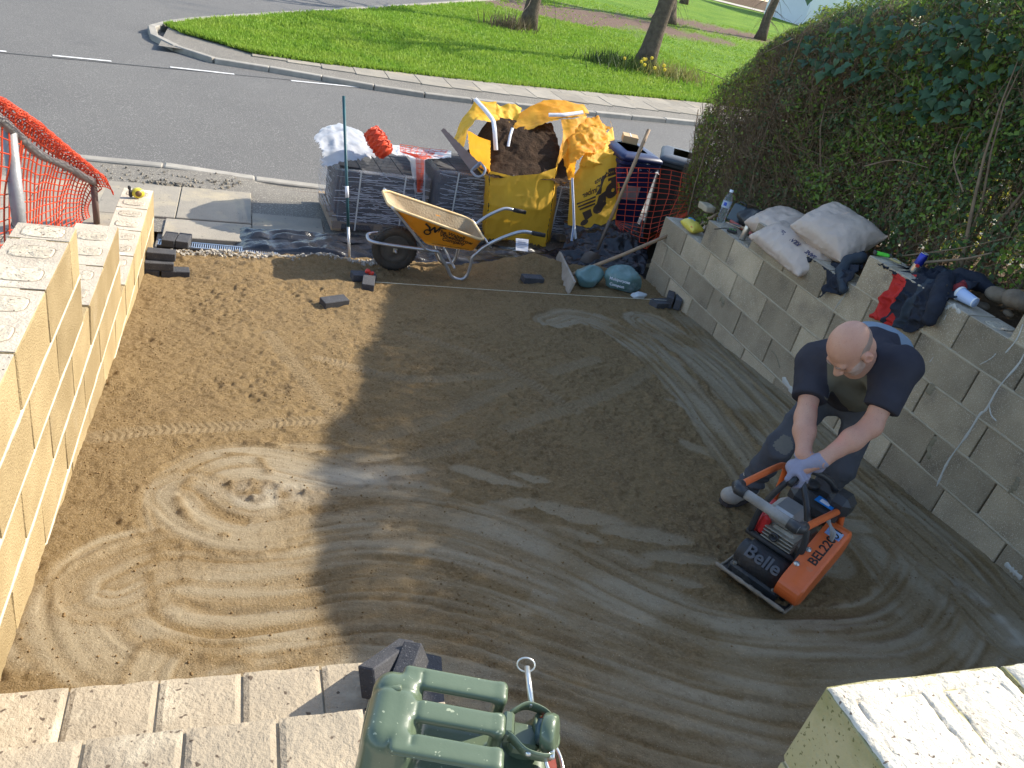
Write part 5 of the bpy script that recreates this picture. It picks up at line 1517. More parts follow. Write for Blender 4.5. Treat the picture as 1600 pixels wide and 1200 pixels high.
# ================================================================== wheelbarrow
M_tube = mat('galvanised_tube', (.52, .53, .54), .34, metal=.7, col2=(.42, .42, .42), nsc=14, stain=(.30, .27, .22), stain_sc=9, stain_lo=.60)
M_tray = mat('orange_tray_plastic', (.82, .32, .02), .42, col2=(.72, .26, .018), nsc=6, bump=.15, bsc=70, stain=(.42, .26, .11), stain_sc=8, stain_lo=.60, spec=.4)
M_rim = mat('dusty_tray_rim', (.66, .52, .30), .7, col2=(.62, .40, .16), nsc=10)
M_trayin = mat('dusty_tray_inside', (.42, .33, .21), .9, col2=(.30, .22, .13), nsc=8, bump=.6, bsc=60, stain=(.62, .27, .05), stain_sc=12, stain_lo=.64)
M_tyre = mat('dirty_tyre', (.035, .032, .028), .85, col2=(.085, .07, .05), nsc=16, bump=.5, bsc=120)
YN, YF = 6.10, 6.56      # near and far side planes of the barrow
wb0 = ony(620, 426, 6.33)
wbz = sz(wb0[0], 6.33)
barrow = thing('wheelbarrow', 'orange plastic wheelbarrow parked in front of the pallets', 'wheelbarrow', (float(wb0[0]), 6.33, wbz), world=True)
def nearP(px, py): return ony(px, py, YN)
def both(fn):
    for k, yy in ((0, YN), (1, YF)): fn(k, yy)
# wheel
hub = ony(619, 391, 6.26); hub[1] = 6.34; hub[2] = wbz + .193
Mw = Matrix.Translation(hub) @ Matrix.Rotation(math.pi / 2, 4, 'X')
wh = MB().lathe([(.125, -.028), (.150, -.043), (.180, -.044), (.193, -.026), (.195, 0), (.193, .026), (.180, .044), (.150, .043), (.125, .028)], 40, Mw, cap=False).build('wheel', M_tyre, barrow, True)
tr = MB()
for k in range(44):
    a = 2 * math.pi * k / 44
    for sgn in (-1, 1):
        tr.box(tuple(hub + np.array([math.cos(a + .03 * sgn) * .193, sgn * .020, math.sin(a + .03 * sgn) * .193])), (.012, .022, .010), Matrix.Rotation(-a + math.pi / 2, 3, 'Y') @ Matrix.Rotation(.5 * sgn, 3, 'Z'))
tr.build('tread', M_tyre, wh, kind='stuff')
MB().lathe([(.02, -.03), (.05, -.022), (.10, -.012), (.127, -.03), (.127, .03), (.10, .012), (.05, .022), (.02, .03)], 30, Mw).build('rim', mat('dusty_wheel_rim', (.13, .115, .09), .8, col2=(.07, .06, .05), nsc=12), wh, True)
MB().tube([hub + [0, -.10, 0], hub + [0, .10, 0]], .010, 10).build('axle', M_tube, wh, True)
MB().box(tuple(hub + [0, -.040, -.005]), (.035, .003, .035)).build('hub_plate', mat('cream_plate', (.62, .56, .38), .7), wh)
# frame: loop round the wheel, stays, legs and handles (near side shape mirrored to the far side)
prof_main = [nearP(584, 389), nearP(600, 390), nearP(640, 391), nearP(676, 392)]
def side_path(pts, yy): return [np.array([p[0], yy, p[2]]) for p in pts]
yn_, yf_ = 6.20, 6.48
zz = nearP(620, 391)[2]
loop = [side_path([nearP(682, 392)], YN)[0], side_path([nearP(640, 391)], YN + .06)[0], side_path([nearP(597, 389)], yn_ + .02)[0], side_path([nearP(583, 388)], yn_ + .06)[0], side_path([nearP(580, 388)], 6.34)[0]]
loop += [np.array([p[0], 12.68 - p[1], p[2]]) for p in loop[:-1][::-1]]
loop = [p if p[1] < 6.34 else np.array([p[0], min(p[1], YF), p[2]]) for p in loop]
MB().tube(smooth_path(loop, 40), .0145, 10).build('wheel_loop', M_tube, barrow, True)
for yy in (YN, YF):
    leg = [side_path([nearP(*q)], yy)[0] for q in [(676, 392), (685, 394), (690, 404), (697, 425), (703, 438), (712, 443), (722, 443), (729, 436), (734, 420), (738, 402), (744, 396)]]
    dz = sz(leg[5][0], min(yy, 6.8)) + .012 - leg[5][2]
    for k in (3, 4, 5, 6, 7, 8): leg[k] = leg[k] + np.array([0, 0, dz * .8])
    MB().tube(smooth_path(leg, 44), .0145, 10).build('leg', M_tube, barrow, True)
    st = [side_path([nearP(*q)], yy)[0] for q in [(612, 323), (636, 352), (660, 384), (668, 390), (678, 393)]]
    MB().tube(smooth_path(st, 20), .012, 8).build('tray_stay', M_tube, barrow, True)
    spread = .06 * (1 if yy > 6.34 else -1)
    hd = [side_path([nearP(*q)], yy + spread * t)[0] for q, t in [((742, 398), 0), ((756, 386), 0), ((778, 372), .5), ((800, 362), .8), ((815, 358), 1), ((828, 360), 1)]]
    MB().tube(smooth_path(hd, 24), .0150, 10).build('handle', M_tube, barrow, True)
    g0 = hd[-1]; g1 = side_path([nearP(848, 364)], yy + spread)[0]
    MB().tube([g0, g0 * .5 + g1 * .5, g1], [.020, .0205, .019], 10).build('grip', M_rub, barrow, True)
    br = [side_path([nearP(*q)], yy)[0] for q in [(757, 372), (764, 383), (768, 389)]]
    MB().tube(br, .009, 6).build('tray_brace', M_tube, barrow, True)
MB().tube([np.array([nearP(712, 410)[0], YN, nearP(700, 418)[2]]), np.array([nearP(712, 410)[0], YF, nearP(700, 418)[2]])], .010, 8).build('cross_brace', M_tube, barrow, True)
# tray: front slope, floor and back slope
Pf, Pr = nearP(609, 321), nearP(756, 372); Bf, Br = nearP(668, 388), nearP(745, 396)
yc = 6.31
def ring(xf, xr, zf, zr, hf, hr, rad=.07, n=6):
    """rounded rectangle; front/rear x, z and half widths"""
    out = []
    for sx, sy, a0 in ((0, -1, 180), (1, -1, 270), (1, 1, 0), (0, 1, 90)):
        x = xr if sx else xf; h = hr if sx else hf
        for k in range(n + 1):
            a = R(a0 + 90 * k / n)
            px = x - (rad if sx else -rad) + rad * math.cos(a); py = yc + sy * (h - rad) + rad * math.sin(a)
            t = (px - xf) / (xr - xf); out.append((px, py, zf + (zr - zf) * t))
    return np.array(out)
top = ring(Pf[0], Pr[0], Pf[2] - .012, Pr[2] - .012, .22, .26, .09); bot = ring(Bf[0], Br[0], Bf[2], Br[2], .13, .16, .06)
mid = top * .5 + bot * .5; mid2 = top * .15 + bot * .85
outer = np.array([bot, mid2, mid, top])
t_ = MB().grid(outer, cv=True); t_.f.append(tuple(range(len(bot)))[::-1]); t_.m.append(0); t_.build('tray', M_tray, barrow, True)
def inset(rg_, d, dz): 
    c = rg_.mean(0); q = rg_ - c; return c + q * (1 - d / np.linalg.norm(q[:, :2], axis=1))[:, None] + [0, 0, dz]
i_ = MB().grid(np.array([inset(top, .012, 0), inset(mid, .012, 0), inset(bot, .014, .012)]), cv=True); n0 = len(top); i_.f.append(tuple(range(2 * n0, 3 * n0))); i_.m.append(0); i_.build('tray_inside', M_trayin, barrow, True)
MB().tube([tuple(p) for p in inset(top, -.006, .004)], .0125, 8, closed=True).build('rolled_rim', M_rim, barrow, True)
# lettering on the near side of the tray
A = np.array([nearP(690, 362)[0], 0, nearP(690, 362)[2]])
n_s = len(top)
fr_t, rr_t = (Pf[0], yc - .22, Pf[2]), (Pr[0], yc - .26, Pr[2]); fr_b, rr_b = (Bf[0], yc - .13, Bf[2]), (Br[0], yc - .16, Br[2])
def side_pt(u, v, d=.004):   # u front->rear, v top->bottom on the near face
    a = np.array(fr_t) * (1 - u) + np.array(rr_t) * u; b = np.array(fr_b) * (1 - u) + np.array(rr_b) * u
    nrm = np.cross(np.array(rr_t) - np.array(fr_t), np.array(fr_b) - np.array(fr_t)); nrm /= np.linalg.norm(nrm)
    if nrm[1] > 0: nrm = -nrm
    return a * (1 - v) + b * v + nrm * (d + .011)
M_ink = mat('black_print', (.02, .018, .015), .7)
def side_frame(u, v):
    o = side_pt(u, v); xa = side_pt(u + .1, v) - o; ya = side_pt(u, v - .1) - o
    return basis(xa, ya, o)
for txt, v in (('The Walsall', .36), ('Wheelbarrow', .52), ('Company', .68)):
    put_text('lettering', txt, .052, side_frame(.415, v), M_ink, barrow, bold=.0008)
put_text('lettering', 'www.thewalsallwheelbarrowcompany.co.uk', .0185, side_frame(.17, .90), M_ink, barrow)
Ml = side_frame(.21, .50)
lg = MB()
def stroke(pts, wd):
    pts = np.array(pts, float)
    for a, b in zip(pts[:-1], pts[1:]):
        d = (b - a) / np.linalg.norm(b - a); n = np.array([-d[1], d[0]]) * wd / 2
        lg.add([Ml @ Vector((*q, .0005)) for q in (a - n - d * wd * .2, b - n + d * wd * .2, b + n + d * wd * .2, a + n - d * wd * .2)], [(0, 1, 2, 3)])
stroke([(-.012, .085), (.03, .06), (.045, .02)], .017); stroke([(.045, .02), (.07, .075)], .017); stroke([(.07, .075), (.09, .022)], .017); stroke([(.09, .022), (.115, .085), (.165, .092)], .017)
stroke([(.030 + .026 * math.cos(t), .002 + .026 * math.sin(t)) for t in np.linspace(0, 6.283, 17)], .013)
lg.build('logo', M_ink, barrow)
# crust of dry mortar in the tray
X, Y = np.meshgrid(np.linspace(Bf[0] + .03, Br[0] - .02, 24), np.linspace(yc - .11, yc + .11, 24), indexing='ij')
Z = Bf[2] + (Br[2] - Bf[2]) * (X - Bf[0]) / (Br[0] - Bf[0]) + .016 + .02 * np.maximum(0, vn2(X, Y, .06, 3)) + .008 * vn2(X, Y, .02, 4)
addfast('mortar_crust', np.stack([X, Y, Z], -1).reshape(-1, 3), gridfaces(24, 24), M_trayin, barrow)

# ================================================================== long tools
M_ash = mat('wooden_handle', (.40, .27, .16), .65, col2=(.30, .19, .11), nsc=18, bump=.2, bsc=80)
M_teal = mat('teal_fibreglass', (.012, .085, .10), .45, col2=(.01, .05, .065), nsc=10)
M_rust = mat('dirty_steel', (.20, .16, .13), .6, metal=.4, col2=(.11, .085, .07), nsc=9, bump=.3, bsc=60)
bs = ony(546, 409, 6.62); tp = ony(537, 150, 7.02)
rk = thing('garden_rake', 'upright teal-handled rake standing in front of the left pallet', 'rake', tuple(bs), world=True)
MB().tube([bs + (tp - bs) * t for t in (.22, .42, .45, 1)], .0135, 10).build('handle', M_teal, rk, True)
MB().tube([bs + (tp - bs) * t for t in (.40, .47)], .016, 10).build('joint_sleeve', M_web, rk, True)
MB().tube([bs + (tp - bs) * t for t in (.0, .23)], .0125, 10).build('socket', M_tube, rk, True)
MB().box(tuple(bs + [0, -.01, .012]), (.36, .03, .022), Matrix.Rotation(.1, 3, 'Z')).build('head', M_rust, rk)
for k in range(14): MB().box(tuple(bs + [-.165 + .0255 * k, -.03 + .1 * (-.165 + .0255 * k) * 1.0, -.012]), (.006, .012, .05)).build('tine', M_rust, rk)
sh0, sh1 = ony(1014, 202, 6.95), ony(930, 398, 6.78)
sv_ = thing('shovel', 'wooden-handled shovel leaning on the heap by the blue bin', 'shovel', tuple(sh1), world=True)
MB().tube([sh0 + (sh1 - sh0) * t for t in (0, .4, .74)], [.0185, .0175, .018], 10).build('handle', M_ash, sv_, True)
MB().tube([sh0 + (sh1 - sh0) * t for t in (.72, .8, .96)], [.021, .018, .014], 10).build('socket', M_rust, sv_, True)
d = (sh1 - sh0) / np.linalg.norm(sh1 - sh0); sd2 = np.cross(d, [0, 1, 0]); sd2 /= np.linalg.norm(sd2); nn = np.cross(sd2, d)
bl_ = []
for t, wd in ((-.02, .05), (.02, .11), (.12, .125), (.22, .115), (.28, .05)):
    bl_.append([sh1 + d * t + sd2 * wd * u + nn * .035 * (u * u - .3) for u in np.linspace(-1, 1, 9)])
MB().grid(np.array(bl_)).build('blade', M_rust, sv_, True)
# flat wooden levelling rake propped on the wall
hd0 = hits(884, 440); hd0[2] += .05
tip = onx(1062, 360, 3.98)
lr = thing('levelling_rake', 'wooden levelling rake propped with its handle on the grey wall', 'rake', tuple(hd0), world=True)
MB().tube([hd0, hd0 * .5 + tip * .5 - [0, 0, .012], tip], [.019, .0175, .016], 10).build('handle', M_ash, lr, True)
e0, e1 = hits(866, 410), hits(888, 459); ed = (e1 - e0); 
pm = MB(); A = []
for z, off in ((.0, .0), (.16, .035)):
    for o2 in (-.009, .009): pass
nrm = np.cross(ed, [0, 0, 1]); nrm /= np.linalg.norm(nrm)
c8 = [e0 - nrm * .01, e1 - nrm * .01, e1 + nrm * .01, e0 + nrm * .01]
tl = np.array([0, 0, .125]) - nrm * .03
MB().add([p - [0, 0, .01] for p in c8] + [p + tl for p in c8], [(0, 1, 2, 3)[::-1], (4, 5, 6, 7), (0, 1, 5, 4), (1, 2, 6, 5), (2, 3, 7, 6), (3, 0, 4, 7)]).build('blade', mat('weathered_board', (.45, .39, .31), .9, col2=(.33, .28, .22), nsc=10, bump=.5, bsc=50), lr)
# rusty handsaw across the second pallet
s0, s1 = ony(691, 202, 7.62), ony(752, 272, 7.22)
sw = thing('handsaw', 'rusty handsaw leaning against the full yellow bag', 'saw', tuple(s1), world=True)
d = (s1 - s0) / np.linalg.norm(s1 - s0); sd2 = np.cross(d, C_F); sd2 /= np.linalg.norm(sd2)
if sd2[0] < 0: sd2 = -sd2
Lw = np.linalg.norm(s1 - s0)
bp_ = [(s0 + d * Lw * t, .018 + .045 * t) for t in np.linspace(0, .88, 22)]
V = []
for k, (p, wd) in enumerate(bp_): V += [p - sd2 * wd, p + sd2 * (wd + (.004 if k % 2 else 0))]
V2 = [q + C_F * .003 for q in V]; nV = len(V)
MB().add(V + V2, [(2 * i, 2 * i + 1, 2 * i + 3, 2 * i + 2) for i in range(21)] + [(nV + 2 * i + 2, nV + 2 * i + 3, nV + 2 * i + 1, nV + 2 * i) for i in range(21)] + [(2 * i, 2 * i + 2, nV + 2 * i + 2, nV + 2 * i) for i in range(21)] + [(2 * i + 3, 2 * i + 1, nV + 2 * i + 1, nV + 2 * i + 3) for i in range(21)]).build('blade', mat('rusty_blade', (.27, .20, .17), .65, metal=.3, col2=(.20, .13, .10), nsc=8, bump=.3), sw)
hc = s0 + d * Lw * .93
MB().tube(smooth_path([hc - sd2 * .055 - d * .05, hc - sd2 * .05 + d * .03, hc + sd2 * .0 + d * .06, hc + sd2 * .06 + d * .03, hc + sd2 * .065 - d * .06], 16), .012, 8).build('handle', mat('blue_grey_handle', (.20, .24, .32), .5, col2=(.33, .33, .34), nsc=9), sw, True)
MB().tube([hc - sd2 * .055 - d * .05, hc + sd2 * .065 - d * .06], .011, 8).build('handle_bar', MATS['blue_grey_handle'], sw, True)

# ================================================================== loose paving blocks
def paver(px, py, label, rz=0.0, zl=None, tilt=(0, 0), pos=None, dz=.03):
    P = hits(px, py) if pos is None else np.array(pos, float)
    z = (sz(P[0], P[1]) if zl is None else zl) + dz
    ob = link('paving_block', PAVER, M_paver, None, (P[0], P[1], z), (tilt[0], tilt[1], rz))
    return tag(ob, label, 'paving block', 'loose charcoal paving blocks')
b0 = hits(262, 433); zb = sz(b0[0], b0[1])
paver(0, 0, 'charcoal paving block at the bottom left of the small stack by the sunlit wall', .05, zb, pos=(b0[0] - .16, b0[1] + .03, 0), dz=.02)
paver(0, 0, 'charcoal paving block at the bottom right of the small stack by the sunlit wall', .12, zb, pos=(b0[0] + .05, b0[1] + .05, 0), dz=.02)
paver(0, 0, 'charcoal paving block second up in the small stack by the sunlit wall', .08, zb, pos=(b0[0] - .06, b0[1] + .04, 0), dz=.082)
paver(0, 0, 'charcoal paving block on top of the small stack by the sunlit wall', .0, zb, pos=(b0[0] - .05, b0[1] + .09, 0), dz=.143)
for k, nm in enumerate(('left', 'right')):
    q = onz(265 + 22 * k, 381, zd + .02); paver(0, 0, 'charcoal paving block set %s of two on the drain grating' % nm, R(84), zd + .010, pos=(q[0], 6.63 + .0, 0), dz=.031)
paver(522, 476, 'lone charcoal paving block lying on the sunlit sand', R(22), dz=.022, tilt=(.05, -.03))
q1 = hits(575, 447); paver(0, 0, 'charcoal paving block standing on edge at the left end of the string line', R(80), sz(q1[0], q1[1]), (0, math.pi / 2 * 0), q1, .028)
paver(0, 0, 'charcoal paving block lying behind the string-line block near the wheel', R(8), sz(q1[0], q1[1] + .1), (0, 0), (q1[0] - .02, q1[1] + .16, 0), .024)
paver(831, 439, 'charcoal paving block half sunk in the heap behind the levelling rake', R(4), dz=.018)
q2 = hits(1052, 483); 
paver(0, 0, 'charcoal paving block leaning low at the foot of the grey wall', R(18), sz(q2[0], q2[1]), (.08, .05), (q2[0] - .13, q2[1] + .03, 0), .03)
paver(0, 0, 'charcoal paving block standing on edge next to the grey wall, nearer one', R(60), sz(q2[0], q2[1]), (math.pi / 2, 0, ), (q2[0] - .01, q2[1] + .09, 0), .055)
paver(0, 0, 'charcoal paving block standing on edge next to the grey wall, farther one', R(60), sz(q2[0], q2[1]), (math.pi / 2, 0), (q2[0] + .06, q2[1] + .06, 0), .055)
zs = .42
for (px, py, zc, rz, tl, lab) in [(607, 1012, .56, R(40), (1.1, .2), 'tilted charcoal paving block, leftmost of three beside the jerrycan'), (634, 1030, .56, R(62), (1.25, -.25), 'tilted charcoal paving block in the middle of three beside the jerrycan'), (664, 1036, .47, R(80), (.2, .1), 'charcoal paving block lying rightmost of three beside the jerrycan')]:
    q = onz(px, py, zc); ob = paver(0, 0, lab, rz, 0, tl, (q[0], q[1] - .04, 0), zc - .045)
# red string winder and string line
w0 = q1 + np.array([.02, .13, .095]); w0[2] = sz(q1[0], q1[1] + .13) + .075
sr = MB().tube(smooth_path([w0 + [-.03, 0, 0], w0 + [-.012, 0, .02], w0 + [.012, 0, -.006], w0 + [.035, 0, .012]], 12), [.010, .016, .018, .020, .018, .015, .017, .020, .022, .018, .014, .010], 8)
sr.build('string_winder', mat('red_plastic', (.62, .05, .03), .4), None, True, label='red string winder on a paving block by the barrow wheel', category='winder')
pA = q1 + np.array([.05, -.03, 0]); pA[2] = sz(q1[0], q1[1]) + .055; pB = np.array([q2[0] - .02, q2[1] + .02, sz(q2[0], q2[1]) + .075])
pts = [pA + (pB - pA) * t - np.array([0, 0, .006 * math.sin(math.pi * t)]) for t in np.linspace(0, 1, 16)]
MB().tube(pts, .0017, 5).build('string_line', mat('builders_string', (.72, .70, .55), .8), None, True, label='taut pale string line stretched across the sand between paving blocks', category='string')

# ================================================================== compost bags
M_tealbag = mat('green_compost_plastic', (.16, .27, .25), .22, col2=(.10, .19, .19), nsc=6, bump=.5, bsc=30, bdist=.015, spec=.7, stain=(.33, .40, .44), stain_sc=5, stain_lo=.58)
def crumple(name, label, cat, c, r, ang, seed, m, amp=.05, k=6.0, h=.012, top_tuck=None):
    Mx = np.array(Matrix.Rotation(ang, 3, 'Z'))
    c = np.array(c, float)
    rg = np.random.default_rng(seed)
    planes = rg.normal(0, 1, (16, 3)); planes /= np.linalg.norm(planes, axis=1, keepdims=True); dist = rg.uniform(.72, 1.0, 16)
    def f(P):
        q = ((P - c) @ Mx) / np.array(r)
        d = np.linalg.norm(q, axis=-1) - 1
        for n_, t in zip(planes, dist): d = np.maximum(d, q @ n_ - t)       # faceted like stiff plastic
        d = d * min(r) + amp * .4 * (np.abs(vn3(P, .09, seed)) - .2) + amp * .25 * (np.abs(vn3(P, .035, seed + 1)) - .2)
        return np.maximum(d, -(P[..., 2] - (c[2] - r[2] * .62)))
    V, F = isomesh(f, c - np.array(r).max() * 1.25, c + np.array(r).max() * 1.25, h)
    return V, F
for (px, py, r, ang, seed, lab) in [(925, 452, (.16, .11, .12), .3, 61, 'smaller crumpled green compost bag behind the levelling rake handle'), (978, 458, (.19, .13, .14), -.3, 62, 'larger glossy green compost bag with white lettering by the grey wall')]:
    g = hits(px, py); c = (g[0], g[1] + .12, g[2] + r[2] * .6)
    V, F = crumple('', '', '', c, r, ang, seed, M_tealbag)
    rt = thing('compost_bag', lab, 'plastic bag', (g[0], g[1] + .12, g[2]), world=True, group='green compost bags')
    addfast('bag', V, F, M_tealbag, rt, False)
    if seed == 62:
        o = ony(958, 440, float(c[1]) - .155)
        for j, t in enumerate(('Multipurpose', 'Compost')):
            put_text('lettering', t, .036, basis(C_R * .97 - C_U * .25, C_U + .25 * C_R, ony(952, 436 + 9 * j, float(c[1]) - .158)), M_web, rt, bold=.0006)
V, F = crumple('', '', '', hits(994, 466) + [.03, .02, .02], (.09, .06, .035), .4, 63, M_tealbag, h=.008)
addfast('torn_wrapper', V, F, mat('clear_scrap', (.62, .66, .66), .25, alpha=.8, bump=.4, bsc=30), None, False, label='torn clear plastic scrap under the larger compost bag', category='wrapper')

# ================================================================== railing with orange netting, left
M_pole = mat('grey_painted_steel', (.30, .30, .30), .5, metal=.3, col2=(.22, .22, .22), nsc=8, bump=.2, bsc=50)
rl = thing('handrail', 'grey steel tube handrail behind the sunlit wall', 'railing', (-1.25, 5.2, -.33), world=True)
pt = ony(14, 203, 5.25); pb = np.array([pt[0] + .01, 5.25, -.33])
MB().tube([pb, pt], .040, 14).build('post', M_pole, rl, True)
re_ = ony(146, 284, 7.05); rb_ = np.array([re_[0] + .01, 7.05, -.33])
MB().tube([rb_, re_], .026, 12).build('post', mat('brown_stake', (.16, .11, .09), .8), rl, True)
rail = smooth_path([ony(-60, 150, 4.7), ony(0, 187, 5.1), ony(20, 205, 5.28), ony(60, 240, 5.8), ony(100, 258, 6.4), re_], 30)
MB().tube(rail, .032, 14).build('top_rail', M_pole, rl, True)
for z in (.25, .55): MB().tube([(pt[0] + math.cos(a) * .036, 5.25 + math.sin(a) * .036, -.33 + z * 1.2 + .02 * math.sin(a)) for a in np.linspace(0, 6.28, 14)], .004, 5).build('wire_tie', M_rub, rl)
nt_ = 30
pr = resamp([p + np.array([.02, -.02, .035]) for p in resamp([ony(-40, 150, 4.8), ony(30, 190, 5.35), ony(70, 222, 5.85), ony(110, 252, 6.5), ony(146, 280, 7.0), ony(156, 300, 7.1)], 60)], nt_)
base_ = np.array([[p[0] - .10, p[1] + .06, -.31] for p in pr])
A = np.zeros((nt_, 17, 3))
for j, t in enumerate(np.linspace(0, 1, 17)): A[:, j] = pr * (1 - t) + base_ * t + np.array([-.05 * math.sin(3 * t), 0, 0])
A += .018 * np.stack([vn3(A, .25, 3), vn3(A, .25, 4), vn3(A, .2, 5)], -1) * 2
bn = thing('barrier_netting', 'orange barrier net draped over the handrail at the left edge', 'net', (-1.2, 5.9, -.33), world=True)
netmesh(A, .0055, .0042, 4).build('hanging_net', M_orange, bn)
# bunched net over the rail
B = []
for sx in np.linspace(-1, 1, 13): 
    B.append([p + np.array([.075 * math.sin(sx * 1.7) + .01, 0, -.03 + .05 * math.cos(sx * 1.7) + .02 * vn2(sx, k * .3, .3, 5)]) for k, p in enumerate(resamp(pr, 60))])
netmesh(np.array(B), .0045, .0045, 4, 1, 1).build('bunched_net', M_orange, bn)
# tape measure on the end of the sunlit wall
tz = zL - .90 + .002
c = onz(220, 303, tz + .03)
tm = thing('tape_measure', 'yellow and black tape measure on the low far end of the sunlit wall', 'tape measure', (c[0] - .02, c[1], tz), .3)
V = MB().prism([(.045 * math.cos(t), .036 + .036 * math.sin(t)) for t in np.linspace(0, 2 * math.pi, 22)[:-1]], -.02, .02, Matrix.Rotation(math.pi / 2, 4, 'X')); V.build('case', mat('yellow_plastic', (.60, .50, .05), .4), tm, True)
MB().prism([(.024 * math.cos(t), .036 + .024 * math.sin(t)) for t in np.linspace(0, 2 * math.pi, 18)[:-1]], -.0225, .0225, Matrix.Rotation(math.pi / 2, 4, 'X')).build('badge', mat('brown_badge', (.14, .07, .03), .5), tm, True)
MB().box((-.052, 0, .03), (.025, .036, .055), b=.008).build('grip', M_rub, tm)
MB().box((-.06, 0, .075), (.02, .026, .03), b=.005).build('lock', M_rub, tm)

# ================================================================== plate compactor
hx, hy = -.8746, -.4848
pc = thing('plate_compactor', 'orange and black petrol plate compactor gripped by the worker', 'compactor', (2.42, 2.12, float(gz(2.42, 2.12)) - .004), math.atan2(hy, hx))
M_cast = mat('black_cast_iron', (.030, .031, .034), .55, metal=.3, col2=(.055, .053, .05), nsc=9, bump=.4, bsc=60, stain=(.20, .175, .14), stain_sc=7, stain_lo=.60)
M_org = mat('orange_enamel', (.66, .135, .028), .42, col2=(.55, .11, .025), nsc=5, bump=.12, bsc=40, stain=(.34, .20, .12), stain_sc=8, stain_lo=.64, coat=.2)
M_eng = mat('engine_alloy', (.42, .39, .32), .5, metal=.45, col2=(.30, .27, .21), nsc=14, bump=.4, bsc=50, stain=(.16, .13, .10), stain_sc=10, stain_lo=.60)
M_redp = mat('red_engine_cover', (.52, .028, .030), .38, col2=(.40, .02, .02), nsc=8)
M_blkp = mat('black_engine_plastic', (.022, .023, .026), .42, col2=(.05, .05, .05), nsc=7, bump=.2, bsc=60)
M_dust = mat('dusty_plate_edge', (.30, .25, .185), .9, col2=(.16, .135, .10), nsc=18, bump=.4)
M_grey = mat('grey_grip_sleeve', (.33, .31, .28), .8, col2=(.22, .205, .18), nsc=14, bump=.4, bsc=60)
# sole plate with turned-up front and rear
xs = np.array([-.275, -.255, -.22, -.16, 0, .16, .215, .245, .268, .28]); zs_ = np.array([.055, .030, .010, .002, .0, .002, .012, .030, .050, .062])
ysr = np.linspace(-.17, .17, 9)
topA = np.array([[(x, y, z + .012) for y in ysr] for x, z in zip(xs, zs_)]); botA = topA - [0, 0, .012]
pm = MB().grid(topA[:, ::-1]).grid(botA)
for A in (np.stack([topA[0], botA[0]]), np.stack([botA[-1], topA[-1]]), np.stack([botA[:, 0], topA[:, 0]]), np.stack([topA[:, -1], botA[:, -1]])): pm.grid(A)
plate = pm.build('sole_plate', M_cast, pc, False)
MB().tube([(.279, y, .070) for y in np.linspace(-.168, .168, 12)], [.009 + .002 * math.sin(k * 2.1) for k in range(12)], 8).build('front_lip', M_dust, plate, True)
for k in range(7): MB().lathe([(.013, 0), (.014, .012), (.008, .016)], 10, Matrix.Translation((.238, -.14 + .046 * k, .034)) @ Matrix.Rotation(-.7, 4, 'Y')).build('rivet', M_cast, plate, True)
for sy in (-1, 1): MB().tube([(x, sy * .168, z + .012) for x, z in zip(xs, zs_)], .007, 6).build('side_lip', M_dust, plate, True)
# exciter drum
ex = MB().lathe([(.0, -.125), (.058, -.125), (.062, -.118), (.062, -.095), (.074, -.093), (.074, .093), (.062, .095), (.062, .118), (.058, .125), (.0, .125)], 30, Matrix.Translation((.115, -.02, .098)) @ Matrix.Rotation(math.pi / 2, 4, 'X'), cap=False).build('exciter', M_cast, pc, True)
MB().box((.115, -.02, .035), (.16, .25, .05), b=.01).build('exciter_foot', M_cast, ex)
for sy in (-.12, .08):
    for xx in (.055, .185): MB().lathe([(.010, 0), (.010, .012)], 6, Matrix.Translation((xx, sy, .058))).build('bolt', M_eng, ex)
me = text_mesh('Belle', .088, .004, 'CENTER', bold=.002)
for v in me.vertices:     # wrap the raised name round the drum; reads from the front
    a = 1.10 - v.co.y / .078 * .9; r_ = .0815 + v.co.z * .8
    v.co = Vector((.115 + r_ * math.sin(a), -.02 + v.co.x * 1.0, .098 + r_ * math.cos(a)))
link('raised_name', me, mat('worn_raised_name', (.10, .10, .105), .5, metal=.3), ex)
# frame, rubber mounts, engine deck
for sx in (-.20, .02):
    for sy in (-.12, .10): MB().lathe([(.022, 0), (.026, .02), (.022, .04)], 12, Matrix.Translation((sx, sy, .012))).build('rubber_mount', M_rub, pc, True)
MB().box((-.09, -.01, .070), (.30, .27, .03), b=.008).build('engine_deck', M_cast, pc)
MB().tube([(.06, -.17, .17), (.06, .12, .17)], .016, 10).build('cross_tube', M_cast, pc, True)
# engine
eng = MB().box((-.10, -.02, .155), (.20, .19, .14), b=.02).build('engine', M_eng, pc)
MB().box((.0, -.03, .20), (.10, .13, .12), b=.02).build('cylinder_head', M_eng, eng)
for k in range(6): MB().box((.005, -.03, .155 + .018 * k), (.125, .15, .006), b=.002).build('cooling_fin', M_eng, eng)
MB().lathe([(.018, 0), (.022, .03), (.014, .03), (.012, .01)], 14, Matrix.Translation((.052, -.045, .225)) @ Matrix.Rotation(math.pi / 2, 4, 'Y')).build('spark_plug_hole', M_blkp, eng, True)
MB().box((-.015, -.06, .315), (.17, .14, .085), b=.028).build('silencer_shield', mat('grey_heat_shield', (.50, .50, .49), .4, metal=.6, col2=(.38, .37, .35), nsc=9), eng)
MB().lathe([(.03, 0), (.10, 0), (.105, .02), (.098, .05), (.06, .065), (.0, .068)], 26, Matrix.Translation((-.085, -.125, .185)) @ Matrix.Rotation(math.pi / 2, 4, 'X'), cap=False).build('recoil_cover', M_redp, eng, True)
for k in range(8):
    a = k * math.pi / 4; MB().box((-.085 + .075 * math.cos(a), -.186, .185 + .075 * math.sin(a)), (.012, .006, .030), Matrix.Rotation(-a, 3, 'Y')).build('cooling_slot', M_blkp, eng)
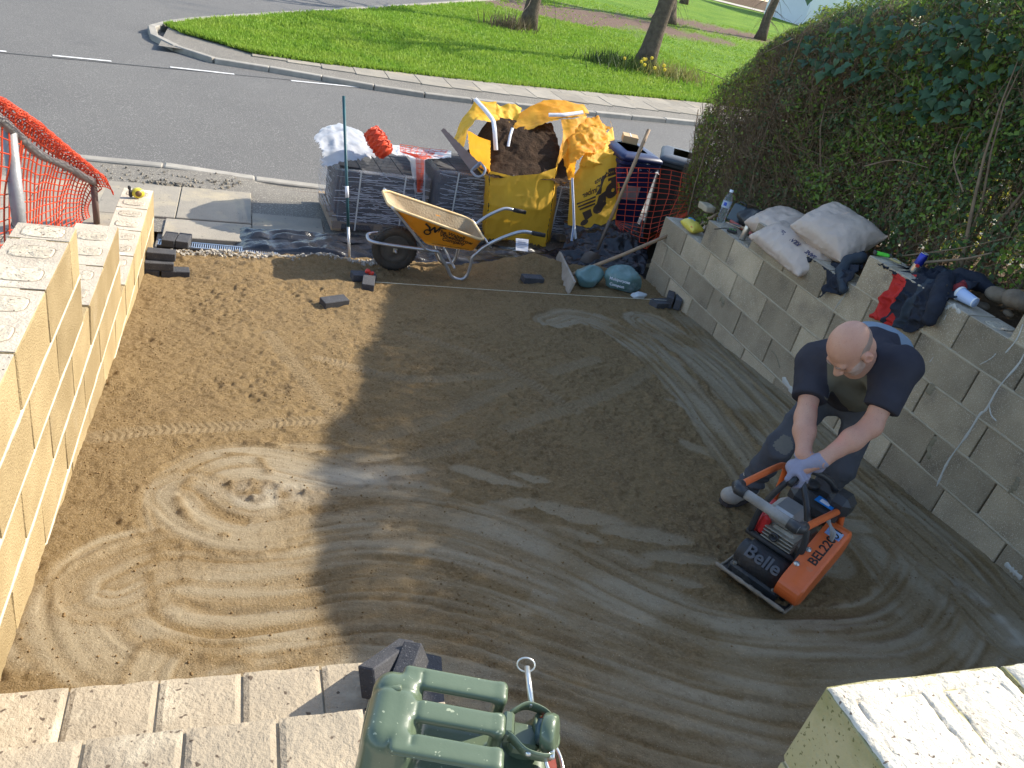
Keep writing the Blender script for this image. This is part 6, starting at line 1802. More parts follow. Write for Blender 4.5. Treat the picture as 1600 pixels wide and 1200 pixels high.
MB().box((.035, -.115, .235), (.05, .04, .10), b=.012).build('red_guard', M_redp, eng)
MB().box((-.19, -.01, .335), (.15, .24, .12), b=.04).build('fuel_tank', M_blkp, eng)
MB().lathe([(.034, 0), (.036, .022), (.03, .028)], 16, Matrix.Translation((-.20, -.06, .393))).build('fuel_cap', M_blkp, eng, True)
MB().box((-.20, .085, .40), (.13, .11, .11), b=.03).build('air_filter', M_blkp, eng)
lb = MB().box((-.135, .04, .3965), (.055, .085, .003)).build('blue_label', mat('blue_sticker', (.01, .18, .50), .4), eng)
MB().box((-.133, .04, .3985), (.03, .045, .0015)).build('label_mark', M_web, lb)
for k in range(3): MB().tube(smooth_path([(-.10, .09, .36 - .01 * k), (-.06, .13 + .01 * k, .33), (-.08, .14, .28 - .02 * k), (-.13, .12, .25)], 14), .0055, 6).build('cable', mat('grey_cable_%d' % k, (.30, .30, .29), .6), eng, True)
# belt guard
def capsule_poly(a, ra, b, rb, n=12):
    d = math.atan2(b[1] - a[1], b[0] - a[0]); out = []
    for k in range(n + 1): t = d + math.pi / 2 + math.pi * k / n; out.append((a[0] + ra * math.cos(t), a[1] + ra * math.sin(t)))
    for k in range(n + 1): t = d - math.pi / 2 + math.pi * k / n; out.append((b[0] + rb * math.cos(t), b[1] + rb * math.sin(t)))
    return out
poly = capsule_poly((.16, .115), .062, (-.15, .245), .075)
gd = []
for y, ins in ((.085, 0), (.185, 0), (.195, .008), (.197, .020)):
    c = np.mean(poly, 0); gd.append([((p[0] - c[0]) * (1 - ins / .12) + c[0], y, (p[1] - c[1]) * (1 - ins / .12) + c[1]) for p in poly])
g_ = MB().grid(np.array(gd), cv=True); nn_ = len(poly); g_.f.append(tuple(range(3 * nn_, 4 * nn_))); g_.m.append(0); g_.f.append(tuple(range(nn_))[::-1]); g_.m.append(0)
guard = g_.build('belt_guard', M_org, pc, False)
d2 = Vector((-.305, 0, .142)).normalized(); n2 = Vector((.422, 0, .907))
tp2 = lambda t, y, o=.0015: Vector((.184 - .305 * t, y, .172 + .142 * t)) + n2 * o
put_text('fleet_number', 'BEL22001', .058, basis(d2, Vector((0, -1, 0)), tp2(.34, .165)), M_ink, guard, bold=.001)
for t in (.22, .50):
    MB().lathe([(.013, 0), (.013, .004), (.007, .004), (.007, .010), (.0, .010)], 14, Matrix.Translation(tp2(t, .10 + .0 * t, 0)) @ n2.to_track_quat('Z', 'Y').to_matrix().to_4x4(), cap=False).build('bolt', M_tube, guard, True)
MB().box(tuple(tp2(.93, .14, .001)), (.045, .07, .002), Matrix.Rotation(.436, 3, 'Y')).build('sticker', mat('blue_white_sticker', (.42, .52, .62), .4, col2=(.05, .15, .40), nsc=40), guard)
MB().lathe([(.02, 0), (.02, .03)], 10, Matrix.Translation((-.235, .16, .20)) @ Matrix.Rotation(-math.pi / 2, 4, 'X')).build('rubber_stop', M_blkp, guard, True)
# black roll cage rising to the lifting bar
M_cage = mat('black_cage_tube', (.028, .030, .034), .45, metal=.2, col2=(.05, .05, .05), nsc=12)
AP = Vector((-.02, -.085, .52))
for pts in ([(.06, -.155, .17), (.055, -.155, .30), (.035, -.13, .42), (.0, -.10, .50), (-.02, -.085, .52)], [(.06, .085, .17), (.058, .075, .30), (.04, .02, .42), (.005, -.05, .50), (-.02, -.085, .52)],
            [(-.235, -.13, .08), (-.24, -.13, .30), (-.20, -.12, .45), (-.10, -.095, .52), (-.02, -.085, .52)], [(-.235, .10, .08), (-.24, .09, .30), (-.20, .02, .46), (-.10, -.06, .52), (-.02, -.085, .52)]):
    MB().tube(smooth_path(pts, 24), .0145, 10).build('cage_tube', M_cage, pc, True)
MB().tube([(.05, -.09, .485), (-.02, -.085, .525), (-.13, -.09, .525)], .016, 10).build('lifting_bar', M_cage, pc, True)
# folded orange handle with grey grip
gl, gr = Vector((.35, -.205, .51)), Vector((.345, .095, .50))
for pts in ([(-.22, -.19, .16), (-.23, -.20, .34), (-.19, -.205, .42), (-.05, -.205, .46), tuple(gl - Vector((.03, 0, .004)))], [(-.20, .145, .14), (-.215, .125, .28), (-.20, .105, .365), (-.12, .10, .39), tuple(gr - Vector((.03, 0, .012)))]):
    MB().tube(smooth_path(pts, 26), .0155, 10).build('handle_tube', M_org, pc, True)
MB().tube([gl, gl.lerp(gr, .5), gr], .0215, 12).build('handle_grip', M_grey, pc, True)
for q, s_ in ((gl, 1), (gr, -1)):
    MB().tube([q - Vector((.055, 0, .006)), q - Vector((.015, 0, 0)), q + Vector((.0, .012 * s_, 0)), q + Vector((0, .05 * s_, 0))], [.021, .026, .027, .024], 12).build('corner_elbow', M_blkp, pc, True)
def pc_world(x, y, z):
    return np.array([2.42 + hx * x - hy * y, 2.12 + hy * x + hx * y, pc.location.z + z])

# ================================================================== the worker
M_skin = mat('skin', (.56, .315, .215), .5, col2=(.50, .25, .17), nsc=9, bump=.3, bsc=150, spec=.35, stain=(.58, .24, .17), stain_sc=5, stain_lo=.58, spk=(.42, .20, .13), spk_sc=240, spk_lo=.66)
M_shirt = mat('dark_tshirt', (.034, .033, .042), .92, col2=(.048, .046, .056), nsc=7, bump=.25, bsc=260, spec=.15)
M_jean = mat('dusty_work_trousers', (.092, .092, .10), .93, col2=(.066, .067, .075), nsc=6, bump=.35, bsc=200, stain=(.15, .145, .135), stain_sc=5, stain_lo=.58, spec=.15)
M_boot = mat('dusty_boot', (.44, .39, .32), .85, col2=(.30, .265, .215), nsc=12, bump=.4, bsc=60)
M_sole = mat('boot_sole', (.06, .05, .045), .85)
M_glove = mat('lilac_grey_glove', (.30, .29, .37), .75, col2=(.24, .23, .29), nsc=14, bump=.3, bsc=120, stain=(.34, .30, .25), stain_sc=14, stain_lo=.60)
M_hair = mat('grey_stubble', (.33, .22, .165), .7, col2=(.26, .19, .15), nsc=60, bump=.5, bsc=300)
M_beard = mat('white_stubble', (.52, .37, .30), .75, col2=(.44, .27, .20), nsc=60, bump=.5, bsc=300)
worker = thing('person', 'bald worker in dark T-shirt and grey trousers bending over the compactor', 'person', (2.85, 2.62, float(gz(2.85, 2.62))), world=True)
A_ = np.array
HC = A_([2.48, 2.34, 1.295])
dF = A_([-.80, -.60, 0.]); SL = A_([.60, -.80, 0.])         # facing, and his left side
yw_ = R(26); dH = dF * math.cos(yw_) - SL * math.sin(yw_); SH = SL * math.cos(yw_) + dF * math.sin(yw_)
th = R(66); FW = dH * math.cos(th) - A_([0, 0, math.sin(th)]); UPH = dH * math.sin(th) + A_([0, 0, math.cos(th)])
# a little roll of the head towards his right
rl_ = R(4); SLh = SH * math.cos(rl_) + UPH * math.sin(rl_); UPh = -SH * math.sin(rl_) + UPH * math.cos(rl_)
HM = np.stack([SLh, FW, UPh], 1)        # columns: left, forward, up
hp = lambda x, y, z: HC + HM @ A_([x, y, z])
shL, shR = A_([2.60, 2.60, 1.075]), A_([2.77, 2.31, 1.235])      # shoulders (picture left / right)
elL, wrL = A_([2.485, 2.405, .895]), A_([2.405, 2.245, .80])
elR, wrR = A_([2.655, 2.205, .985]), A_([2.455, 2.185, .815])
neck = A_([2.655, 2.44, 1.185]); pel = A_([2.985, 2.70, .90]); chest = A_([2.775, 2.525, 1.10])
barA, barB = pc_world(.03, -.088, .497), pc_world(-.13, -.09, .525)
def head_sdf(P, grow=0.0):
    E = lambda c, r: s_ell(P, hp(*c), A_(r) + grow, HM)
    d = E((0, -.012, .025), (.079, .100, .092))
    d = smin(d, E((0, .030, -.045), (.062, .068, .082)), .03)
    d = smin(d, E((0, .062, -.105), (.036, .030, .026)), .025)          # chin
    d = smin(d, s_cap(P, hp(-.036, .082, .012), hp(.036, .082, .012), .014 + grow, .014 + grow), .014)   # brow
    d = smin(d, E((-.042, .060, -.035), (.022, .024, .020)), .02); d = smin(d, E((.042, .060, -.035), (.022, .024, .020)), .02)   # cheeks
    return d
def body_sdf(P):
    d = head_sdf(P)
    for sx in (-1, 1):
        d = -smin(-d, s_ell(P, hp(sx * .031, .104, -.010), (.017, .016, .011), HM), .010)     # eye sockets
    d = smin(d, s_cap(P, hp(0, .090, -.002), hp(0, .116, -.040), .009, .0155), .010)              # nose
    for sx in (-1, 1): d = smin(d, s_ell(P, hp(sx * .013, .106, -.043), (.010, .011, .008), HM), .006)
    d = smin(d, s_ell(P, hp(0, .093, -.070), (.024, .010, .006), HM), .008)                       # lips
    d = smin(d, s_ell(P, hp(0, .090, -.083), (.020, .010, .006), HM), .008)
    for sx in (-1, 1):
        e = s_ell(P, hp(sx * .084, -.006, -.022), (.011, .023, .034), HM)
        e = -smin(-e, s_ell(P, hp(sx * .094, .000, -.022), (.008, .012, .020), HM), .006)
        d = smin(d, e, .008)
    d = smin(d, s_cap(P, hp(0, -.030, -.06), neck + A_([.02, .01, -.02]), .058, .066), .035)
    d = smin(d, s_cap(P, neck, pel, .085, .10), .05)
    d = smin(d, s_cap(P, shL, shR, .055, .055), .05)
    d = smin(d, s_cap(P, wrL, barA * .12 + barB * .88 + A_([0, 0, .035]), .029, .026), .02); d = smin(d, s_cap(P, wrR, barA * .72 + barB * .28 + A_([0, 0, .035]), .029, .026), .02)
    for a, b, c in ((shL, elL, wrL), (shR, elR, wrR)):
        arm = smin(s_cap(P, a, b, .055, .043), s_cap(P, b, b * .62 + c * .38, .044, .047), .03)
        arm = smin(arm, s_cap(P, b * .62 + c * .38, c, .046, .030), .03)
        d = smin(d, arm, .03)
    return d + .0012 * vn3(P, .02, 3)
lo, hi = A_([2.28, 2.05, .74]), A_([3.14, 2.86, 1.44])
V, F = isomesh(body_sdf, lo, hi, .0085)
addfast('body', V, F, M_skin, worker)
# finer head over the coarse one: same surface, so the face keeps its features
V, F = isomesh(lambda P: np.maximum(body_sdf(P) - .0006, np.linalg.norm(P - (HC - HM @ A_([0, .01, .01])), axis=-1) - .150), HC - .16, HC + .16, .0042)
head = addfast('head', V, F, M_skin, worker)
def hair_sdf(P):
    q = (P - HC) @ HM
    reg = np.maximum(q[..., 2] - .035 + .5 * np.maximum(0, q[..., 1] + .02), q[..., 1] - .028 + .4 * np.abs(q[..., 2] + .02))
    reg = np.maximum(reg, -(q[..., 2] + .085))
    reg = reg + .006 * vn3(P, .012, 5)
    return np.maximum(head_sdf(P) - .0016 - .0008 * vn3(P, .004, 6), reg)
V, F = isomesh(hair_sdf, HC - .14, HC + .14, .0046); addfast('hair', V, F, M_hair, worker)
def beard_sdf(P):
    q = (P - HC) @ HM
    reg = np.maximum(q[..., 2] + .060 - .7 * np.abs(q[..., 0]), -(q[..., 1] - .015))
    mouth = .020 - np.sqrt((q[..., 0] / 1.4) ** 2 + (q[..., 2] + .078) ** 2 * 2.2)
    return np.maximum(np.maximum(head_sdf(P) - .0022 - .0012 * vn3(P, .004, 7), reg + .004 * vn3(P, .01, 8)), mouth)
V, F = isomesh(beard_sdf, HC - .15, HC + .15, .0046); addfast('beard', V, F, M_beard, worker)
M_eye = mat('shaded_eye', (.20, .13, .10), .4)
for sx in (-1, 1):
    MB().lathe([(.0005, -.012), (.008, -.009), (.012, 0), (.008, .009), (.0005, .012)], 12, Matrix.Translation(hp(sx * .031, .080, -.013)), cap=False).build('eye', M_eye, worker, True)
    MB().tube(smooth_path([hp(sx * .012, .100, .014), hp(sx * .030, .099, .020), hp(sx * .048, .086, .014)], 8), [.003, .004, .0045, .0045, .004, .004, .003, .002], 6).build('eyebrow', M_hair, worker, True)

# ---- T-shirt
ax_b = (pel - neck) / np.linalg.norm(pel - neck)
side_b = (shR - shL) / np.linalg.norm(shR - shL)
up_b = np.cross(side_b, ax_b); up_b = up_b if up_b[2] > 0 else -up_b
BMx = np.stack([side_b, np.cross(up_b, side_b), up_b], 1)
slL = shL + (elL - shL) * .66; slR = shR + (elR - shR) * .70
def shirt_sdf(P):
    d = s_ell(P, chest + up_b * .005, (.205, .21, .125), BMx)
    d = smin(d, s_ell(P, A_([2.85, 2.555, 1.165]), (.175, .17, .135), BMx), .06)
    mid_ = (chest + pel) / 2 + A_([0, 0, .03])
    d = smin(d, s_ell(P, mid_, (.175, .20, .130), BMx), .06)
    d = smin(d, s_ell(P, pel - ax_b * .07, (.165, .12, .135), BMx), .06)
    d = smin(d, s_cap(P, shL, shR, .078, .078), .06)
    for a, b in ((shL, slL), (shR, slR)):
        d = smin(d, s_cap(P, a, b, .082, .074), .05)
    # loose front hanging below the chest
    d = smin(d, s_ell(P, chest - up_b * .10 + ax_b * .10, (.13, .15, .07), BMx), .06)
    q = P - neck
    fold = .022 * (np.abs(vn3(P, .12, 3)) - .22) + .012 * (np.abs(vn3(P, .055, 4)) - .22)
    d = d + fold
    d = np.maximum(d, -(np.linalg.norm(P - (neck - ax_b * .055 + A_([0, 0, .0])), axis=-1) - .078))    # neck opening
    d = np.maximum(d, (P - (pel - ax_b * .02)) @ ax_b - .02 + .012 * vn3(P, .08, 6))     # hem
    for a, b, e in ((shL, slL, elL), (shR, slR, elR)):                                        # sleeve hems
        t = (e - a) / np.linalg.norm(e - a)
        near_ = np.linalg.norm(P - b, axis=-1) < .15
        d = np.where(near_, np.maximum(d, (P - b) @ t - .004), d)
    return d
V, F = isomesh(shirt_sdf, [2.40, 2.12, .72], [3.20, 2.98, 1.46], .0105)
sh = addfast('t_shirt', V, F, M_shirt, worker)
C3 = np.zeros(len(sh.data.vertices) * 3); sh.data.vertices.foreach_get('co', C3); C3 = C3.reshape(-1, 3) + OFF[worker.name]
N3 = np.zeros(len(C3) * 3); sh.data.vertices.foreach_get('normal', N3); N3 = N3.reshape(-1, 3)
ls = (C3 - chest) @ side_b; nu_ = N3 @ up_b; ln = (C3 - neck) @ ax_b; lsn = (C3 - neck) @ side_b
p_back_skylit = np.minimum(np.minimum((N3[:, 2] - .22) * .12, ln - .045 - .12 * np.abs(lsn)), .175 - np.abs(lsn - .02))  # upper back: blue-grey panel with sky light put into its tone
p_front = np.minimum((-.12 - nu_) * .12, .085 - np.abs(ls - .025))
for nm, A in (('p_back_skylit', p_back_skylit), ('p_front', p_front)):
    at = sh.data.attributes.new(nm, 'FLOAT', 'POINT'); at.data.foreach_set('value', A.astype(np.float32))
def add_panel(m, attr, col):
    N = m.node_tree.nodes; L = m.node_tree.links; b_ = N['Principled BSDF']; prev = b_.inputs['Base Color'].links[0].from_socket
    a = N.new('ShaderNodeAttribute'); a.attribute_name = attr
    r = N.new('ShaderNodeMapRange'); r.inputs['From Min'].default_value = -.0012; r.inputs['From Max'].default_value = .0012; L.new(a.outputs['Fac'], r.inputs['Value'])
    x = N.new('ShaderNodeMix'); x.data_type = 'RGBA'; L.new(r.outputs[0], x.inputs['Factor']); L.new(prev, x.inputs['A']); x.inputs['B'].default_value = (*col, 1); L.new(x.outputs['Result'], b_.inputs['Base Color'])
add_panel(M_shirt, 'p_back_skylit', (.19, .245, .30)); add_panel(M_shirt, 'p_front', (.135, .125, .095))
# ---- trousers
hipL, hipR = A_([2.915, 2.77, .86]), A_([3.05, 2.62, .86])
knL, anL = A_([2.665, 2.645, .56]), A_([2.655, 2.725, .235])
knR, anR = A_([2.955, 2.50, .53]), A_([2.92, 2.54, .20])
def trouser_sdf(P):
    d = s_ell(P, pel - A_([0, 0, .03]), (.150, .125, .13), BMx)
    for a, b, c in ((hipL, knL, anL), (hipR, knR, anR)):
        l = smin(s_cap(P, a, b, .086, .066), s_cap(P, b, b * .5 + c * .5, .067, .060), .04)
        l = smin(l, s_cap(P, b * .5 + c * .5, c, .060, .060), .03)
        d = smin(d, l, .05)
    d = d + .020 * (np.abs(vn3(P, .11, 13)) - .2) + .014 * (np.abs(vn3(P * A_([1, 1, 2.2]), .06, 14)) - .2)
    low = np.maximum(0, .40 - P[..., 2]); d = d + .010 * np.sin(P[..., 2] * 110 + 6 * vn3(P, .08, 15)) * np.clip(low * 8, 0, 1)
    for c in (anL, anR):
        d = np.where(np.linalg.norm(P - c, axis=-1) < .16, np.maximum(d, (c[2] - .010) - P[..., 2]), d)
    return np.maximum(d, -((P - (pel - ax_b * .085)) @ ax_b))
V, F = isomesh(trouser_sdf, [2.52, 2.30, .14], [3.25, 3.0, 1.10], .0105)
tr_ = addfast('trousers', V, F, M_jean, worker)
tr_.data.materials.append(mat('faded_knee', (.19, .175, .14), .93, col2=(.12, .115, .105), nsc=9))
C3 = np.array([p.center for p in tr_.data.polygons]) + OFF[worker.name]
mi = (np.linalg.norm((C3 - (knL + A_([-.04, -.05, .05]))) * [1, 1, 1.1], axis=1) + .025 * vn3(C3, .03, 3) < .062).astype(np.int32)
tr_.data.polygons.foreach_set('material_index', mi); tr_.data.update()
# ---- boots
for an, toe, lab in ((anL, A_([-.155, -.045]), 0), (anR, A_([-.14, -.06]), 1)):
    g0 = float(gz(an[0], an[1])); t = A_([toe[0], toe[1], 0]); t /= np.linalg.norm(t)
    c0 = A_([an[0], an[1], g0 + .085])
    def boot_sdf(P):
        d = s_cap(P, c0 + A_([0, 0, .06]), c0 - A_([0, 0, .02]) - t * .02, .050, .046)
        d = smin(d, s_cap(P, c0 - A_([0, 0, .035]) - t * .03, c0 - A_([0, 0, .045]) + t * .11, .044, .043), .03)
        d = smin(d, s_ell(P, c0 - A_([0, 0, .042]) + t * .125, (.055, .05, .042)), .02)
        d = d + .004 * (np.abs(vn3(P, .03, 4)) - .2)
        return np.maximum(d, (g0 + .012) - P[..., 2])
    V, F = isomesh(boot_sdf, c0 - A_([.25, .25, .12]), c0 + A_([.25, .25, .12]), .006)
    bt = addfast('boot', V, F, M_boot, worker)
    sp = np.cross([0, 0, 1], t); ol = []
    for u, w_ in ((-.085, .02), (-.07, .040), (0, .040), (.06, .047), (.13, .046), (.165, .030), (.175, .0)): ol.append((u, w_))
    pl_ = [(u, w_) for u, w_ in ol] + [(u, -w_) for u, w_ in ol[::-1][1:]]
    b_ = [c0[:2] + t[:2] * u + sp[:2] * w_ for u, w_ in pl_]
    MB().prism([tuple(q) for q in b_], g0 - .004, g0 + .018).build('sole', M_sole, bt)
    for k in range(4): 
        q = c0 + t * (.03 + .018 * k) + A_([0, 0, .022 - .012 * k]); MB().tube([q - sp * .026, q + A_([0, 0, .012]), q + sp * .026], .0028, 5).build('lace', mat('lace_%d%d' % (lab, k), (.35, .28, .22), .9), bt, True)
# ---- gloved hands closed on the lifting bar
barA, barB = pc_world(.03, -.088, .497), pc_world(-.13, -.09, .525)
bdir = (barB - barA) / np.linalg.norm(barB - barA)
def hand(center, wrist, side, spread_dir):
    """fingers wrap over the bar; `side` is the horizontal direction the knuckles point"""
    up = A_([0, 0, 1.]); s_ = side / np.linalg.norm(side)
    def f(P):
        palm = s_ell(P, center + up * .030 - s_ * .020, (.047, .040, .024), np.stack([bdir, s_, np.cross(bdir, s_)], 1))
        d = smin(palm, s_cap(P, center + up * .034 - s_ * .03, wrist, .034, .036), .025)
        for k, (o, ln) in enumerate(((-.033, .92), (-.011, 1.05), (.011, 1.0), (.032, .82))):
            r0 = .0112 if k < 3 else .0098
            a = center + bdir * o + up * .036 + s_ * .012; b = center + bdir * (o * 1.05) + up * .020 + s_ * (.036 * ln); c = center + bdir * (o * 1.05) - up * (.012 * ln) + s_ * (.036 * ln); e = center + bdir * (o * 1.02) - up * .032 * ln + s_ * .014
            fn = smin(s_cap(P, a, b, r0 + .0015, r0), s_cap(P, b, c, r0, r0 - .0005), .004); fn = smin(fn, s_cap(P, c, e, r0 - .0005, r0 - .002), .004)
            d = smin(d, fn, .005)
        t0 = center - bdir * .040 + up * .026 - s_ * .022; t1 = center - bdir * .055 + up * .002 - s_ * .022; t2 = center - bdir * .040 - up * .026 - s_ * .006
        d = smin(d, smin(s_cap(P, t0, t1, .014, .0125), s_cap(P, t1, t2, .0125, .0105), .005), .009)
        # cuff
        wd = (wrist - center) / np.linalg.norm(wrist - center)
        cuff = s_cap(P, wrist - wd * .01, wrist + wd * .012, .034, .035)
        d = smin(d, cuff, .006)
        d = np.maximum(d, (P - wrist) @ wd - .016)
        return d + .0012 * vn3(P, .012, 5)
    V, F = isomesh(f, np.minimum(center, wrist) - .085, np.maximum(center, wrist) + .085, .0046)
    return addfast('glove', V, F, M_glove, worker)
sd_h = np.cross([0, 0, 1.], bdir); sd_h = sd_h if sd_h @ A_([.3, -1, 0]) > 0 else -sd_h
hand(barA * .72 + barB * .28, wrR, sd_h, 0)
hand(barA * .12 + barB * .88, wrL, -sd_h, 0)

# ================================================================== green jerrycan, foreground
M_can = mat('army_green_paint', (.105, .140, .085), .36, col2=(.082, .112, .068), nsc=5, bump=.10, bsc=25, spk=(.30, .33, .22), spk_sc=110, spk_lo=.70, coat=.35, spec=.5)
M_steel = mat('bright_zinc', (.66, .66, .62), .28, metal=.8)
jz = 1.29
jo = onz(706, 1112, jz); jyaw = math.atan2(-.056, .163)
can = thing('jerrycan', 'green metal jerrycan with three handle bars on the terrace edge', 'jerrycan', (float(jo[0]), float(jo[1]), .825), jyaw)
HB = jz - .825        # top of the handle bars above the base
def can_sdf(P):
    # two pressed halves: body shells either side of a welded seam
    d = s_box(P, (.035, 0, HB * .5 - .047), (.172, .083, HB * .5 - .048), .040)
    hump = s_box(P, (-.098, 0, HB - .075), (.046, .081, .073), .034)
    d = smin(d, hump, .022)
    # top surface falls away towards the spout
    d = np.maximum(d, (P[..., 2] - (HB - .062) + .30 * np.maximum(0, P[..., 0] - .09)) * .95 - 10 * (P[..., 0] < -.050))
    for y in (-.068, 0, .068):
        bar = smin(s_box(P, (.0, y, HB - .0135), (.096, .0210, .0095), .0080), s_box(P, (.088, y, HB - .055), (.010, .0210, .048), .008), .010)
        d = smin(d, bar, .005)
    seam = np.abs(P[..., 1] - .031)
    d = d + .0035 * np.exp(-(seam / .0035) ** 2) * (P[..., 0] < -.055)
    d = d + .005 * np.exp(-((P[..., 0] + .060) / .004) ** 2) * (P[..., 2] > HB - .05) * (np.abs(P[..., 1]) < .075) * (np.abs(np.abs(P[..., 1] - .031) - .0) > .006) * .6
    return d
V, F = isomesh(can_sdf, (-.17, -.11, HB - .30), (.235, .11, HB + .02), .0042)
addfast('body', V, F, M_can, can)
MB().box((.035, 0, .10), (.335, .158, .20), b=.035).build('lower_body', M_can, can)
# welded rim round the seam, spout, cap and clamp
MB().tube([(-.1445, .031, HB - .19), (-.1445, .031, HB - .10), (-.142, .031, HB - .05), (-.128, .031, HB - .018), (-.095, .031, HB - .0005)], .005, 8).build('weld_seam', M_can, can, True)
SPM = Matrix.Translation((.150, .030, HB - .085)) @ Matrix.Rotation(.62, 4, 'Y')
MB().lathe([(.030, -.03), (.030, .045), (.034, .047), (.034, .055), (.027, .055), (.026, .0)], 24, SPM, cap=False).build('spout', M_can, can, True)
MB().lathe([(.0, .0), (.025, .0), (.026, .01)], 20, SPM @ Matrix.Translation((0, 0, .045)), cap=False).build('red_lined_mouth', mat('red_oxide_lining', (.16, .03, .02), .6), can, True)
CPM = Matrix.Translation((.176, .002, HB - .012)) @ Matrix.Rotation(1.28, 4, 'Y') @ Matrix.Rotation(.2, 4, 'X')
MB().lathe([(.0, -.010), (.030, -.010), (.033, -.006), (.034, .006), (.031, .014), (.024, .016), (.0, .014)], 26, CPM, cap=False).build('cap', M_can, can, True)
MB().lathe([(.0, -.020), (.021, -.020), (.023, -.012), (.023, -.008)], 22, CPM, cap=False).build('rubber_gasket', mat('dark_gasket', (.03, .06, .07), .35), can, True)
CPM2 = Matrix.Translation((.196, -.020, HB - .055)) @ Matrix.Rotation(1.0, 4, 'Y')
MB().tube([tuple(CPM2 @ Vector((.034 * math.cos(t), .034 * math.sin(t), .006 * math.cos(t)))) for t in np.linspace(0, 6.283, 25)[:-1]], .0035, 8, closed=True).build('cap_lever_loop', M_steel, can, True)
MB().lathe([(.0, 0), (.032, 0)], 22, CPM2 @ Matrix.Translation((0, 0, -.004)), cap=False).build('lever_plate', MATS['red_oxide_lining'], can)
for y0, y1 in ((.040, .048), (-.030, -.046)):
    P = smooth_path([(.100, y0 * .5 + .004, HB - .020), (.112, y0 * .8, HB - .012), (.135, y1, HB - .010), (.165, y1, HB - .016), (.186, y1 * .8, HB - .022)], 18)
    wd = np.array([0, 0, .011])
    m = MB().grid(np.stack([P - wd, P + wd, P + wd + [0, .002, 0], P - wd + [0, .002, 0]]), cu=True); m.build('clamp_arm', M_can, can, True)
MB().tube([(.184, -.042, HB - .018), (.184, .042, HB - .018)], .005, 8).build('hinge_pin', M_steel, can, True)
for y in (-.047, .049): MB().lathe([(.0, 0), (.006, 0), (.005, .003), (0, .004)], 10, Matrix.Translation((.140, y, HB - .010)) @ Matrix.Rotation(math.pi / 2 * (1 if y < 0 else -1), 4, 'X'), cap=False).build('rivet', M_steel, can, True)
MB().box((.104, .008, HB - .022), (.020, .048, .030), b=.005).build('clamp_bracket', M_can, can)
MB().box((.138, .006, HB - .045), (.055, .055, .028), b=.008).build('clamp_block', M_can, can)
pp0, pp1 = Vector((.142, .052, HB - .004)), Vector((.128, .115, HB + .014))
MB().tube([pp0, pp1], .0052, 10).build('locking_pin', M_steel, can, True)
MB().tube([tuple(pp1 + Vector((.017 * math.cos(t) - .002, .004 + .006 * math.sin(t), .012 * math.sin(t)))) for t in np.linspace(0, 6.283, 21)[:-1]], .0017, 6, closed=True).build('pin_ring', M_steel, can, True)

# ================================================================== things lying on the grey wall
zA, zZ, zY, zX = zR, zR + .225, zR + .45, zR + .675
def pillow(c, L_, W_, T_, Mx, seed, amp=.026, bend=0.0, h=.012, droop=None):
    """stuffed sack: superellipse outline, thin at the seams"""
    c = np.array(c, float); Mx = np.array(Mx)
    def f(P):
        q = (P - c) @ Mx
        q2 = q[..., 2] + bend * q[..., 0] ** 2 * 2
        if droop is not None: q2 = q2 + droop * np.maximum(0, np.abs(q[..., 0]) - L_ * .55) * 1.2
        u = np.clip(np.abs(q[..., 0]) / L_, 0, 1.6); v = np.clip(np.abs(q[..., 1]) / W_, 0, 1.6)
        t = T_ * np.sqrt(np.clip((1 - u ** 3.2), 0, 1) * np.clip((1 - v ** 3.0), 0, 1)) + .002
        d = np.maximum(np.abs(q2) - t, np.maximum(np.abs(q[..., 0]) - L_, np.abs(q[..., 1]) - W_)) * .75
        e = np.maximum(u, v)
        return d + amp * (np.abs(vn3(P, .11, seed)) - .2) + amp * .7 * (np.abs(vn3(P, .045, seed + 1)) - .2) * (.3 + e) + amp * .35 * (np.abs(vn3(P, .022, seed + 2)) - .2) * e
    ext = np.abs(Mx) @ np.array([L_, W_, T_ + .06]) + .03
    return isomesh(f, c - ext, c + ext, h)
M_sack = mat('cream_sand_sack', (.57, .46, .375), .42, col2=(.50, .395, .32), nsc=5, bump=.35, bsc=45, spec=.5, transl=.06)
M_maroon = mat('maroon_print', (.16, .025, .03), .6)
M_navy = mat('navy_print', (.03, .035, .10), .6)
def frame3(xa, za):
    xa = np.array(xa, float); xa /= np.linalg.norm(xa); za = np.array(za, float); za -= xa * (za @ xa); za /= np.linalg.norm(za); return np.stack([xa, np.cross(za, xa), za], 1)
def sack(label, c, L_, W_, T_, xa, za, seed, **k):
    Mx = frame3(xa, za)
    V, F = pillow(c, L_, W_, T_, Mx, seed, **k)
    rt = thing('sand_sack', label, 'sack', (c[0], c[1], c[2] - T_), world=True, group='kiln dried sand sacks on the wall')
    addfast('sack', V, F, M_sack, rt)
    return rt, Mx
c1 = onx(1243, 378, 3.93)
s1, X1 = sack('lower cream sand sack hanging over the wall edge with dark lettering', (c1[0] - .02, c1[1], c1[2] - .045), .34, .150, .080, (0, -1, -.05), (-.55, 0, .83), 71)
c2 = onx(1308, 362, 4.06)
s2, X2 = sack('plump upper cream sand sack with dappled light, beside the dark jacket', (c2[0], c2[1], c2[2]), .25, .20, .115, (.25, -.92, -.12), (-.45, -.15, .88), 72)
c3 = onx(1222, 347, 4.06)
s3, X3 = sack('left cream sand sack slumped behind the lower one', (c3[0], c3[1], c3[2] - .02), .23, .18, .095, (.1, -1, .05), (-.4, 0, .9), 73)
c4 = onx(1270, 368, 4.10)
s4, X4 = sack('middle cream sand sack squashed under the plump one', (c4[0], c4[1], c4[2] - .05), .30, .18, .08, (.1, -1, -.04), (-.35, 0, .95), 74)
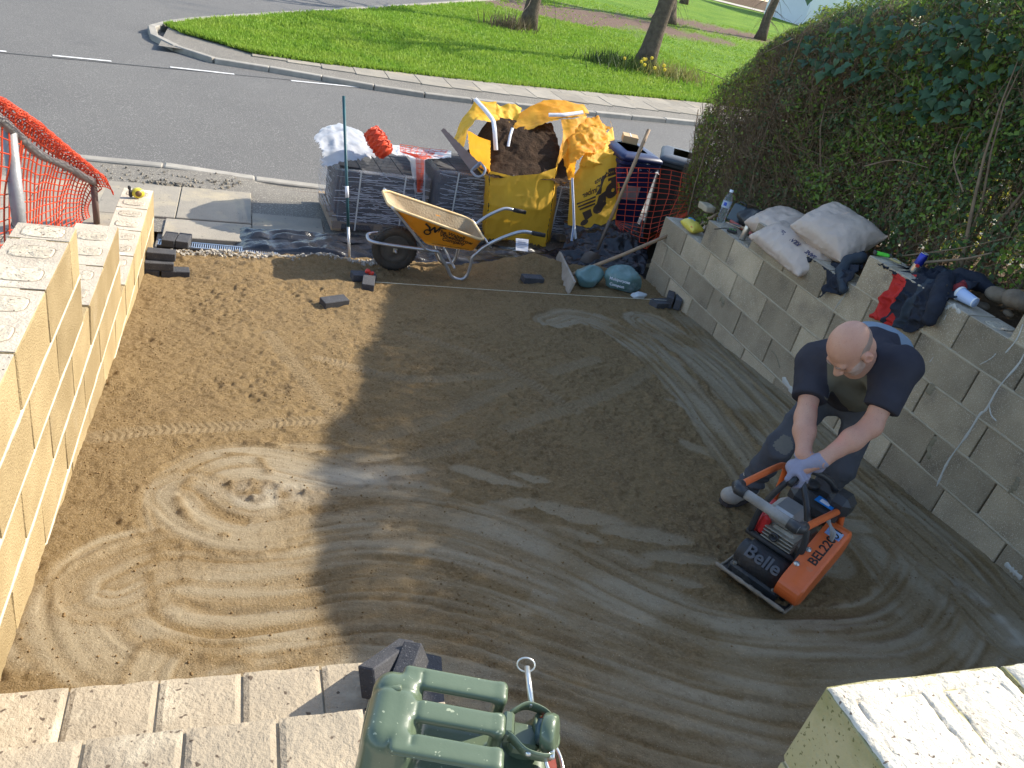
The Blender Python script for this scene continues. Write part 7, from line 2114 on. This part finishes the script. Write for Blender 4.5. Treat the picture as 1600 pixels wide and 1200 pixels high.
def sack_text(rt, Mx, c, txt, size, x, y, z, flip=1):
    o = np.array(c) + Mx @ np.array([x, y, z])
    put_text('lettering', txt, size, basis(Mx[:, 0] * flip, Mx[:, 1] * flip, o), M_navy, rt, bold=.001)
sack_text(s1, X1, (c1[0] - .02, c1[1], c1[2] - .045), 'KILN DRIED', .050, .13, .015, .088, -1); sack_text(s1, X1, (c1[0] - .02, c1[1], c1[2] - .045), 'SAND', .05, .32, .02, .074, -1)
for k in range(4): MB().box((0, 0, 0), (.10, .006, .002), Matrix(X2)).build('printed_line', M_navy, s2).location = Vector(np.array(c2) + X2 @ np.array([-.02, .03 + .014 * k, .112]) - OFF[s2.name])
MB().box((0, 0, 0), (.16, .012, .003), Matrix(X2)).build('maroon_band', M_maroon, s2).location = Vector(np.array(c2) + X2 @ np.array([-.02, -.155, .052]) - OFF[s2.name])
MB().box((0, 0, 0), (.006, .14, .003), Matrix(X3)).build('maroon_band', M_maroon, s3).location = Vector(np.array(c3) + X3 @ np.array([-.16, 0, .052]) - OFF[s3.name])

def cloth_blob(prims, lo, hi, h, amp, seed, sc=.09):
    def f(P):
        d = None
        for q in prims:
            e = s_cap(P, *q) if len(q) == 4 else s_ell(P, q[0], q[1])
            d = e if d is None else smin(d, e, .03)
        return d + amp * (np.abs(vn3(P, sc, seed)) - .22) * 2 + amp * .8 * (np.abs(vn3(P, sc * .45, seed + 1)) - .22) * 2
    return isomesh(f, lo, hi, h)
M_navyc = mat('navy_jacket_cloth', (.020, .023, .034), .85, col2=(.032, .036, .048), nsc=8, bump=.3, bsc=150, spec=.2)
M_redc = mat('red_jacket_cloth', (.52, .035, .028), .75, col2=(.42, .025, .02), nsc=8, bump=.3, bsc=150, spec=.25)
M_slatec = mat('slate_jacket_cloth', (.05, .062, .078), .85, col2=(.035, .044, .056), nsc=8, bump=.3, bsc=150, spec=.2)
F3 = lambda px, py, x: onx(px, py, x)
# dark jacket between the sacks and the upper course
def garment(name, label, loc_pts, rows, seed, amp, nu=56, nv=60, m=None):
    A = loft([[F3(*q) for q in r] for r in rows], nu, nv, amp, .085, seed, fine=.55)
    A[..., 0] = np.minimum(A[..., 0], np.where(A[..., 2] < (zX if 'work' in name else zY) - .012, XR - .006, 9))
    rt = thing(name, label, 'jacket', tuple(A.reshape(-1, 3).mean(0) - [0, 0, .12]), world=True)
    ob = MB().grid(A).build('cloth', m, rt, True)
    md = ob.modifiers.new('thickness', 'SOLIDIFY'); md.thickness = .006; md.offset = 1
    return rt, ob, A
def sleeve(rt, name, pts, rads, m, seed):
    P = np.array([F3(*q) for q in pts])
    def f(Q):
        d = None
        for k in range(len(P) - 1):
            e = s_cap(Q, P[k], P[k + 1], rads[k], rads[k + 1]); d = e if d is None else smin(d, e, .02)
        return d + .014 * (np.abs(vn3(Q, .06, seed)) - .2) + .009 * (np.abs(vn3(Q, .026, seed + 1)) - .2)
    V, F = isomesh(f, P.min(0) - .07, P.max(0) + .07, .0075); return addfast(name, V, F, m, rt)
j1, c_, A1 = garment('dark_jacket', 'dark navy jacket crumpled on the wall between the sacks and a block', None, [[(1300, 408, 4.10), (1325, 398, 4.14), (1352, 392, 4.16)], [(1300, 416, 3.98), (1322, 412, 4.0), (1348, 410, 4.02)], [(1300, 424, 3.90), (1318, 424, 3.88), (1340, 428, 3.90)], [(1290, 448, 3.842), (1302, 446, 3.84), (1322, 452, 3.838)], [(1285, 466, 3.842), (1296, 456, 3.84), (1316, 462, 3.838)]], 81, .05, m=M_navyc)
sleeve(j1, 'sleeve', [(1345, 402, 4.0), (1325, 408, 3.95), (1314, 424, 3.90), (1318, 452, 3.83)], [.04, .036, .034, .03], M_slatec, 5)
MB().tube(smooth_path([F3(1313, 420, 3.90), F3(1318, 407, 3.93), F3(1330, 401, 3.95), F3(1348, 397, 4.0)], 16), .003, 5).build('zip', mat('brass_zip', (.5, .36, .16), .4, metal=.7), j1, True)
# red and black work jacket hung over the top course
j2, cl2, A2 = garment('work_jacket', 'red and black work jacket hung over the wall behind the worker', None, [
    [(1428, 420, 4.16), (1460, 422, 4.2), (1495, 424, 4.24), (1535, 440, 4.26)], [(1420, 428, 4.0), (1455, 430, 4.02), (1488, 436, 4.04), (1522, 452, 4.06)], [(1405, 436, 3.90), (1435, 444, 3.885), (1465, 456, 3.88), (1492, 466, 3.90)],
    [(1385, 455, 3.842), (1415, 470, 3.835), (1448, 478, 3.83), (1476, 478, 3.838)], [(1372, 478, 3.842), (1400, 492, 3.83), (1436, 498, 3.825), (1465, 490, 3.838)], [(1362, 496, 3.845), (1392, 508, 3.835), (1424, 520, 3.83), (1446, 508, 3.84)]], 83, .055, 70, 74, M_navyc)
cl2.data.materials.append(M_redc); cl2.data.materials.append(M_slatec)
nu, nv = 70, 74
mi = np.zeros((nu - 1, nv - 1), int)
uu, vv = np.meshgrid(np.arange(nu - 1) / (nu - 1), np.arange(nv - 1) / (nv - 1), indexing='ij')
mi[(uu < .26 - .10 * np.abs(vv - .6)) & (vv > .30)] = 1
mi[(uu > .30) & (uu < .30 + .9 * (vv - .78)) & (vv > .78) & (uu < .46)] = 1
mi[(uu > .46) & (uu < .56)] = 2
cl2.data.polygons.foreach_set('material_index', mi.ravel().astype(np.int32)); cl2.data.update()
sleeve(j2, 'sleeve', [(1478, 438, 4.02), (1470, 456, 3.87), (1462, 478, 3.81), (1452, 500, 3.80)], [.055, .05, .044, .038], M_navyc, 15)
sleeve(j2, 'cuff_lining', [(1488, 458, 3.97), (1500, 452, 4.0), (1506, 446, 4.05)], [.034, .036, .03], mat('dark_red_lining', (.24, .022, .022), .8), 16)
sleeve(j2, 'sleeve', [(1500, 432, 4.14), (1525, 440, 4.2), (1545, 452, 4.22)], [.05, .05, .036], M_navyc, 17)
for q in ((1480, 446), (1482, 458)): MB().lathe([(.0, 0), (.006, 0), (.005, .003), (0, .004)], 10, Matrix.Translation(F3(q[0], q[1], 3.85)) @ Matrix.Rotation(-math.pi / 2, 4, 'Y'), cap=False).build('press_stud', M_rub, j2)
# takeaway cup lying on its side
c0, c1_ = F3(1496, 466, 3.95), F3(1526, 480, 4.0)
axc = (c1_ - c0) / np.linalg.norm(c1_ - c0)
Mc = Matrix.Translation((c0[0], c0[1], zX + .040)) @ Vector(( .12, -.97, -.05)).to_track_quat('Z', 'Y').to_matrix().to_4x4()
cup = thing('paper_cup', 'pale blue takeaway cup with white lid lying on the wall', 'cup', (c0[0], c0[1], zX), world=True)
MB().lathe([(.041, .0), (.039, .005), (.029, .105), (.0285, .108), (.0, .106)], 28, Mc, cap=False).build('cup_wall', mat('pale_blue_card', (.42, .53, .78), .5, col2=(.50, .60, .82), nsc=5), cup, True)
MB().lathe([(.0, -.014), (.036, -.014), (.040, -.010), (.043, -.003), (.044, .004), (.041, .006)], 28, Mc, cap=False).build('lid', mat('white_lid', (.80, .80, .80), .4), cup, True)
MB().lathe([(.0288, .100), (.0300, .102), (.0298, .109), (.0285, .1095)], 28, Mc, cap=False).build('base_rim', MATS['white_lid'], cup, True)
put_text('print_mark', 'b', .02, Mc @ Matrix.Translation((-.034, .0, .06)) @ Matrix.Rotation(-math.pi / 2, 4, 'Y') @ Matrix.Rotation(math.pi / 2, 4, 'Z'), M_navy, cup) if False else None
# slim drinks can
bc_ = F3(1428, 421, 3.97); 
dc = thing('drinks_can', 'slim blue and silver drinks can standing on the wall above the jacket', 'drinks can', (bc_[0], bc_[1], zX), 0, rot=(.12, .04, .4))
MB().lathe([(.020, 0), (.0255, .006), (.0265, .012), (.0265, .058)], 26, cap=False).build('lower_body', mat('silver_can', (.60, .58, .52), .25, metal=.85), dc, True)
MB().lathe([(.0266, .058), (.0266, .120), (.0235, .130), (.0225, .133)], 26, cap=False).build('upper_body', mat('blue_can', (.02, .03, .26), .25, metal=.6), dc, True)
MB().lathe([(.0, .131), (.0225, .131), (.0235, .134), (.0225, .135)], 24, cap=False).build('top', MATS['silver_can'], dc, True)
MB().box((-.024, -.010, .055), (.012, .022, .018), Matrix.Rotation(.4, 3, 'Z'), b=.003).build('red_emblem', M_redc, dc)
# chalk-line and keys on the block top
gl_ = F3(1376, 404, 3.93)
cg = thing('green_spool', 'bright green string spool on the block beside the dark jacket', 'spool', (gl_[0], gl_[1], zX + .003), -.4)
MB().box((0, 0, .012), (.09, .035, .022), b=.008).build('wound_string', mat('neon_green', (.10, .68, .04), .5, col2=(.16, .75, .08), nsc=40, bump=.5, bsc=200), cg)
for sx in (-1, 1): MB().box((sx * .05, 0, .012), (.012, .045, .026), b=.004).build('spool_end', M_blkp, cg)
kg = F3(1405, 413, 3.97)
kt = thing('scraper', 'small tan-handled scraper lying beside the green spool', 'scraper', (kg[0], kg[1], zX + .003), -1.2)
MB().box((-.03, 0, .008), (.08, .022, .015), b=.005).build('handle', mat('tan_handle', (.36, .30, .14), .6), kt); MB().prism([(.0, -.009), (.06, -.022), (.062, .022), (.0, .009)], .003, .005).build('blade', M_steel, kt)
# water bottle
M_pet = mat('clear_bottle', (.80, .88, .95), .08, trans=.92, ior=1.25, bump=.3, bsc=40, spec=.5)
bb = F3(1123, 352, 3.95)
wbt = thing('water_bottle', 'clear plastic water bottle standing on the wall by the yellow packet', 'bottle', (bb[0], bb[1], zZ), 0, rot=(-.05, .10, .3))
prf = [(.030, 0), (.036, .006), (.037, .03), (.0345, .045), (.037, .06), (.0345, .075), (.037, .09), (.0345, .105), (.037, .12), (.037, .185), (.034, .20), (.026, .225), (.015, .245), (.0135, .262)]
MB().lathe(prf, 26).build('bottle', M_pet, wbt, True)
MB().lathe([(.0376, .125), (.0378, .18)], 26, cap=False).build('label', mat('pale_label', (.62, .72, .86), .4, alpha=.55), wbt, True)
MB().box((-.034, -.012, .155), (.010, .026, .030), Matrix.Rotation(.35, 3, 'Z'), b=.003).build('blue_badge', mat('blue_badge', (.02, .07, .45), .5), wbt)
MB().lathe([(.016, .258), (.0165, .278), (.0, .279)], 20, cap=False).build('cap', mat('white_cap', (.78, .82, .86), .4), wbt, True)
# yellow packet tucked on the lowest step
yp = F3(1078, 362, 3.93)
V, F = pillow((yp[0], yp[1], zA + .045), .105, .062, .044, frame3((.15, -1, -.1), (-.15, 0, 1)), 91, amp=.006, h=.006)
yr = thing('yellow_packet', 'crumpled yellow packet with blue print on the lowest wall step', 'packet', (yp[0], yp[1], zA), world=True)
addfast('packet', V, F, mat('yellow_wrapper', (.72, .60, .10), .3, col2=(.66, .52, .07), nsc=6, bump=.4, bsc=40), yr)
Yb = frame3((.15, -1, -.1), (-.15, 0, 1))
for (u, v, w_, r1, r2, mm) in ((-.035, .01, .045, .045, .028, 'blue_pack_print'), (.06, -.045, .028, .018, .012, 'red_pack_print')):
    m_ = MATS.get(mm) or mat(mm, (.02, .28, .62) if 'blue' in mm else (.6, .05, .03), .4)
    MB().lathe([(.0, .0), (.7, .001), (1.0, -.001), (1.0, -.012)], 18, Matrix.Translation(A_([yp[0], yp[1], zA + .045]) + Yb @ A_([u, v, w_])) @ Matrix(Yb).to_4x4() @ Matrix.Diagonal((r1, r2, 1, 1)), cap=False).build('print_patch', m_, yr, True)
# mortar lump, hand tools, gloves, metal can
ml = F3(1097, 346, 3.98)
V, F = isomesh(lambda P: s_box(P, (ml[0], ml[1], zZ + .022), (.05, .075, .028), .008) + .012 * vn3(P, .04, 3), A_([ml[0], ml[1], zZ]) - .12, A_([ml[0], ml[1], zZ]) + .12, .007)
addfast('mortar_lump', V, F, M_mortar_d, None, label='rough mortar lump on the wall beside the water bottle', category='mortar')
def bar_tool(name, label, cat, a, b, r, m, parts=()):
    rt = thing(name, label, cat, tuple(np.minimum(a, b)), world=True)
    MB().tube([a, a * .5 + b * .5, b], [r * .9, r, r * .85], 10).build('handle', m, rt, True)
    return rt
M_redh = mat('red_handle', (.45, .06, .05), .5, col2=(.36, .12, .09), nsc=9)
a, b = F3(1142, 345, 4.02), F3(1192, 352, 4.06); a[2] = b[2] = zZ + .03
hm = bar_tool('club_hammer', 'red-handled hammer lying behind the metal can', 'hammer', a, b, .015, M_redh)
MB().box(tuple(b + [0, -.02, .008]), (.10, .05, .045), Matrix.Rotation(.2, 3, 'Z'), b=.008).build('head', M_rust, hm)
a, b = F3(1158, 352, 4.0), F3(1186, 345, 4.08); a[2] = b[2] = zZ + .045
lv = bar_tool('pointing_trowel', 'yellow-handled trowel behind the metal can', 'trowel', a, b, .012, M_ash); MB().tube([b, b + (b - a) * .35], [.013, .012], 10).build('yellow_end', mat('yellow_handle', (.62, .52, .08), .5), lv, True)
MB().prism([(0, -.045), (.13, 0), (0, .045)], 0, .003, Matrix.Translation(a) @ Matrix.Rotation(2.4, 4, 'Z')).build('blade', M_steel, lv)
mc = F3(1162, 366, 3.92)
mt_ = thing('metal_can', 'plain silver can standing on the wall near the green clip', 'can', (mc[0], mc[1], zZ), 0, rot=(.06, .10, 0))
MB().lathe([(.024, 0), (.0265, .004), (.0265, .108), (.024, .116)], 24, cap=False).build('can_wall', mat('brushed_tin', (.55, .53, .49), .35, metal=.8), mt_, True); MB().lathe([(.0, .113), (.0235, .113), (.0245, .118), (.0235, .119)], 22, cap=False).build('can_top', MATS['silver_can'], mt_, True)
gc = F3(1144, 360, 3.90)
gt = thing('green_clip', 'small black and green clip with a black cord on the wall', 'clip', (gc[0], gc[1], zZ + .001), -.5)
MB().box((0, 0, .014), (.085, .05, .026), b=.008).build('case', M_blkp, gt)
for k in range(3): MB().box((-.022 + .022 * k, 0, .0285), (.008, .044, .004)).build('green_band', mat('green_band_%d' % k, (.16, .38, .10), .5), gt)
MB().tube(smooth_path([(-.04, 0, .02), (-.08, .012, .012), (-.11, -.01, .004), (-.145, -.03, -.002)], 14), .004, 6).build('cord', M_rub, gt, True)
# tool bag and box behind
tb = F3(1178, 338, 4.20)
V, F = cloth_blob([(tb + [-.0, .12, -.05], tb + [0, -.12, -.05], .075, .07), (tb + [.03, .05, 0], tb + [.03, -.08, .02], .05, .05)], tb - [.16, .28, .18], tb + [.16, .28, .14], .010, .014, 95)
addfast('tool_bag', V, F, M_blkp, None, label='black tool bag behind the hammer under the hedge', category='bag')
bx_ = F3(1150, 334, 4.12); 
bxr = thing('spirit_level_case', 'grey-green plastic case leaning behind the water bottle', 'case', (bx_[0], bx_[1], zZ + .0), .3, rot=(.0, .35, .4))
MB().box((0, 0, .07), (.06, .13, .16), b=.012).build('case', mat('slate_plastic', (.07, .095, .11), .5), bxr); MB().tube([(0, -.04, .15), (0, -.03, .175), (0, .03, .175), (0, .04, .15)], .006, 6).build('handle', M_blkp, bxr, True)
pk = bar_tool('pickaxe_handle', 'brown wooden handle poking out of the hedge behind the bottle', 'handle', F3(1108, 342, 4.15), F3(1150, 318, 4.6), .016, M_ash)
# stones and the dry branch at the foot of the hedge
for k, (px, py, r_) in enumerate([(1560, 462, .06), (1590, 470, .075), (1535, 478, .035), (1575, 490, .03)]):
    q = F3(px, py, 4.16); V, F = isomesh(lambda P: s_ell(P, q, (r_, r_ * 1.3, r_ * .7)) + .02 * vn3(P, .05, k), q - r_ * 2, q + r_ * 2, r_ / 6)
    addfast('stone', V, F, mat('earthy_stone_%d' % k, (.20, .155, .11), .95, col2=(.12, .09, .06), nsc=14, bump=.5), None, label='earthy stone %s in the bed behind the paper cup' % ('nearest the cup', 'at the right frame edge', 'smallest, left of the others', 'lowest, by the block')[k] if False else ['rounded brown stone in the bed behind the paper cup', 'largest brown stone in the bed at the right picture edge', 'small brown stone just right of the paper cup', 'small flat stone against the tall right-hand block'][k], category='stone', group='stones in the planting bed')
V_ = smooth_path([F3(1425, 412, 4.1), F3(1470, 408, 4.16), F3(1510, 404, 4.2), F3(1550, 395, 4.25)], 14)
MB().tube(V_, list(np.linspace(.011, .005, 14)), 8).build('dry_branch', M_stem, None, True, label='dry brown branch lying behind the work jacket', category='branch')
